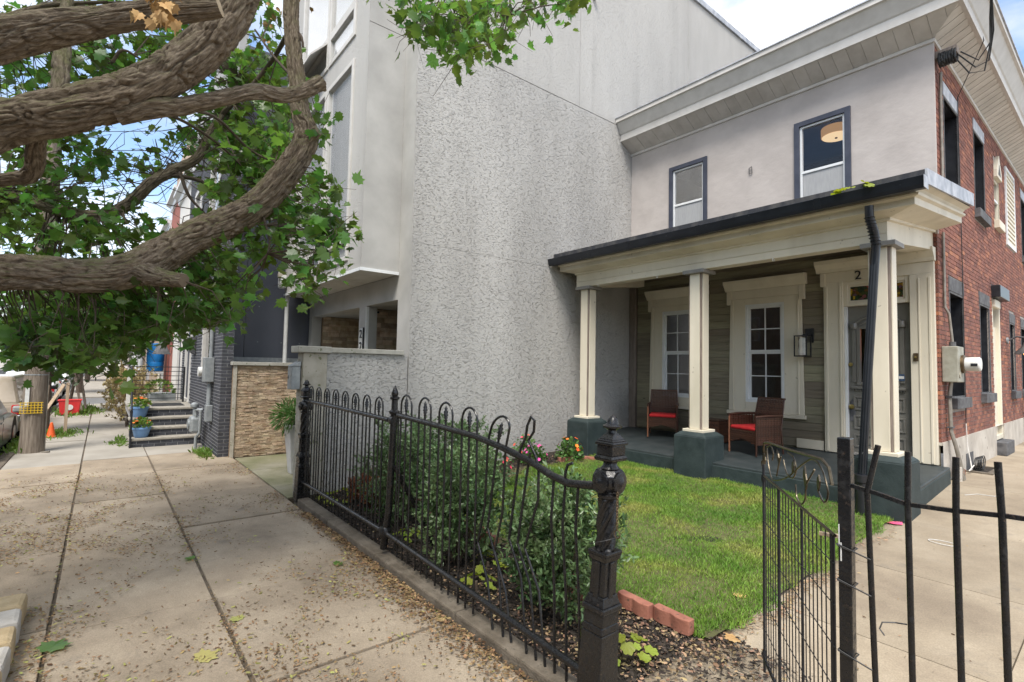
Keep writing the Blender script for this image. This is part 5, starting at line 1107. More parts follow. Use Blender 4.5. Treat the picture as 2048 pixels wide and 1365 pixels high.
def hoop(xa, xb, za, zb, top, zb0, y=FY, kink=None, tilt=0):
    """one bent rod: up from below the lower rail, round the arch and down again"""
    def leg(x, zt):
        p = [(x, y, zb0), (x, y, (zb0+zt)/2), (x+tilt*.0, y, zt)]
        if kink: p = [(x+.10, y, zb0), (x+.03, y, zb0+.30), (x-.11, y+.01, zb0+.52), (x-.02, y, zb0+.80), (x+tilt*.0, y, zt)]
        return p
    r = abs(xb-xa)/2; cx = (xa+xb)/2; zc = top-r
    arch = [(cx-r*math.cos(a)+tilt*(zc-za+r*math.sin(a)), y, zc+r*math.sin(a)) for a in np.linspace(0, PI, 13)]
    return leg(xa, za)+arch+leg(xb, zb)[::-1]
def panel(label, x0, x1, rail, brail, groups, bent):
    t_ = thing('iron_fence', label, 'fence', ((x0+x1)/2, FY, .16), 'wrought iron fence panels')
    MB().tube([(x, FY, z) for x, z in rail], .023, 12).build('top_rail', 'iron', t_, smooth='auto')
    MB().tube([(x, FY-.012, z) for x, z in brail], .022, 12).build('bottom_rail', 'iron', t_, smooth='auto')
    RX, RZ = zip(*rail); BX_, BZ = zip(*brail)
    rz = lambda x: float(np.interp(x, RX, RZ)); bz = lambda x: float(np.interp(x, BX_, BZ))
    per = (x1-x0)/groups
    for g in range(groups):
        c = x0+per*(g+.5); a, b = c-per*.30, c+per*.30; jt = R_.uniform(-.004,.004)
        kk = bent and g >= groups-3; mid = c+jt
        if kk and g == groups-1:                       # arches torn off at the very end
            for xx in (a, mid, b):
                MB().tube([(xx+.035, FY, bz(xx)-.16), (xx+.02, FY, bz(xx)+.35), (xx-.015, FY, rz(xx)-.25), (xx+.005, FY, rz(xx)+.02)], .0088, 8).build('picket', 'iron', t_, smooth='auto')
            MB().tube([(mid, FY, rz(mid)), (mid+.002, FY, rz(mid)+.05), (mid+.02, FY, rz(mid)+.10), (mid+.05, FY+.01, rz(mid)+.115)], .009, 8).build('broken_stub', 'iron', t_, smooth='auto')
            continue
        tl_ = 0 if not kk else .35
        if kk and g == groups-2:
            MB().tube([(a+.12, FY, bz(a)-.16), (a+.05, FY, bz(a)+.30), (a-.09, FY+.01, bz(a)+.50), (a+.0, FY, rz(a)-.08), (a+.02, FY, rz(a)+.04), (a+.07, FY, rz(a)+.12), (a+.085, FY, rz(a)+.20), (a+.12, FY, rz(a)+.26), (a+.155, FY, rz(a)+.24), (a+.15, FY, rz(a)+.17), (a+.10, FY, rz(a)+.11), (b-.03, FY, rz(b)+.06), (b, FY, rz(b)-.02), (b+.0, FY, rz(b)-.2), (b-.12, FY, bz(b)+.5), (b+.02, FY, bz(b)+.28), (b+.09, FY, bz(b)-.16)], .0088, 8).build('picket_hoop', 'iron', t_, smooth='auto')
        else:
            MB().tube(hoop(a, b, rz(a), rz(b), rz(c)+.20+jt, bz(c)-.15, kink=kk, tilt=tl_), .0088, 8).build('picket_hoop', 'iron', t_, smooth='auto')
        p = [(mid, FY, bz(mid)-.15), (mid, FY, rz(mid)+.09)]
        if kk: p = [(mid+.11, FY, bz(mid)-.15), (mid+.04, FY, bz(mid)+.29), (mid-.10, FY+.01, bz(mid)+.5), (mid-.01, FY, rz(mid)-.1), (mid+.02, FY, rz(mid)+.05)]
        MB().tube(p, .0088, 8).build('picket', 'iron', t_, smooth='auto')
        if not (kk and g == groups-2): bud(mid+(.02 if kk else 0), FY, rz(mid)+(.06 if not kk else .05), tl_*.8).build('picket_bud', 'iron', t_, smooth=True)
    for xx in (x0+.02,): MB().tube([(xx, FY, bz(xx)-.12), (xx, FY, rz(xx))], .0088, 8).build('picket', 'iron', t_, smooth='auto')
    return t_
panel('straight black iron fence panel with eight arched pickets beside the stone pillar', -7.0, -4.60, [(-7.05,1.345),(-5.8,1.34),(-4.52,1.325)], [(-7.08,.275),(-4.53,.28)], 8, False)
panel('bent black iron fence panel sagging towards the large post', -4.34, -1.98, [(-4.33,1.385),(-3.7,1.365),(-3.09,1.34),(-2.75,1.30),(-2.47,1.255),(-2.27,1.20),(-2.12,1.18),(-1.92,1.205)], [(-4.5,.28),(-3.2,.235),(-1.95,.185)], 7, True)
# ------------------------------------------------------------------ gate and right hand fence
gp_ = thing('gate_post', 'plain square black gate post with a white paint scrape', 'post', (-.70,FY,0))
bx('post_body', 'iron', gp_, -.7215, -.6785, FY-.0215, FY+.0215, 0, 1.615, bevel=.004); bx('paint_scrape', 'white_plastic', gp_, -.7185, -.7155, FY-.0235, FY-.021, 1.22, 1.30)
bx('paint_scrape', 'white_plastic', gp_, -.713, -.709, FY-.0235, FY-.021, 1.17, 1.235)
for z_, d_ in ((1.225,.02),(1.10,.05),(.85,.03)):
    MB().tube([(-.724,FY-.025,z_),(-.676,FY-.026,z_-.012),(-.674,FY+.025,z_-.01),(-.726,FY+.025,z_),(-.724,FY-.025,z_+.003),(-.67,FY-.027,z_-.01),(-.62,FY-.02,z_-.025)], .0028, 5).build('tie_wire', 'wire_black', group='wires tying the gate post', category='wire', label='loop of black wire tying the gate post to the fence, '+('uppermost' if z_ > 1.2 else 'middle' if z_ > 1 else 'lowest')+' of three')
rf = thing('straight_picket_fence', 'plain black iron bar fence with a bent rail right of the gate', 'fence', (.3,FY,0))
MB().tube([(-.680,FY,1.443),(-.60,FY,1.43),(-.52,FY,1.412),(-.40,FY,1.418),(-.28,FY,1.43),(0,FY,1.44),(1.6,FY,1.44)], .0095, 4).build('top_rail', 'iron', rf)
MB().tube([(-.668,FY,.30),(1.6,FY,.30)], .0095, 4).build('bottom_rail', 'iron', rf)
bars = [((-.597,1.60),(-.632,1.43),(-.615,.75),(-.61,.1))]+[((x+tp,1.59),(x,1.42),(x+.004,.8),(x+.006,.1)) for x, tp in ((-.515,.003),(-.39,.003),(-.283,-.006),(-.17,.004),(-.05,0),(.08,.002),(.22,0),(.37,0),(.53,0),(.7,0),(.88,0),(1.07,0),(1.27,0),(1.48,0))]
for b_ in bars: MB().tube([(x, FY-.004, z) for x, z in b_], .0095, 10).build('bar', 'iron', rf, smooth='auto')
MB().tube([(-.52,FY-.02,1.02),(-.545,FY-.05,1.025),(-.575,FY-.07,1.02),(-.58,FY-.08,1.0),(-.565,FY-.085,.985)], .0025, 5).build('loose_wire', 'wire_black', rf)
# gate: light steel with scrolls and leaves on top, swung into the yard
ga, gb = Vector((-.755, 2.20)), Vector((-1.44, 3.10)); gd = (gb-ga).normalized(); gl = (gb-ga).length
def G(u, z, off=0): p = ga+gd*(u*gl); return (p.x-gd.y*off, p.y+gd.x*off, z)
gt = thing('garden_gate', 'open black wire gate topped with bronze scrolls and metal leaves', 'gate', (ga.x, ga.y, .1))
ZT, ZB = 1.235, .17
for u, z0_, z1_, r_ in ((1.0,.10,1.30,.008),(.70,.12,ZT,.0065),(.36,.14,ZT,.0065),(.02,.15,ZT,.008)): MB().tube([G(u,z0_),G(u,z1_)], r_, 8).build('upright', 'black_paint', gt, smooth='auto')
for k_ in range(1, 22):
    u = k_/22
    if min(abs(u-.70), abs(u-.36)) > .02: MB().tube([G(u,ZB),G(u,ZT)], .0028, 6).build('wire', 'black_paint', gt)
for k_ in range(7): MB().tube([G(0,ZB+.03+k_*.155,.004),G(1,ZB+.03+k_*.155,.004)], .0022, 6).build('cross_wire', 'black_paint', gt)
MB().tube([G(0,ZT),G(1,ZT)], .0065, 8).build('top_bar', 'bronze_metal', gt, smooth='auto'); MB().tube([G(0,ZB),G(1,ZB)], .008, 8).build('bottom_bar', 'black_paint', gt)
MB().tube([G(1,1.28),G(1,1.40),G(.98,1.43),G(.90,1.445),G(.5,1.47),G(.12,1.50),G(.05,1.48),G(.02,1.42)], .0065, 8).build('arched_bar', 'bronze_metal', gt, smooth='auto')
scr = [[(.97,1.31),(.94,1.40),(.85,1.435),(.80,1.40),(.82,1.36)], [(.93,1.42),(.90,1.33),(.84,1.26),(.75,1.265),(.55,1.33),(.35,1.43),(.22,1.48),(.12,1.46),(.06,1.38),(.10,1.33),(.16,1.36)],
       [(.62,1.40),(.57,1.345),(.48,1.34),(.43,1.39),(.46,1.44),(.55,1.45)], [(.44,1.32),(.42,1.26),(.36,1.25),(.31,1.29),(.30,1.35),(.20,1.44)], [(.74,1.29),(.70,1.36),(.66,1.41)]]
for s_ in scr: MB().tube(catmull([G(u,z) for u, z in s_], [1]*len(s_), .02)[0], .0038, 7).build('scroll', 'bronze_metal', gt, smooth='auto')
for u, z, a in ((.70,1.37,1.1),(.46,1.43,-1.2),(.30,1.33,1.5),(.15,1.43,-1.4),(.95,1.335,.5),(.32,1.36,1.7)):
    q = MB(); L2, Wd = .075, .016
    pts = [(0,0),(L2*.3,Wd),(L2*.6,Wd*.9),(L2,0),(L2*.6,-Wd*.9),(L2*.3,-Wd)]
    R2 = [(x*math.cos(a)-y*math.sin(a), x*math.sin(a)+y*math.cos(a)) for x, y in pts]
    q.add([G(u+p[0]/gl, z+p[1], .003) for p in R2]+[G(u+p[0]/gl, z+p[1], -.003) for p in R2], [tuple(range(6)), tuple(range(11,5,-1))]+[(i,(i+1)%6,6+(i+1)%6,6+i) for i in range(6)])
    q.build('metal_leaf', 'bronze_metal', gt)
for z_ in (1.22,.2): MB().lathe(G(1.0,z_), [(.012,-.02),(.014,0),(.012,.02)], 10).build('hinge_pin', 'black_paint', gt)
MB().tube([G(1.02+.018*math.cos(a),1.30+.02*math.sin(a)) for a in np.linspace(0,2*PI,13)], .005, 6).build('latch_ring', 'bronze_metal', gt)
MB().obox(G(.10,1.205,-.02), (.075,.02,.012), Matrix.Rotation(.3,3,'Z')).build('latch_block', 'stake_wood', gt)
# ------------------------------------------------------------------ bed edging, plants
ed = []
def edging(i, x, y, a, z, lab):
    q = MB(); n_ = 28; prof = []
    for k_ in range(n_):                     # scalloped long side towards the bed
        t2 = k_/(n_-1); prof.append((-.145+.29*t2, -.03-.016*abs(math.sin(t2*PI*2.0))))
    prof += [(.145,.035),(-.145,.035)]
    rot = Matrix.Rotation(a, 3, 'Z'); q.prism(prof, 'z', 0, .10)
    q.v = [tuple(rot@Vector(v)+Vector((x, y, z))) for v in q.v]
    q.build('edging_brick', 'edging_brick', bevel=.006, label=lab, category='brick', group='scalloped edging bricks round the flower bed')
ex = [(-2.10,3.17,-.03,.075),(-2.40,3.14,-.06,.075),(-2.70,3.09,-.12,.09),(-2.83,2.93,.9,.07),(-3.0,3.02,-.2,.10),(-4.2,3.10,.1,.08),(-4.5,3.14,.05,.09),(-5.4,3.1,-.3,.10),(-5.72,3.16,-.1,.10)]
edl = ['end brick of the edging nearest the path','second edging brick from the path end','third edging brick from the path end','edging brick laid askew behind the large iron post','edging brick at the foot of the nearest shrub','edging brick seen between the two nearer shrubs, right one','edging brick seen between the two nearer shrubs, left one','edging brick seen through the straight fence panel, right one','edging brick seen through the straight fence panel, left one']
for i, (x_, y_, a_, z_) in enumerate(ex): edging(i, x_, y_, a_, z_, 'terracotta scalloped '+edl[i])
edging(20, -6.3, 6.85, .35, .18, 'terracotta edging brick on the lawn before the left porch pedestal')
edging(21, -6.5, 6.5, 1.2, .17, 'terracotta edging brick beside the orange flowers')
def shrub(name, label, c, rad, n, m_='shrub_leaf', leaf=(.03,.058), group='shrubs behind the fence', stems=16, z0=.06, asp=1.0):
    t_ = thing(name, label, 'shrub', (c[0], c[1], z0), group)
    q = MB(); tips = []
    for k_ in range(stems):
        d = rdir(1, .9, .6)[0]; tip = np.array(c)+d*np.array(rad)*R_.uniform(.55,.9); tips.append(tip)
        b = np.array([c[0]+R_.uniform(-.05,.05), c[1]+R_.uniform(-.05,.05), z0]); md = b*.45+tip*.55; md[2] = b[2]*.6+tip[2]*.4
        q.tube([b, md, tip], [.008,.005,.003], 5, False)
    q.build('stems', 'twig', t_)
    ns = n//14; d = rdir(ns, .15); rr = rng.random(ns)**.38; lump = 1+.16*np.sin(d[:,0]*5+c[0]*3)+.16*np.sin(d[:,1]*6+d[:,2]*4+c[0])
    P0 = np.array(c)+d*rr[:,None]*np.array(rad)*lump[:,None]; P0[:,2] = np.maximum(P0[:,2], z0+.10)
    D = d*.6+rdir(ns, .9); D /= np.linalg.norm(D, axis=1, keepdims=True)
    k2 = np.repeat(np.arange(ns), 14); u = rng.random(len(k2))*.13; P = P0[k2]+D[k2]*u[:,None]
    T = D[k2]*.75+rdir(len(k2), .15)
    V, F = scatter(np.array(OVAL_V)*np.array([1.0*asp,1,1]), OVAL_F, P, T, rdir(len(k2), .8), rng.uniform(leaf[0], leaf[1], len(k2)))
    bulk('foliage', V, F, m_, t_, kind='stuff'); return t_
shrub('evergreen_shrub', 'bushy green shrub behind the bent end of the fence', (-2.72,2.66,.55), (.36,.34,.46), 10500)
shrub('evergreen_shrub', 'dense green shrub just right of the slim fence post', (-3.98,2.62,.58), (.40,.33,.47), 10500)
shrub('evergreen_shrub', 'green shrub behind the straight fence panel', (-5.35,2.75,.62), (.42,.38,.52), 10000)
shrub('evergreen_shrub', 'pale green shrub in the bed behind the other shrubs', (-3.35,3.05,.32), (.24,.2,.24), 2200)
shrub('evergreen_shrub', 'loose pale shrub with red flowers at the grey wall', (-6.3,3.9,.62), (.6,.8,.42), 9000)
shrub('low_shrub', 'reddish low foliage plant behind the straight fence panel', (-6.2,2.75,.22), (.35,.25,.14), 1600, 'red_leaf', (.04,.08), None, 6)
def rosette(label, x, y, z, n, m_, s0=.05, s1=.095, spread=.14, cat='plant', name='coral_bells', group='lime leaved plants in the bed'):
    t_ = thing(name, label, cat, (x, y, z), group)
    me = bpy.data.meshes.get('ruffled_'+m_)
    if not me:
        me = bpy.data.meshes.new('ruffled_'+m_); ang = np.linspace(.35, 2*PI-.35, 22)
        vs = [(0,0,0)]+[((.5+.06*math.cos(7*a))*math.sin(a), .35-(.5+.06*math.cos(7*a))*math.cos(a), .06*math.sin(7*a)+.05) for a in ang]
        me.from_pydata(vs, [], [(0,i,i+1) for i in range(1,22)]); me.materials.append(MATS[m_]); me.polygons.foreach_set('use_smooth', [True]*21)
    for k_ in range(n):
        a = 2*PI*k_/n*2.4+R_.uniform(-.4,.4); r = spread*R_.uniform(.25,1); h = .05+.12*(1-r/spread)*R_.uniform(.6,1.2)
        o = link('leaf', me, t_, (x+r*math.cos(a), y+r*math.sin(a), z+h)); s = R_.uniform(s0, s1); o.scale = (s,s,s)
        o.rotation_euler = (R_.uniform(-.7,-.1), R_.uniform(-.3,.3), a-PI/2)
    MB().lathe((x,y,z), [(.02,-.02),(.012,.06)], 8).build('stalk', 'twig', t_)
rosette('yellow green ruffled plant right of the large iron post', -2.08, 2.62, .06, 16, 'lime_leaf')
rosette('lime leaved plant at the base of the nearest shrub', -3.45, 2.45, .05, 14, 'lime_leaf')
rosette('lime leaved plant at the foot of the slim fence post', -4.72, 2.48, .05, 18, 'lime_leaf', spread=.2)
rosette('small lime leaved plant behind the bent fence', -3.7, 2.75, .06, 12, 'lime_leaf')
rosette('lime leaved plant by the stained low wall', -6.65, 2.55, .06, 16, 'lime_leaf', .09, .16, .22)
FLW_V = [(0,0,0)]+[((.35+.15*abs(math.sin(2.5*a)))*math.cos(a), (.35+.15*abs(math.sin(2.5*a)))*math.sin(a), .10) for a in np.linspace(0, 2*PI, 16)[:-1]]
FLW_F = [(0,i,i%15+1) for i in range(1,16)]
def flower_plant(label, x, y, z, fm, lm, n_l, n_f, rad, h, group, fs=.045, leaf=(.04,.075)):
    t_ = thing('flower_plant', label, 'flowers', (x, y, z), group)
    d = rdir(n_l, .5); d[:,2] = np.abs(d[:,2]); P = np.array([x,y,z+.04])+d*np.array([rad,rad,h])*(rng.random(n_l)**.4)[:,None]
    V, F = scatter(np.array(OVAL_V)*np.array([1.7,1,1]), OVAL_F, P, d+rdir(n_l), rdir(n_l, 1.5), rng.uniform(*leaf, n_l)); bulk('foliage', V, F, lm, t_, kind='stuff')
    me = bpy.data.meshes.new('blossom'); me.from_pydata(FLW_V, [], FLW_F); me.materials.append(MATS[fm])
    for k_ in range(n_f):
        d = rdir(1, .8)[0]; d[2] = abs(d[2])+.2; d /= np.linalg.norm(d)
        o = link('blossom', me, t_, (x+d[0]*rad*1.04, y+d[1]*rad*1.04, z+.05+d[2]*h*1.06)); s = R_.uniform(fs*.8, fs*1.25); o.scale = (s,s,s); o.rotation_euler = Vector(d).to_track_quat('Z','Y').to_euler()
    q = MB()
    for k_ in range(6): q.tube([(x,y,z-.02),(x+R_.uniform(-1,1)*rad*.6,y+R_.uniform(-1,1)*rad*.6,z+h*.8)], .006, 5)
    q.build('stems', 'twig', t_)
flower_plant('orange flowering impatiens before the left porch pedestal', -6.52, 6.62, .175, 'flower_orange', 'fern_leaf', 420, 16, .25, .38, 'flowers along the bed', .07)
flower_plant('bright pink flowers left of the orange flowering plant', -6.70, 5.95, .15, 'flower_pink', 'fern_leaf', 300, 22, .24, .30, 'flowers along the bed', .06)
flower_plant('red flowers beside the pink ones at the grey wall', -6.98, 5.95, .16, 'flower_red', 'fern_leaf', 260, 12, .26, .42, 'flowers along the bed', .06)
flower_plant('orange red flowers showing between the fence hoops', -5.95, 4.5, .12, 'flower_red', 'shrub_leaf', 380, 14, .30, .46, 'flowers along the bed', .055)
flower_plant('sparse coral flowers behind the fence near the grey wall', -6.75, 4.7, .12, 'flower_red', 'shrub_leaf', 300, 8, .32, .52, 'flowers along the bed', .055)
# weed rooted in the gutter
rosette('green weed with broad leaves sprouting from the porch gutter', -2.06, PYF-E0-.07, 3.95, 11, 'lime_leaf', .10, .16, .18, 'plant', 'gutter_weed', None)
# tall planter with grasses, in the forecourt
pt = thing('tall_planter', 'tall tapered pale planter with trailing green plants behind the pillar', 'planter', (-9.0,2.62,0))
MB().frustum(-9.0,2.62,0,.82,.20,.20,.36,.36).build('planter_pot', 'planter_white', pt, bevel=.012); bx('planter_soil', 'soil', pt, -9.15,-8.85,2.47,2.77,.80,.826)
n_ = 900; d = rdir(n_, .25); P = np.array([-9.0,2.58,.95])+d*np.array([.34,.34,.26])*(rng.random(n_)**.5)[:,None]
V, F = scatter(np.array(OVAL_V)*np.array([.45,1,1]), OVAL_F, P, d+rdir(n_)*.5-np.array([0,0,.4]), rdir(n_, 1), rng.uniform(.06,.14,n_)); bulk('foliage', V, F, 'fern_leaf', pt, kind='stuff')
q = MB()
for k_ in range(46):
    a = R_.uniform(0, 2*PI); r = R_.uniform(.15,.42); h = R_.uniform(.05,.42); q.tube([(-9.0,2.6,.8),(-9.0+r*.5*math.cos(a),2.6+r*.5*math.sin(a),.85+h),(-9.0+r*math.cos(a),2.6+r*math.sin(a),.80+h*.6-.12)], [.006,.005,.002], 4)
q.build('grass_blades', 'fern_leaf', pt)
# small things lying about
MB().add([(-1.88,6.88,.208),(-1.77,6.86,.213),(-1.71,6.92,.21),(-1.73,6.99,.222),(-1.82,6.97,.21),(-1.90,6.96,.218)], [(0,1,2,3,4,5)]).build('pink_scrap', 'pink_paper', label='crumpled pink paper scrap beside the right porch pedestal', category='litter', recalc=False)
MB().tube([(-1.3+.12*math.cos(a), 6.6+.07*math.sin(a), .190) for a in np.linspace(.4, 5.6, 20)], .004, 5).build('white_string', 'wire_white', label='thin loop of white string on the garden path', category='litter')
MB().tube([(-1.50,8.75,.318),(-1.40,8.9,.33),(-1.25,8.92,.33),(-1.2,9.0,.335)], .004, 5).build('dropped_string', 'wire_white', label='short pale cord on the path by the house corner', category='litter')
ml_ = bpy.data.meshes.new('maple_leaf_flat'); ml_.from_pydata(MAPLE_V, [], MAPLE_F); ml_.materials.append(MATS['maple_leaf'])
ml2 = ml_.copy(); ml2.materials.clear(); ml2.materials.append(MATS['litter_green']); ml3 = ml_.copy(); ml3.materials.clear(); ml3.materials.append(MATS['dry_leaf'])
for x_, y_, z_, s_, a_, mm, lab in ((-3.7,.55,.008,.15,.4,ml2,'bright green fallen maple leaf near the bottom of the pavement'),(-4.1,.85,.01,.10,2,ml2,'pale green fallen leaf between two pavement joints'),(-4.35,-.18,.02,.16,1,ml_,'dark green fallen leaf beside the stone blocks'),(-5.6,.74,.012,.10,2.2,ml_,'dark fallen leaf on the long pavement joint'),(-4.7,1.75,.01,.10,.2,ml_,'green fallen leaf on the pavement near the fence kerb'),(-2.3,1.72,.012,.11,.8,ml3,'reddish dead leaf on the pavement before the bent fence'),(-1.72,3.33,.10,.12,2.5,ml3,'curled orange dead leaf at the end of the edging'),(-2.0,3.9,.12,.09,.5,ml3,'small brown leaf lying on the lawn')):
    o = link('fallen_leaf', mm, None, (x_, y_, z_)); o.scale = (s_,s_,s_); o.rotation_euler = (.06,.05,a_); tag(o, lab, 'leaf', 'single fallen leaves')
# ------------------------------------------------------------------ street maple
def vnoise(u, v, pu, seed):
    """smooth value noise, periodic in u with period pu"""
    r = np.random.default_rng(seed); Lt = r.random((pu, 997))
    i = np.floor(u).astype(int); j = np.floor(v).astype(int); fu = u-i; fv = v-j; fu = fu*fu*(3-2*fu); fv = fv*fv*(3-2*fv)
    g = lambda a, b: Lt[a % pu, b % 997]
    return (g(i,j)*(1-fu)+g(i+1,j)*fu)*(1-fv)+(g(i,j+1)*(1-fu)+g(i+1,j+1)*fu)*fv
LIMB_PTS = []
def limb(name, pts, parent, m='bark', seg=150, step=.009, amp=1.0, seed=1, cap=None, collect=True):
    P, Rr = catmull([p[:3] for p in pts], [p[3] for p in pts], step)
    n = len(P)
    if collect: LIMB_PTS.extend([tuple(P[i])+(Rr[i],) for i in range(0, n, 5)])
    D = np.gradient(P, axis=0); D /= np.linalg.norm(D, axis=1, keepdims=True)
    a = np.cross(D[0], [0.3,.2,1.]); a /= np.linalg.norm(a); A = []
    for i in range(n):
        a = a-D[i]*(a@D[i]); a /= np.linalg.norm(a); A.append(a)
    A = np.array(A); B = np.cross(D, A)
    s = np.r_[0, np.cumsum(np.linalg.norm(np.diff(P, axis=0), axis=1))]
    th = np.arange(seg)/seg; TH, S = np.meshgrid(th, s); RR = np.repeat(Rr[:,None], seg, 1)
    rm = float(np.mean(Rr)); k1 = 0
    w = vnoise(TH*6, S*6, 6, seed+50)-.5
    k1 = max(7, int(round(2*PI*rm/.030))); k2 = k1*2+1
    h1 = vnoise(TH*k1+w*1.5, S*5.5+w*3, k1, seed); h3 = vnoise(TH*k2+w*2, S*13+w*4, k2, seed+9)
    h2 = vnoise(TH*k1*4, S*60, k1*4, seed+7)
    gro = np.minimum(np.abs(2*h1-1)*3.2, 1); gro2 = np.minimum(np.abs(2*h3-1)*2.6, 1)
    hgt = (gro-1)*.024+(gro2-1)*.011+(h2-.5)*.005+.008
    lump = (vnoise(TH*3, S*3.2, 3, seed+3)-.5)*.16
    RRd = RR*(1+lump)+hgt*amp*np.clip(RR/.11, .12, 1.0)
    V = P[:,None,:]+RRd[:,:,None]*(A[:,None,:]*np.cos(2*PI*TH)[:,:,None]+B[:,None,:]*np.sin(2*PI*TH)[:,:,None])
    I = np.arange(n*seg).reshape(n, seg); I2 = np.roll(I, -1, 1)
    F = np.stack([I[:-1], I2[:-1], I2[1:], I[1:]], -1).reshape(-1,4)
    o = bulk(name, V.reshape(-1,3), F, m, parent, smooth=True, uv=np.stack([S.ravel(), TH.ravel()*(2*PI*rm)], -1))
    if cap:
        e = P[-1]; q = MB(); ring_ = V[-1]; q.add([tuple(e+D[-1]*.004)]+[tuple(v*1.0) for v in ring_], [(0, 1+i, 1+(i+1)%seg) for i in range(seg)])
        q.build('sawn_face', cap, o)
    return o
maple = thing('maple_tree', 'big street maple with rugged spreading limbs hanging over the pavement', 'tree', (-4.35,-1.3,0))
def px3(x, y, d, r): q = at(x, y, d); return (q[0], q[1], q[2], r*d/1017*.92)
TB = (-4.35,-1.30)
limb('trunk', [(TB[0],TB[1],-.1,.40),(TB[0],TB[1],.3,.33),(TB[0]-.02,TB[1],1.2,.29),(TB[0]-.02,TB[1]+.02,2.0,.31),(TB[0],TB[1]+.05,2.7,.26),(TB[0]-.1,TB[1]-.1,3.8,.18),(TB[0]+.2,TB[1]-.4,5.5,.12),(TB[0]+.4,TB[1]-.3,7.5,.06)], maple, seg=84, step=.03, collect=False, seed=31)
tk = lambda z, r, dx=0, dy=0: (TB[0]+dx, TB[1]+dy, z, r)
limb('limb', [tk(1.9,.17,.05,.05), px3(-260,380,2.75,58), px3(-110,300,2.9,52), px3(0,247,3.0,49), px3(150,218,3.1,46), px3(280,180,3.2,45), px3(380,115,3.3,42), px3(450,45,3.35,38), px3(490,-30,3.4,34), px3(540,-150,3.5,30), px3(640,-420,3.9,24), px3(800,-800,4.6,14)], maple, seed=2)
limb('limb', [tk(2.3,.13,.05,.0), px3(-220,170,2.4,42), px3(-100,120,2.5,40), px3(0,80,2.55,40), px3(100,58,2.6,34), px3(200,44,2.65,28), px3(310,28,2.7,26), px3(370,22,2.72,23), px3(440,14,2.75,20)], maple, seed=3, cap='cut_wood', step=.011)
limb('limb', [px3(235,232,3.15,20), px3(300,217,3.2,20), px3(360,212,3.3,18), px3(430,200,3.4,16), px3(490,186,3.5,15.5), px3(525,184,3.6,15.5), px3(565,191,3.7,15), px3(605,182,3.8,14), px3(642,166,3.9,17)], maple, seed=4, cap='cut_wood', step=.011, seg=90)
limb('limb', [tk(1.55,.16,.1,.05), px3(-260,570,2.9,46), px3(-120,548,3.2,42), px3(0,546,3.4,37), px3(90,548,3.5,36), px3(180,552,3.6,36), px3(260,540,3.7,37), px3(320,512,3.8,38), px3(390,472,3.9,33), px3(460,443,4.0,30), px3(515,410,4.05,29), px3(565,358,4.1,28), px3(604,300,4.15,26), px3(613,265,4.2,24), px3(602,225,4.22,19), px3(593,160,4.25,17), px3(585,80,4.3,16), px3(582,20,4.35,16), px3(592,-60,4.4,14), px3(640,-300,4.7,9)], maple, seed=5)
limb('limb', [px3(606,290,4.15,14), px3(626,270,4.13,12), px3(636,262,4.12,10)], maple, seed=6, cap='bark', seg=60)
limb('limb', [px3(285,545,3.7,26), px3(325,557,3.65,18), px3(368,562,3.62,14)], maple, seed=7, cap='bark', seg=80, step=.008)
limb('limb', [tk(2.2,.07,.0,.1), px3(-140,370,3.6,12), px3(-20,386,4.3,10), px3(60,402,4.4,10), px3(130,425,4.5,12), px3(195,432,4.6,12), px3(255,410,4.7,12), px3(300,368,4.8,12), px3(345,342,4.9,10), px3(395,315,5.0,9), px3(422,262,5.05,7), px3(446,228,5.1,5), px3(480,150,5.3,3)], maple, seed=8, seg=64)
limb('limb', [px3(78,240,3.05,16), px3(72,290,3.2,16), px3(69,330,3.3,16), px3(56,352,3.35,16), px3(20,358,3.35,14), px3(-60,372,3.3,14), px3(-150,400,3.1,15)], maple, seed=9, seg=80, step=.009)
limb('limb', [px3(122,205,3.3,16), px3(122,140,3.4,15), px3(126,95,3.5,14), px3(132,30,3.6,12), px3(140,-80,3.8,9)], maple, seed=10, seg=64)
limb('limb', [px3(-60,60,4.0,6), px3(40,26,4.2,6), px3(70,18,4.2,6), px3(130,8,4.2,5), px3(215,5,4.2,3)], maple, seed=12, seg=16, step=.03)
for k_, pts in enumerate(([(310,350,4.85,5),(350,352,4.9,4.5),(400,362,5.0,4),(440,388,5.05,4),(490,420,5.1,3)], [(440,235,5.1,4),(500,175,5.0,4),(545,120,4.9,4.5),(575,70,4.4,5),(590,55,4.35,5)], [(590,60,4.35,4),(603,75,4.3,3),(606,95,4.3,2.5)], [(360,345,4.9,4),(378,392,4.9,3.2),(412,430,4.95,2)], [(225,125,4.2,3.5),(245,100,4.2,3),(280,118,4.3,2)], [(580,150,4.3,3),(545,110,4.6,2.5),(510,60,4.8,2)], [(520,405,4.1,4),(528,440,4.05,3),(540,480,4.05,2.5),(535,508,4.05,2)], [(300,215,3.3,4),(380,250,3.9,3.2),(450,300,4.4,2.5),(520,370,4.6,2)], [(340,215,3.4,4),(430,235,4.0,3),(500,300,4.4,2.5),(560,330,4.5,2)], [(860,-60,4.6,5),(905,-5,4.55,3),(940,40,4.5,2),(960,70,4.5,1.5)], [(1000,-80,4.7,5),(1020,0,4.6,2.5),(1010,60,4.5,1.5)], [(1100,-60,4.7,3),(1120,10,4.65,2)])):
    limb('branch', [px3(*p) for p in pts], maple, 'twig', seg=12, step=.04, amp=.3, seed=60+k_)
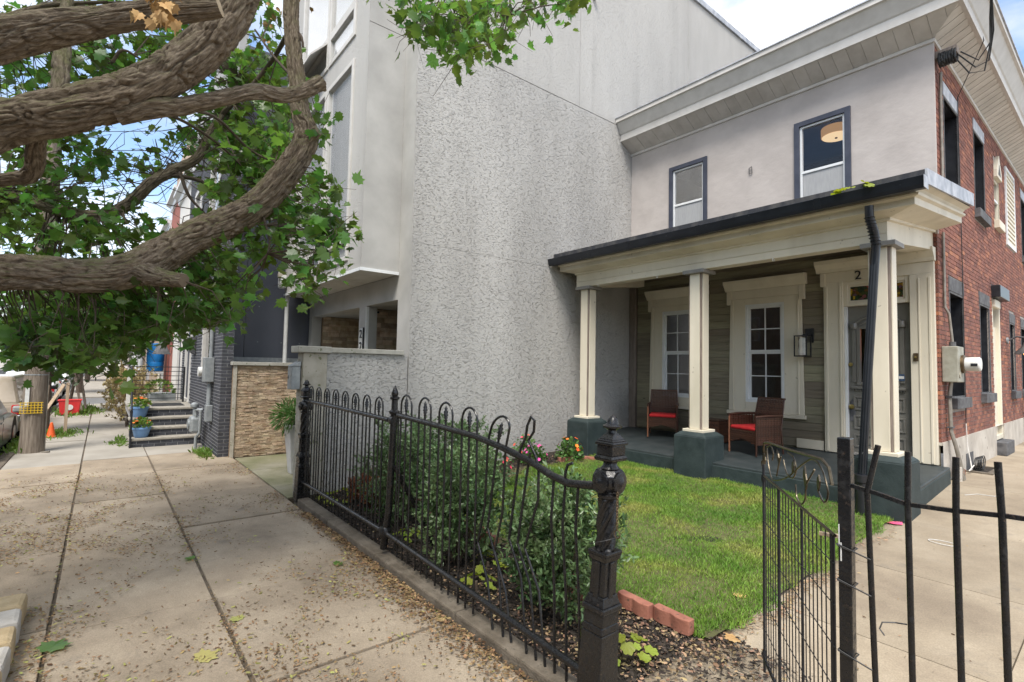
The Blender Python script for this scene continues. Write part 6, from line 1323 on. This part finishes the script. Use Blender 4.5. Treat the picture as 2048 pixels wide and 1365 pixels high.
# leaves: clumps round the branches
blobs = [(60,110,4.6,110,70,150),(180,150,4.8,90,60,110),(30,200,5.2,70,50,60),(260,95,4.9,90,55,90),(360,70,5.0,70,60,80),(110,40,4.8,120,40,90),(250,15,5.0,120,30,70),(470,130,5.4,70,60,90),(540,150,5.5,60,70,90),(520,230,5.3,70,60,110),(430,220,5.4,60,50,60),(560,60,5.3,30,55,26),
 (300,190,5.6,80,45,50),(180,310,5.0,60,55,60),(120,250,5.2,90,40,50),(30,300,4.8,60,60,55),(60,450,4.5,90,70,120),(170,470,4.6,95,60,120),(150,370,4.9,60,40,60),(30,390,4.7,50,60,60),(260,470,4.7,60,50,70),(260,365,5.2,45,40,20),(330,300,5.3,45,45,22),
 (400,270,5.2,55,55,60),(470,310,5.0,70,55,110),(530,290,4.9,55,60,80),(420,350,5.1,35,45,24),(480,390,4.8,60,40,60),(540,350,4.9,60,60,90),(560,430,4.5,55,50,56),(620,400,4.4,40,50,46),(645,450,4.3,42,40,58),(600,500,4.2,40,50,44),(660,490,4.3,30,35,34),(620,550,4.2,22,45,38),(590,250,4.5,40,45,24),(640,240,4.4,20,30,16),
 (480,480,4.6,55,50,56),(420,560,4.5,60,60,120),(370,510,4.7,60,45,80),(470,560,4.5,40,50,40),(440,625,4.4,45,35,44),
 (60,610,4.1,80,40,90),(40,660,4.0,70,45,95),(150,630,4.1,80,55,105),(240,620,4.2,80,55,105),(320,600,4.3,70,45,110),(110,690,4.0,60,35,60),(200,690,4.1,55,40,56),(290,665,4.2,50,35,50),(340,640,4.3,45,40,46),(395,605,4.4,40,40,36),(230,735,4.1,22,22,10),
 (830,25,4.6,42,40,44),(850,60,4.55,32,22,26),(905,30,4.6,50,40,60),(945,55,4.5,50,35,60),(915,85,4.5,35,28,34),(935,112,4.45,20,20,13),(990,35,4.55,40,35,40),(1000,75,4.5,22,22,14),(1040,10,4.6,50,25,32),(1115,18,4.7,24,20,14),(1160,8,4.7,22,18,12),(790,-12,4.7,25,20,8)]
LP, cl_c = [], []
for (bx_, by_, d, rx, ry, n_) in blobs:
    n_ = int(n_*1.7); k_ = max(2, n_//7); cs_ = []
    for _ in range(k_):
        a = R_.uniform(0, 2*PI); r = math.sqrt(R_.random()); cs_.append((bx_+rx*r*math.cos(a), by_+ry*r*math.sin(a), d+R_.uniform(-.55,.55)))
    cl_c += [at(*c) for c in cs_]
    for _ in range(n_):
        c = R_.choice(cs_); q = at(*c)+rng.normal(size=3)*.085; LP.append(q)
LP = np.array(LP)
# unseen crown leaves overhead and behind, added to shade the pavement
n_ = 2600; d = rdir(n_); Q = np.array([-4.3,-1.6,6.3])+d*np.array([4.6,4.0,2.9])*(rng.random(n_)**.45)[:,None]
pr = np.array([proj(q) for q in Q]); k = ~((pr[:,2] > .05) & (pr[:,0] > -45) & (pr[:,0] < 2100) & (pr[:,1] > -45)); Q = Q[k]; Q = Q[Q[:,2] > 3.0]
crown = thing('crown', None, None, (-4.3,-1.2,4)); crown.parent = maple; crown.location = Vector((-4.3,-1.2,4))-W[maple.name]; W[crown.name] = Vector((-4.3,-1.2,4))
def leaf_frames(P, droop=.5):
    T = rdir(len(P), 0, .35); T[:,2] -= rng.uniform(.0, 1.3, len(P))*droop; Nn = rdir(len(P), 1.0, .6); return T, Nn
T, Nn = leaf_frames(LP); S = rng.uniform(.065,.13,len(LP))
pz = np.array([proj(q) for q in LP]); key = S/pz[:,2]; inf = (pz[:,0] > 0) & (pz[:,1] > 0); order = np.argsort(-(key*inf)); big = order[:300]; rest = order[300:]
lm = bpy.data.meshes.new('maple_leaf'); lm.from_pydata(MAPLE_V, [], MAPLE_F); lm.materials.append(MATS['maple_leaf'])
lms = [lm]
for k_ in (1,2,3):
    m2 = lm.copy(); lms.append(m2)
    for v_ in m2.vertices: v_.co.x *= (1,.8,.9,.6)[k_]; v_.co.z += (0,.8,-.5,.4)[k_]*v_.co.x**2-(0,.0,.5,.15)[k_]*(v_.co.y-.3)*abs(v_.co.y-.3)
for i in big:
    t_ = Vector(T[i]).normalized(); nn = Vector(Nn[i]); nn = (nn-t_*nn.dot(t_)).normalized(); b = t_.cross(nn)
    o = link('leaf', lms[i % 4], crown, LP[i].tolist()); o.rotation_euler = Matrix((b, t_, nn)).transposed().to_euler(); o.scale = (S[i],)*3
MV = np.array(MAPLE_V); Vs, Fs, off = [], [], 0
for k_ in range(4):
    tv = MV.copy(); tv[:,0] *= (1,.75,.9,.55)[k_]; tv[:,2] += (.1,.9,-.5,.35)[k_]*tv[:,0]**2-(.25,.0,.5,.1)[k_]*(tv[:,1]-.3)**2*np.sign(tv[:,1]-.3); ii = rest[k_::4]
    V, F = scatter(tv, MAPLE_F, LP[ii], T[ii], Nn[ii], S[ii]); Vs.append(V); Fs.append(F+off); off += len(V)
bulk('leaves_farther_off', np.vstack(Vs), np.vstack(Fs), 'maple_leaf', crown, kind='stuff')
T, Nn = leaf_frames(Q); V, F = scatter(np.array(OVAL_V)*np.array([2.4,1,1]), OVAL_F, Q, T, Nn, rng.uniform(.12,.19,len(Q))); bulk('unseen_shade_leaves', V, F, 'maple_leaf', crown, kind='stuff')
# twigs from the nearest wood to the clumps
LA = np.array(LIMB_PTS); q = MB(); rr = random.Random(5)
for c in cl_c:
    if rr.random() < .62:
        dd = np.linalg.norm(LA[:,:3]-c, axis=1); j = int(np.argmin(dd))
        if dd[j] > 2.2: continue
        b = LA[j,:3]; md = (b+c)/2+np.array([rr.uniform(-.1,.1),rr.uniform(-.1,.1),rr.uniform(-.05,.14)])*min(1, dd[j]*1.5)
        q.tube([b, md, c], [.0065,.0045,.0022], 5, False)
    for _ in range(2):
        e = c+rng.normal(size=3)*.12; q.tube([c, (c+e)/2+rng.normal(size=3)*.02, e], [.0028,.0022,.0015], 4, False)
for _ in range(46):                                   # bare twigs in the open middle of the crown
    c = at(rr.uniform(180,460), rr.uniform(250,420), rr.uniform(4.7,5.4)); dd = np.linalg.norm(LA[:,:3]-c, axis=1); b = LA[rr.choice(list(np.argsort(dd)[:60])),:3]
    md = (b+c)/2+rng.normal(size=3)*.09; e = c+rng.normal(size=3)*.14; q.tube([b, md, c, e], [.0055,.004,.003,.0015], 5, False)
q.build('twigs', 'twig', crown, recalc=False, kind='stuff')
dry = thing('dry_leaf_bunch', 'bunch of withered tan leaves hanging from the upper sawn limb', 'leaves', tuple(at(318,20,2.55)))
P = np.array([at(R_.gauss(316,17), R_.gauss(14,20), 2.55+R_.uniform(-.05,.05)) for _ in range(26)]); T = rdir(26, -1.2, .6)
for i in range(26):
    t_ = Vector(T[i]).normalized(); nn = Vector(rdir(1)[0]); nn = (nn-t_*nn.dot(t_)).normalized(); b = t_.cross(nn)
    o = link('withered_leaf', ml3, dry, P[i].tolist()); o.rotation_euler = Matrix((b, t_, nn)).transposed().to_euler(); s = R_.uniform(.05,.09); o.scale = (s*.7, s, s*2.2)
P = np.array([at(R_.gauss(565,22), R_.gauss(35,26), 4.4+R_.uniform(-.05,.05)) for _ in range(26)]); T = rdir(26, -.8)
V, F = scatter(np.array(MAPLE_V)*np.array([.7,1,2]), MAPLE_F, P, T, rdir(26), rng.uniform(.04,.07,26)); bulk('withered_twig_leaves', V, F, 'dry_leaf', crown, kind='stuff')
# stone blocks round the tree pit
pit = [('stone_block' if i % 2 else 'stone_block_tan', -5.0+.29*i) for i in range(7)]
nm_ = ['far','fifth','fourth','third','second','next','near']
for i, (m_, x_) in enumerate(pit):
    MB().obox((x_, -.47, .07), (.27, .26, .17), Matrix.Rotation(R_.uniform(-.04,.04), 3, 'Z')).build('stone_block', m_, bevel=.03, category='stone', group='stone blocks edging the tree pit', label=('grey' if i % 2 else 'tan')+' rough stone block edging the tree pit, '+['farthest of the row','second from the far end','third from the far end','middle of the row','third from the near end','second from the near end','nearest of the row'][i])
struct(bx('tree_pit', 'soil', None, -5.2, -3.1, -1.22, -.45, -.1, .05))
# ------------------------------------------------------------------ down the street
pole = thing('utility_pole', 'weathered wooden utility pole at the kerb with a yellow mesh band', 'pole', (-13.75,-1.0,0))
MB().tube([(-13.75,-1.0,-.05),(-13.75,-1.0,.3),(-13.72,-1.0,3),(-13.7,-.98,9.5)], [.205,.185,.165,.13], 20).build('pole_shaft', 'wood_pole', pole, smooth='auto')
for k_ in range(7): bx('mesh_bar', 'yellow_plastic', pole, -13.56, -13.548, -1.19+k_*.05, -1.18+k_*.05, .76, .98)
for k_ in range(5): bx('mesh_bar', 'yellow_plastic', pole, -13.56, -13.545, -1.2, -.86, .765+k_*.05, .775+k_*.05)
bx('paper_strip', 'white_plastic', pole, -13.565, -13.55, -1.13, -1.07, .90, 1.40); MB().tube([(-13.70,-.81,.0),(-13.70,-.825,2.5),(-13.7,-.85,6)], .012, 6).build('ground_wire', 'conduit', pole)
MB().lathe((-13.74,-1.0,0), [(.182,1.50),(.184,1.51),(.182,1.52)], 20).build('tie_band', 'grey_metal', pole); MB().tube([(-13.6,-.85,-.0),(-13.45,-.72,.02)], .015, 6).build('ground_rod', 'conduit', pole)
def rowhouse(name, label, x0, x1, h, m_, floors=2, door=True, trim='white_vinyl', yf=1.9, frame='white_vinyl', cat='house', nw=None):
    t_ = thing(name, label, cat, ((x0+x1)/2, yf+4, 0)); wd = x1-x0
    holes = []; nw = nw or max(1, int(wd/2.0)); fh = (h-.6)/floors
    for f_ in range(floors):
        for k_ in range(nw):
            c = x0+wd*(k_+.5)/nw; z0 = .75+f_*fh+.3
            if f_ == 0 and k_ == 0 and door: continue
            holes.append((c-.45, c+.45, z0, z0+min(1.6, fh-1.0)))
    dh = (x0+wd*.5/nw-.45, x0+wd*.5/nw+.45, .5, 2.7)
    hs = holes+([dh] if door else [])
    bx('house_body', m_, t_, x0+.01, x1-.01, yf+.12, yf+11, 0, h-.02)
    MB().wall((x0,yf,0),(1,0,0),(0,0,1),(0,-1,0),(0,wd),(0,h),[(a-x0,b-x0,c,d) for a,b,c,d in hs],.1).build('front_wall', m_, t_, recalc=False)
    bx('side_return', m_, t_, x1-.012, x1, yf, yf+.12, 0, h)
    for a, b, c, d in holes:
        w_ = ring(a-.05,b+.05,c-.05,d+.05,.09,yf-.03,yf+.05).build('window', frame, t_); bx('pane', 'mirror_glass', w_, a+.04,b-.04,yf+.05,yf+.055,c+.04,d-.04); bx('meeting_rail', frame, w_, a+.04,b-.04,yf+.02,yf+.06,(c+d)/2-.03,(c+d)/2+.03)
        bx('sill', trim, w_, a-.1,b+.1,yf-.07,yf-.031,c-.12,c-.052)
    if door:
        dd = bx('door', 'navy_trim', t_, dh[0],dh[1],yf+.06,yf+.1,dh[2],dh[3]); bx('door_frame', frame, t_, dh[0]-.08,dh[1]+.08,yf-.04,yf-.004,dh[3],dh[3]+.15)
        for k_ in range(3): bx('step', 'steps_stone', t_, dh[0]-.2,dh[1]+.2,yf-.3*(3-k_),yf-.003,.165*k_,.165*(k_+1)-.003)
    MB().sweep([(x0-.02,yf),(x1+.02,yf)], [(.002,h-.30),(.06,h-.28),(.08,h-.12),(.22,h-.04),(.22,h+.05),(.002,h+.05)]).build('cornice', trim, t_)
    return t_
rowhouse('white_row_house', 'white stucco row house with dark cone lamp next to the charcoal brick house', -21.3, -17.51, 7.6, 'far_white', 2)
rowhouse('red_row_house', 'narrow red brick row house beyond the white one', -24.2, -21.31, 8.0, 'far_red', 2)
rowhouse('cream_row_house', 'cream corner row house at the side street', -26.9, -24.21, 7.4, 'far_cream', 2)
rowhouse('tan_row_house', 'tan row house on the far corner of the side street', -38, -32.5, 7.8, 'far_tan', 2)
rowhouse('grey_row_house', 'grey row house far down the street', -45, -38.01, 7.2, 'far_grey', 2)
rowhouse('white_row_house', 'small white row house at the far end of the terrace', -56, -45.01, 6.6, 'far_white', 2)
rowhouse('red_row_house', 'distant red brick row house at the end of the street', -72, -56.01, 7.5, 'far_red', 2)
rowhouse('cream_row_house', 'last pale row house closing the view down the street', -100, -72.01, 7.5, 'far_cream', 2)
# raised brick-topped house front showing between the branches
gbl = MB().prism([(1.75,7.6),(6.5,7.6),(1.75,8.6)], 'x', -21.2, -17.6).build('roof_gable', 'far_tan', label='tan sloped gable roof edge above the white row house', category='roof')
br = thing('rain_barrel', 'bright blue barrel raised on a white stand before the red house', 'barrel', (-23.3,1.55,0))
MB().lathe((-23.3,1.55,0), [(.24,1.42),(.265,1.47),(.275,1.75),(.265,1.78),(.28,1.81),(.28,2.1),(.268,2.13),(.275,2.16),(.265,2.42),(.24,2.47),(.001,2.47)], 20).build('barrel_body', 'barrel_blue', br, smooth='auto')
bx('stand_top', 'white_plastic', br, -23.55,-23.05,1.3,1.8,1.34,1.418)
for i in (-1,1):
    for j in (-1,1): bx('stand_leg', 'white_plastic', br, -23.3+i*.21-.03,-23.3+i*.21+.03,1.55+j*.21-.03,1.55+j*.21+.03,0,1.34)
# pots on the stoop
def pot(label, x, y, z, r, h, fm):
    t_ = thing('flower_pot', label, 'flower pot', (x,y,z), 'blue pots on the stoop')
    MB().lathe((x,y,z), [(r*.62,0),(r*.72,.02),(r*.97,h*.82),(r*1.05,h*.83),(r*1.05,h),(r*.95,h),(r*.9,h*.9)], 20).build('pot', 'pot_blue', t_, smooth='auto')
    n_ = 170; d = rdir(n_, .6); d[:,2] = np.abs(d[:,2]); P = np.array([x,y,z+h])+d*np.array([r*1.15,r*1.15,r*1.1])*(rng.random(n_)**.4)[:,None]
    V, F = scatter(np.array(OVAL_V)*np.array([1.6,1,1]), OVAL_F, P, d+rdir(n_), rdir(n_, 1), rng.uniform(.05,.09,n_)); bulk('foliage', V, F, 'weed', t_, kind='stuff')
    me = bpy.data.meshes.new('marigold'); q = MB().lathe((0,0,0), [(.3,-.1),(.5,.05),(.45,.2),(.2,.3)], 9); me.from_pydata(q.v, [], q.f); me.materials.append(MATS['flower_orange'])
    for k_ in range(fm):
        d = rdir(1, .7)[0]; d[2] = abs(d[2])+.3; o = link('blossom', me, t_, (x+abs(d[0])*r*.9*R_.choice((-.4,1)), y+d[1]*r*.9, z+h+d[2]*r*.9)); o.scale = (.075,.075,.06)
pot('blue pot of orange marigolds on the lowest stoop step', -13.50, .72, .19, .17, .22, 5); pot('blue pot of orange marigolds on the third stoop step', -14.06, .70, .57, .17, .24, 9)
tr = thing('grey_trough', 'grey trough planter of greenery behind the stoop railing', 'planter', (-17.0,1.3,0)); bx('trough', 'grey_metal', tr, -17.3,-16.5,1.0,1.6,0,.95,bevel=.02)
n_ = 260; d = rdir(n_, .5); d[:,2] = np.abs(d[:,2]); V, F = scatter(OVAL_V, OVAL_F, np.array([-16.9,1.25,.95])+d*np.array([.45,.3,.3]), d, rdir(n_, 1), rng.uniform(.06,.12,n_)); bulk('foliage', V, F, 'weed', tr, kind='stuff')
shrub('dry_bush', 'straw coloured dry bush behind the stoop railing', (-17.6,.62,.95), (.75,.55,.75), 4200, 'dry_bush', (.04,.075), None, 20, 0.0, 1.3)
shrub('dry_bush', 'second tawny bush leaning over the pavement past the stoop', (-19.4,.55,.9), (.7,.5,.6), 3000, 'dry_bush', (.05,.08), None, 16, 0.0, 1.3)
# young street trees
def young_tree(label, x, y, h, cr, cz, n_, m_, lean=0, group='young street trees', leaf=(.08,.14), tr_=.05, name='young_tree'):
    t_ = thing(name, label, 'tree', (x,y,0), group)
    q = MB().tube([(x,y,-.02),(x+.03,y+lean*.4,h*.4),(x,y+lean,h)], [tr_,tr_*.8,tr_*.3], 8); 
    for k_ in range(10):
        a = R_.uniform(0,2*PI); z0 = h*R_.uniform(.35,.8); q.tube([(x,y+lean*z0/h,z0),(x+cr[0]*.5*math.cos(a),y+lean+cr[1]*.5*math.sin(a),z0+.4*cr[2])], [tr_*.45,tr_*.12], 5)
    q.build('trunk', 'twig', t_, smooth='auto')
    ns = n_//9; d = rdir(ns); lump = 1+.22*np.sin(d[:,0]*5+x)+.2*np.sin(d[:,1]*6+d[:,2]*5+x); C0 = np.array([x,y+lean,cz])+d*np.array(cr)*(rng.random(ns)**.4*lump)[:,None]
    k2 = np.repeat(np.arange(ns), 9); P = C0[k2]+rng.normal(size=(len(k2),3))*.11*max(1,cr[0]/1.2)
    V, F = scatter(np.array(OVAL_V)*np.array([1.7,1,1]), OVAL_F, P, rdir(len(P), -.3), rdir(len(P), 1), rng.uniform(*leaf, len(P))); bulk('crown', V, F, m_, t_, kind='stuff'); return t_
young_tree('young staked tree with pale green crown behind the utility pole', -17.2, -1.0, 3.1, (.95,.85,.85), 2.35, 3600, 'young_leaf', group=None)
young_tree('wider dark green street tree by the red bin', -23.3, -.85, 4.0, (1.6,1.45,1.35), 2.75, 5200, 'far_leaf', .5, group=None, leaf=(.1,.18))
young_tree('street tree past the side street', -36, -.9, 6, (2.4,2.2,2.0), 4.6, 4200, 'far_leaf', group=None, leaf=(.16,.28), tr_=.14)
for k_, (x_, y_, h_, lab) in enumerate(((-55,-.9,7,'distant street tree on the house side of the road'),(-78,-1,8,'farthest street tree on the house side'),(-46,-12.8,8,'tree on the opposite pavement behind the parked cars'),(-62,-13,9,'tall tree on the opposite pavement farther down'),(-85,-12.6,9,'tree closing the view on the opposite side'),(-34,-13,7,'nearest tree on the opposite pavement'))):
    young_tree(lab, x_, y_, h_, (3.0,2.8,2.6), h_*.66, 3600, 'far_leaf', group='distant street trees', leaf=(.25,.42), tr_=.18)
for k_, pts in enumerate(([(-16.4,-.62,-.02),(-16.4,-.62,1.25)], [(-16.2,-1.0,-.02),(-16.3,-.98,1.2)], [(-15.7,-1.28,-.02),(-16.5,-.70,1.2)])):
    MB().tube(pts, .042, 4).build('tree_stake', 'stake_wood', category='stake', group='stakes of the young tree', label=['upright wooden stake nearest the pavement by the young tree','upright wooden stake right behind the utility pole','slanting wooden stake leaning against the young tree'][k_])
for k_, (x_, y_) in enumerate(((-16.0,-.85),(-16.1,-1.2))):
    t_ = thing('traffic_cone', 'small orange cone at the young tree, '+('right one' if k_ == 0 else 'left one'), 'cone', (x_,y_,0), 'orange cones by the young tree'); MB().lathe((x_,y_,0), [(.09,.02),(.085,.03),(.025,.34),(.001,.35)], 14).build('cone_body', 'orange_plastic', t_, smooth='auto'); bx('cone_foot', 'orange_plastic', t_, x_-.11,x_+.11,y_-.11,y_+.11,0,.02)
rbn = thing('red_bin', 'red plastic recycling bin under the wider street tree', 'bin', (-21.9,-.75,0)); MB().frustum(-21.9,-.75,.03,.48,.36,.46,.42,.56).build('bin_body', 'red_plastic', rbn, bevel=.03); MB().frustum(-21.9,-.75,.481,.51,.45,.60,.45,.60).build('bin_rim', 'red_plastic', rbn, bevel=.01)
MB().lathe((-21.70,-.75,.27), [(.09,0),(.09,.012)], 16, 'x').build('recycling_mark', 'white_plastic', rbn)
for k_, (x_, y_, y2) in enumerate(((-22.6,-.45,-.75),(-23.1,-.35,-.6))): MB().tube([(x_,y_,0),(x_-.3,y2,1.5)], .04, 5).build('tree_stake', 'wood_pole', category='stake', group='grey stakes at the second tree', label='grey wooden stake at the red bin, '+('nearer one' if k_ == 0 else 'farther one'))
def weeds(label, x, y, rx, ry, n_, h=.14, m_='weed', z=0.0):
    n_ = int(n_*1.8)
    P = np.stack([x+rng.normal(size=n_)*rx*.5, y+rng.normal(size=n_)*ry*.5, np.full(n_, z)], -1)
    V, F = scatter(np.array(OVAL_V)*np.array([.7,1,1]), OVAL_F, P, rdir(n_, 1.3), rdir(n_), rng.uniform(h*.3, h*.8, n_)); return bulk('weeds', V, F, m_, label=label, category='weeds', kind='stuff')
weeds('tuft of weeds at the foot of the charcoal brick corner', -11.75, 1.66, .5, .12, 190, .17); weeds('green weeds round the young tree stakes', -16.5, -.75, .8, .35, 420, .16)
weeds('grass strip behind the utility pole', -15.0, -1.25, 1.2, .16, 300, .18); weeds('overgrown patch round the red bin', -23.2, -.6, 1.6, .5, 800, .26); weeds('small weed in the pavement joint before the stoop', -14.2, .25, .25, .08, 60, .09)
weeds('weeds beside the stoop wall', -14.4, .42, .8, .07, 60, .18); 
# parked cars
def car(name, label, xr, ys, L2, Wd, Ht, m_, style='suv', z=-.25):
    """tail at xr, heading -X, kerb side at ys"""
    t_ = thing(name, label, 'car', (xr-L2/2, ys-Wd/2, z), 'cars parked along the kerb'); y0, y1 = ys-Wd, ys
    b_ = .60*Ht if style == 'suv' else .63*Ht
    X = lambda u: xr-u
    lower = [(X(.02),z+.28),(X(0),z+.55),(X(.03),z+b_*.93),(X(.12),z+b_),(X(L2*.72),z+b_),(X(L2*.93),z+b_*.88),(X(L2),z+b_*.66),(X(L2*.99),z+.26),(X(L2*.5),z+.22)]
    MB().prism(lower, 'y', y0, y1).build('body', m_, t_, smooth='auto', bevel=.07)
    u0, u1, u2, u3 = (.10,.42,L2*.58,L2*.76) if style == 'suv' else (.55,1.15,L2*.52,L2*.73)
    zr = z+Ht; zb = z+b_-.03; i0, i1 = .05, .20
    vs = [(X(u0),y0+i0,zb),(X(u3),y0+i0,zb),(X(u2),y0+i1,zr),(X(u1),y0+i1,zr),(X(u0),y1-i0,zb),(X(u3),y1-i0,zb),(X(u2),y1-i1,zr),(X(u1),y1-i1,zr)]
    cb = MB().add(vs, [(0,1,2,3),(7,6,5,4),(0,4,5,1),(1,5,6,2),(2,6,7,3),(3,7,4,0)]).build('cabin', m_, t_, bevel=.06)
    def quad(a, b, c, d, off, nm):
        a, b, c, d = map(Vector, (a,b,c,d)); n = (b-a).cross(d-a).normalized()*off; ctr = (a+b+c+d)/4; s = lambda p: p+(ctr-p)*.10+n
        o = MB().add([s(a),s(b),s(c),s(d)], [(0,1,2,3)]).build(nm, 'car_glass', t_, recalc=False); return o
    mid0, mid1 = (u0+u3)/2, (u1+u2)/2
    A = lambda u, zt, s: (X(u), (y1-(i1 if zt else i0)) if s else (y0+(i1 if zt else i0)), zr if zt else zb)
    for s in (0,1):
        sg = 1 if s else -1
        for a, b, c, d in ((u0,mid0,mid1,u1),(mid0,u3,u2,mid1)):
            P4 = [A(a,0,s),A(b,0,s),A(c,1,s),A(d,1,s)]; quad(*P4, .008*(-1 if s else 1)*(-1), 'side_window') if False else quad(*(P4 if not s else P4[::-1]), .012, 'side_window')
    quad(vs[3],vs[7],vs[4],vs[0], -.012 if False else .012, 'rear_window'); quad(vs[1],vs[5],vs[6],vs[2], .012, 'windscreen')
    for u in (L2*.18, L2*.81):
        for yy in (y0+.11, y1-.11):
            w_ = MB().lathe((X(u),yy,z+.34), [(.22,-.115),(.33,-.10),(.345,0),(.33,.10),(.22,.115)], 22, 'y').build('wheel', 'rubber', t_, smooth='auto')
            sg = 1 if yy > ys-Wd/2 else -1; MB().lathe((X(u),yy+sg*.118,z+.34), [(.215,-.01*sg),(.20,.004*sg),(.06,.012*sg),(.001,.014*sg)], 18, 'y').build('rim', 'rim', w_, smooth='auto')
            arch = [(X(u)+.42*math.cos(a), z+.34+.42*math.sin(a)) for a in np.linspace(-.1, PI+.1, 17)]
            MB().prism(arch, 'y', *(sorted((ys+.004, ys-.05)) if sg > 0 else sorted((y0-.004, y0+.05)))).build('wheel_arch', 'rubber', t_)
    for yy in (y0+.12, y1-.12): bx('tail_light', 'tail_red', t_, xr-.05, xr+.015, yy-.07, yy+.07, z+b_*.70, z+b_*.96, bevel=.02); bx('headlight', 'chrome', t_, X(L2)-.01, X(L2)+.10, yy-.15, yy+.15, z+b_*.62, z+b_*.80, bevel=.02)
    bx('rear_bumper', m_, t_, xr-.08, xr+.07, y0+.06, y1-.06, z+.36, z+.58, bevel=.04); bx('number_plate', 'white_plastic', t_, xr+.071, xr+.078, ys-Wd/2-.16, ys-Wd/2+.16, z+.62 if style != 'suv' else z+.42, z+.72 if style != 'suv' else z+.52)
    for sg, yy in ((1, ys), (-1, y0)): MB().obox((X(u3)+.12, yy+sg*.10, z+b_+.06), (.12,.20,.15)).build('mirror', m_, t_, bevel=.04)
    for s in (y0,y1): MB().box(X(mid0)-.005,X(mid0)+.005,s-.004,s+.004,z+.4,z+b_).build('door_gap', 'rubber', t_); MB().box(X(mid0)+.15,X(mid0)+.33,s-.02,s+.02,z+b_*.86,z+b_*.90).build('door_handle', m_, t_)
car('parked_car', 'silver car at the very left edge nearest along the kerb', -12.6, -1.50, 4.5, 1.75, 1.40, 'car_silver', 'sedan')
car('parked_car', 'tan sport utility vehicle parked beside the utility pole', -17.3, -1.48, 4.5, 1.8, 1.62, 'car_tan', 'suv')
car('parked_car', 'black car parked behind the young staked tree', -23.0, -1.48, 4.6, 1.8, 1.45, 'car_black', 'sedan')
car('parked_car', 'white car parked by the red bin', -29.2, -1.48, 4.6, 1.8, 1.5, 'car_white', 'suv')
car('parked_car', 'grey car parked past the side street', -35.5, -1.6, 4.5, 1.8, 1.45, 'car_grey', 'sedan')
car('parked_car', 'far white car parked along the kerb', -41.5, -1.6, 4.6, 1.8, 1.45, 'car_white', 'sedan')
car('parked_car', 'white van parked on the opposite side of the road', -29, -9.0, 5.0, 1.95, 2.0, 'car_white', 'suv')
car('parked_car', 'blue car parked across the road', -36, -9.1, 4.5, 1.8, 1.45, 'car_blue', 'sedan')
car('parked_car', 'silver car parked farthest across the road', -43, -9.1, 4.5, 1.8, 1.45, 'car_silver', 'sedan')
# houses across the road, seen only far off and as reflections
def far_house(label, x0, x1, h, m_):
    t_ = thing('opposite_house', label, 'house', ((x0+x1)/2,-20,0), 'houses across the road'); bx('house_body', m_, t_, x0, x1, -26, -15.2, -.1, h)
    for f_ in range(int(h//3)):
        for k_ in range(max(1, int((x1-x0)/2.4))):
            c = x0+1.2+k_*2.4; w_ = ring(c-.5,c+.5,.9+f_*3,2.5+f_*3,.09,-15.199,-15.12).build('window', 'white_vinyl', t_); bx('pane', 'mirror_glass', w_, c-.41,c+.41,-15.17,-15.165,.99+f_*3,2.41+f_*3)
    bx('cornice', 'far_white', t_, x0-.05, x1+.05, -15.5, -14.9, h, h+.25)
for k_, (a, b, h, m_) in enumerate(((-110,-92,7,'far_tan'),(-92,-74,8,'far_red'),(-73.9,-60,7,'far_white'),(-59.9,-44,8.5,'far_tan'),(-43.9,-30,7,'far_cream'),(-20,-11,7.5,'far_tan'),(-10.9,-2,7.0,'far_grey'),(-1.9,8,8,'far_tan'),(8.1,20,7.2,'far_grey'))):
    far_house(['farthest tan house across the road','red brick house far across the road','white house far across the road','tan house across the road beyond the side street','cream house across the road at the corner','tan house straight across the road','grey house across the road from the gate','tall tan house across the road','grey house across the road to the right'][k_], a, b, h, m_)
for k_, (x_, y_, h_) in enumerate(((1.5,-12.6,9),(7,-12.8,8),(-8.5,-13,8.5))): young_tree(['tree across the road reflected in the porch windows','second tree across the road right of the gate','tree across the road facing the grey townhouse'][k_], x_, y_, h_, (3.2,2.6,3.0), h_*.52, 7000, 'far_leaf', group='trees across the road', leaf=(.25,.42), tr_=.18)
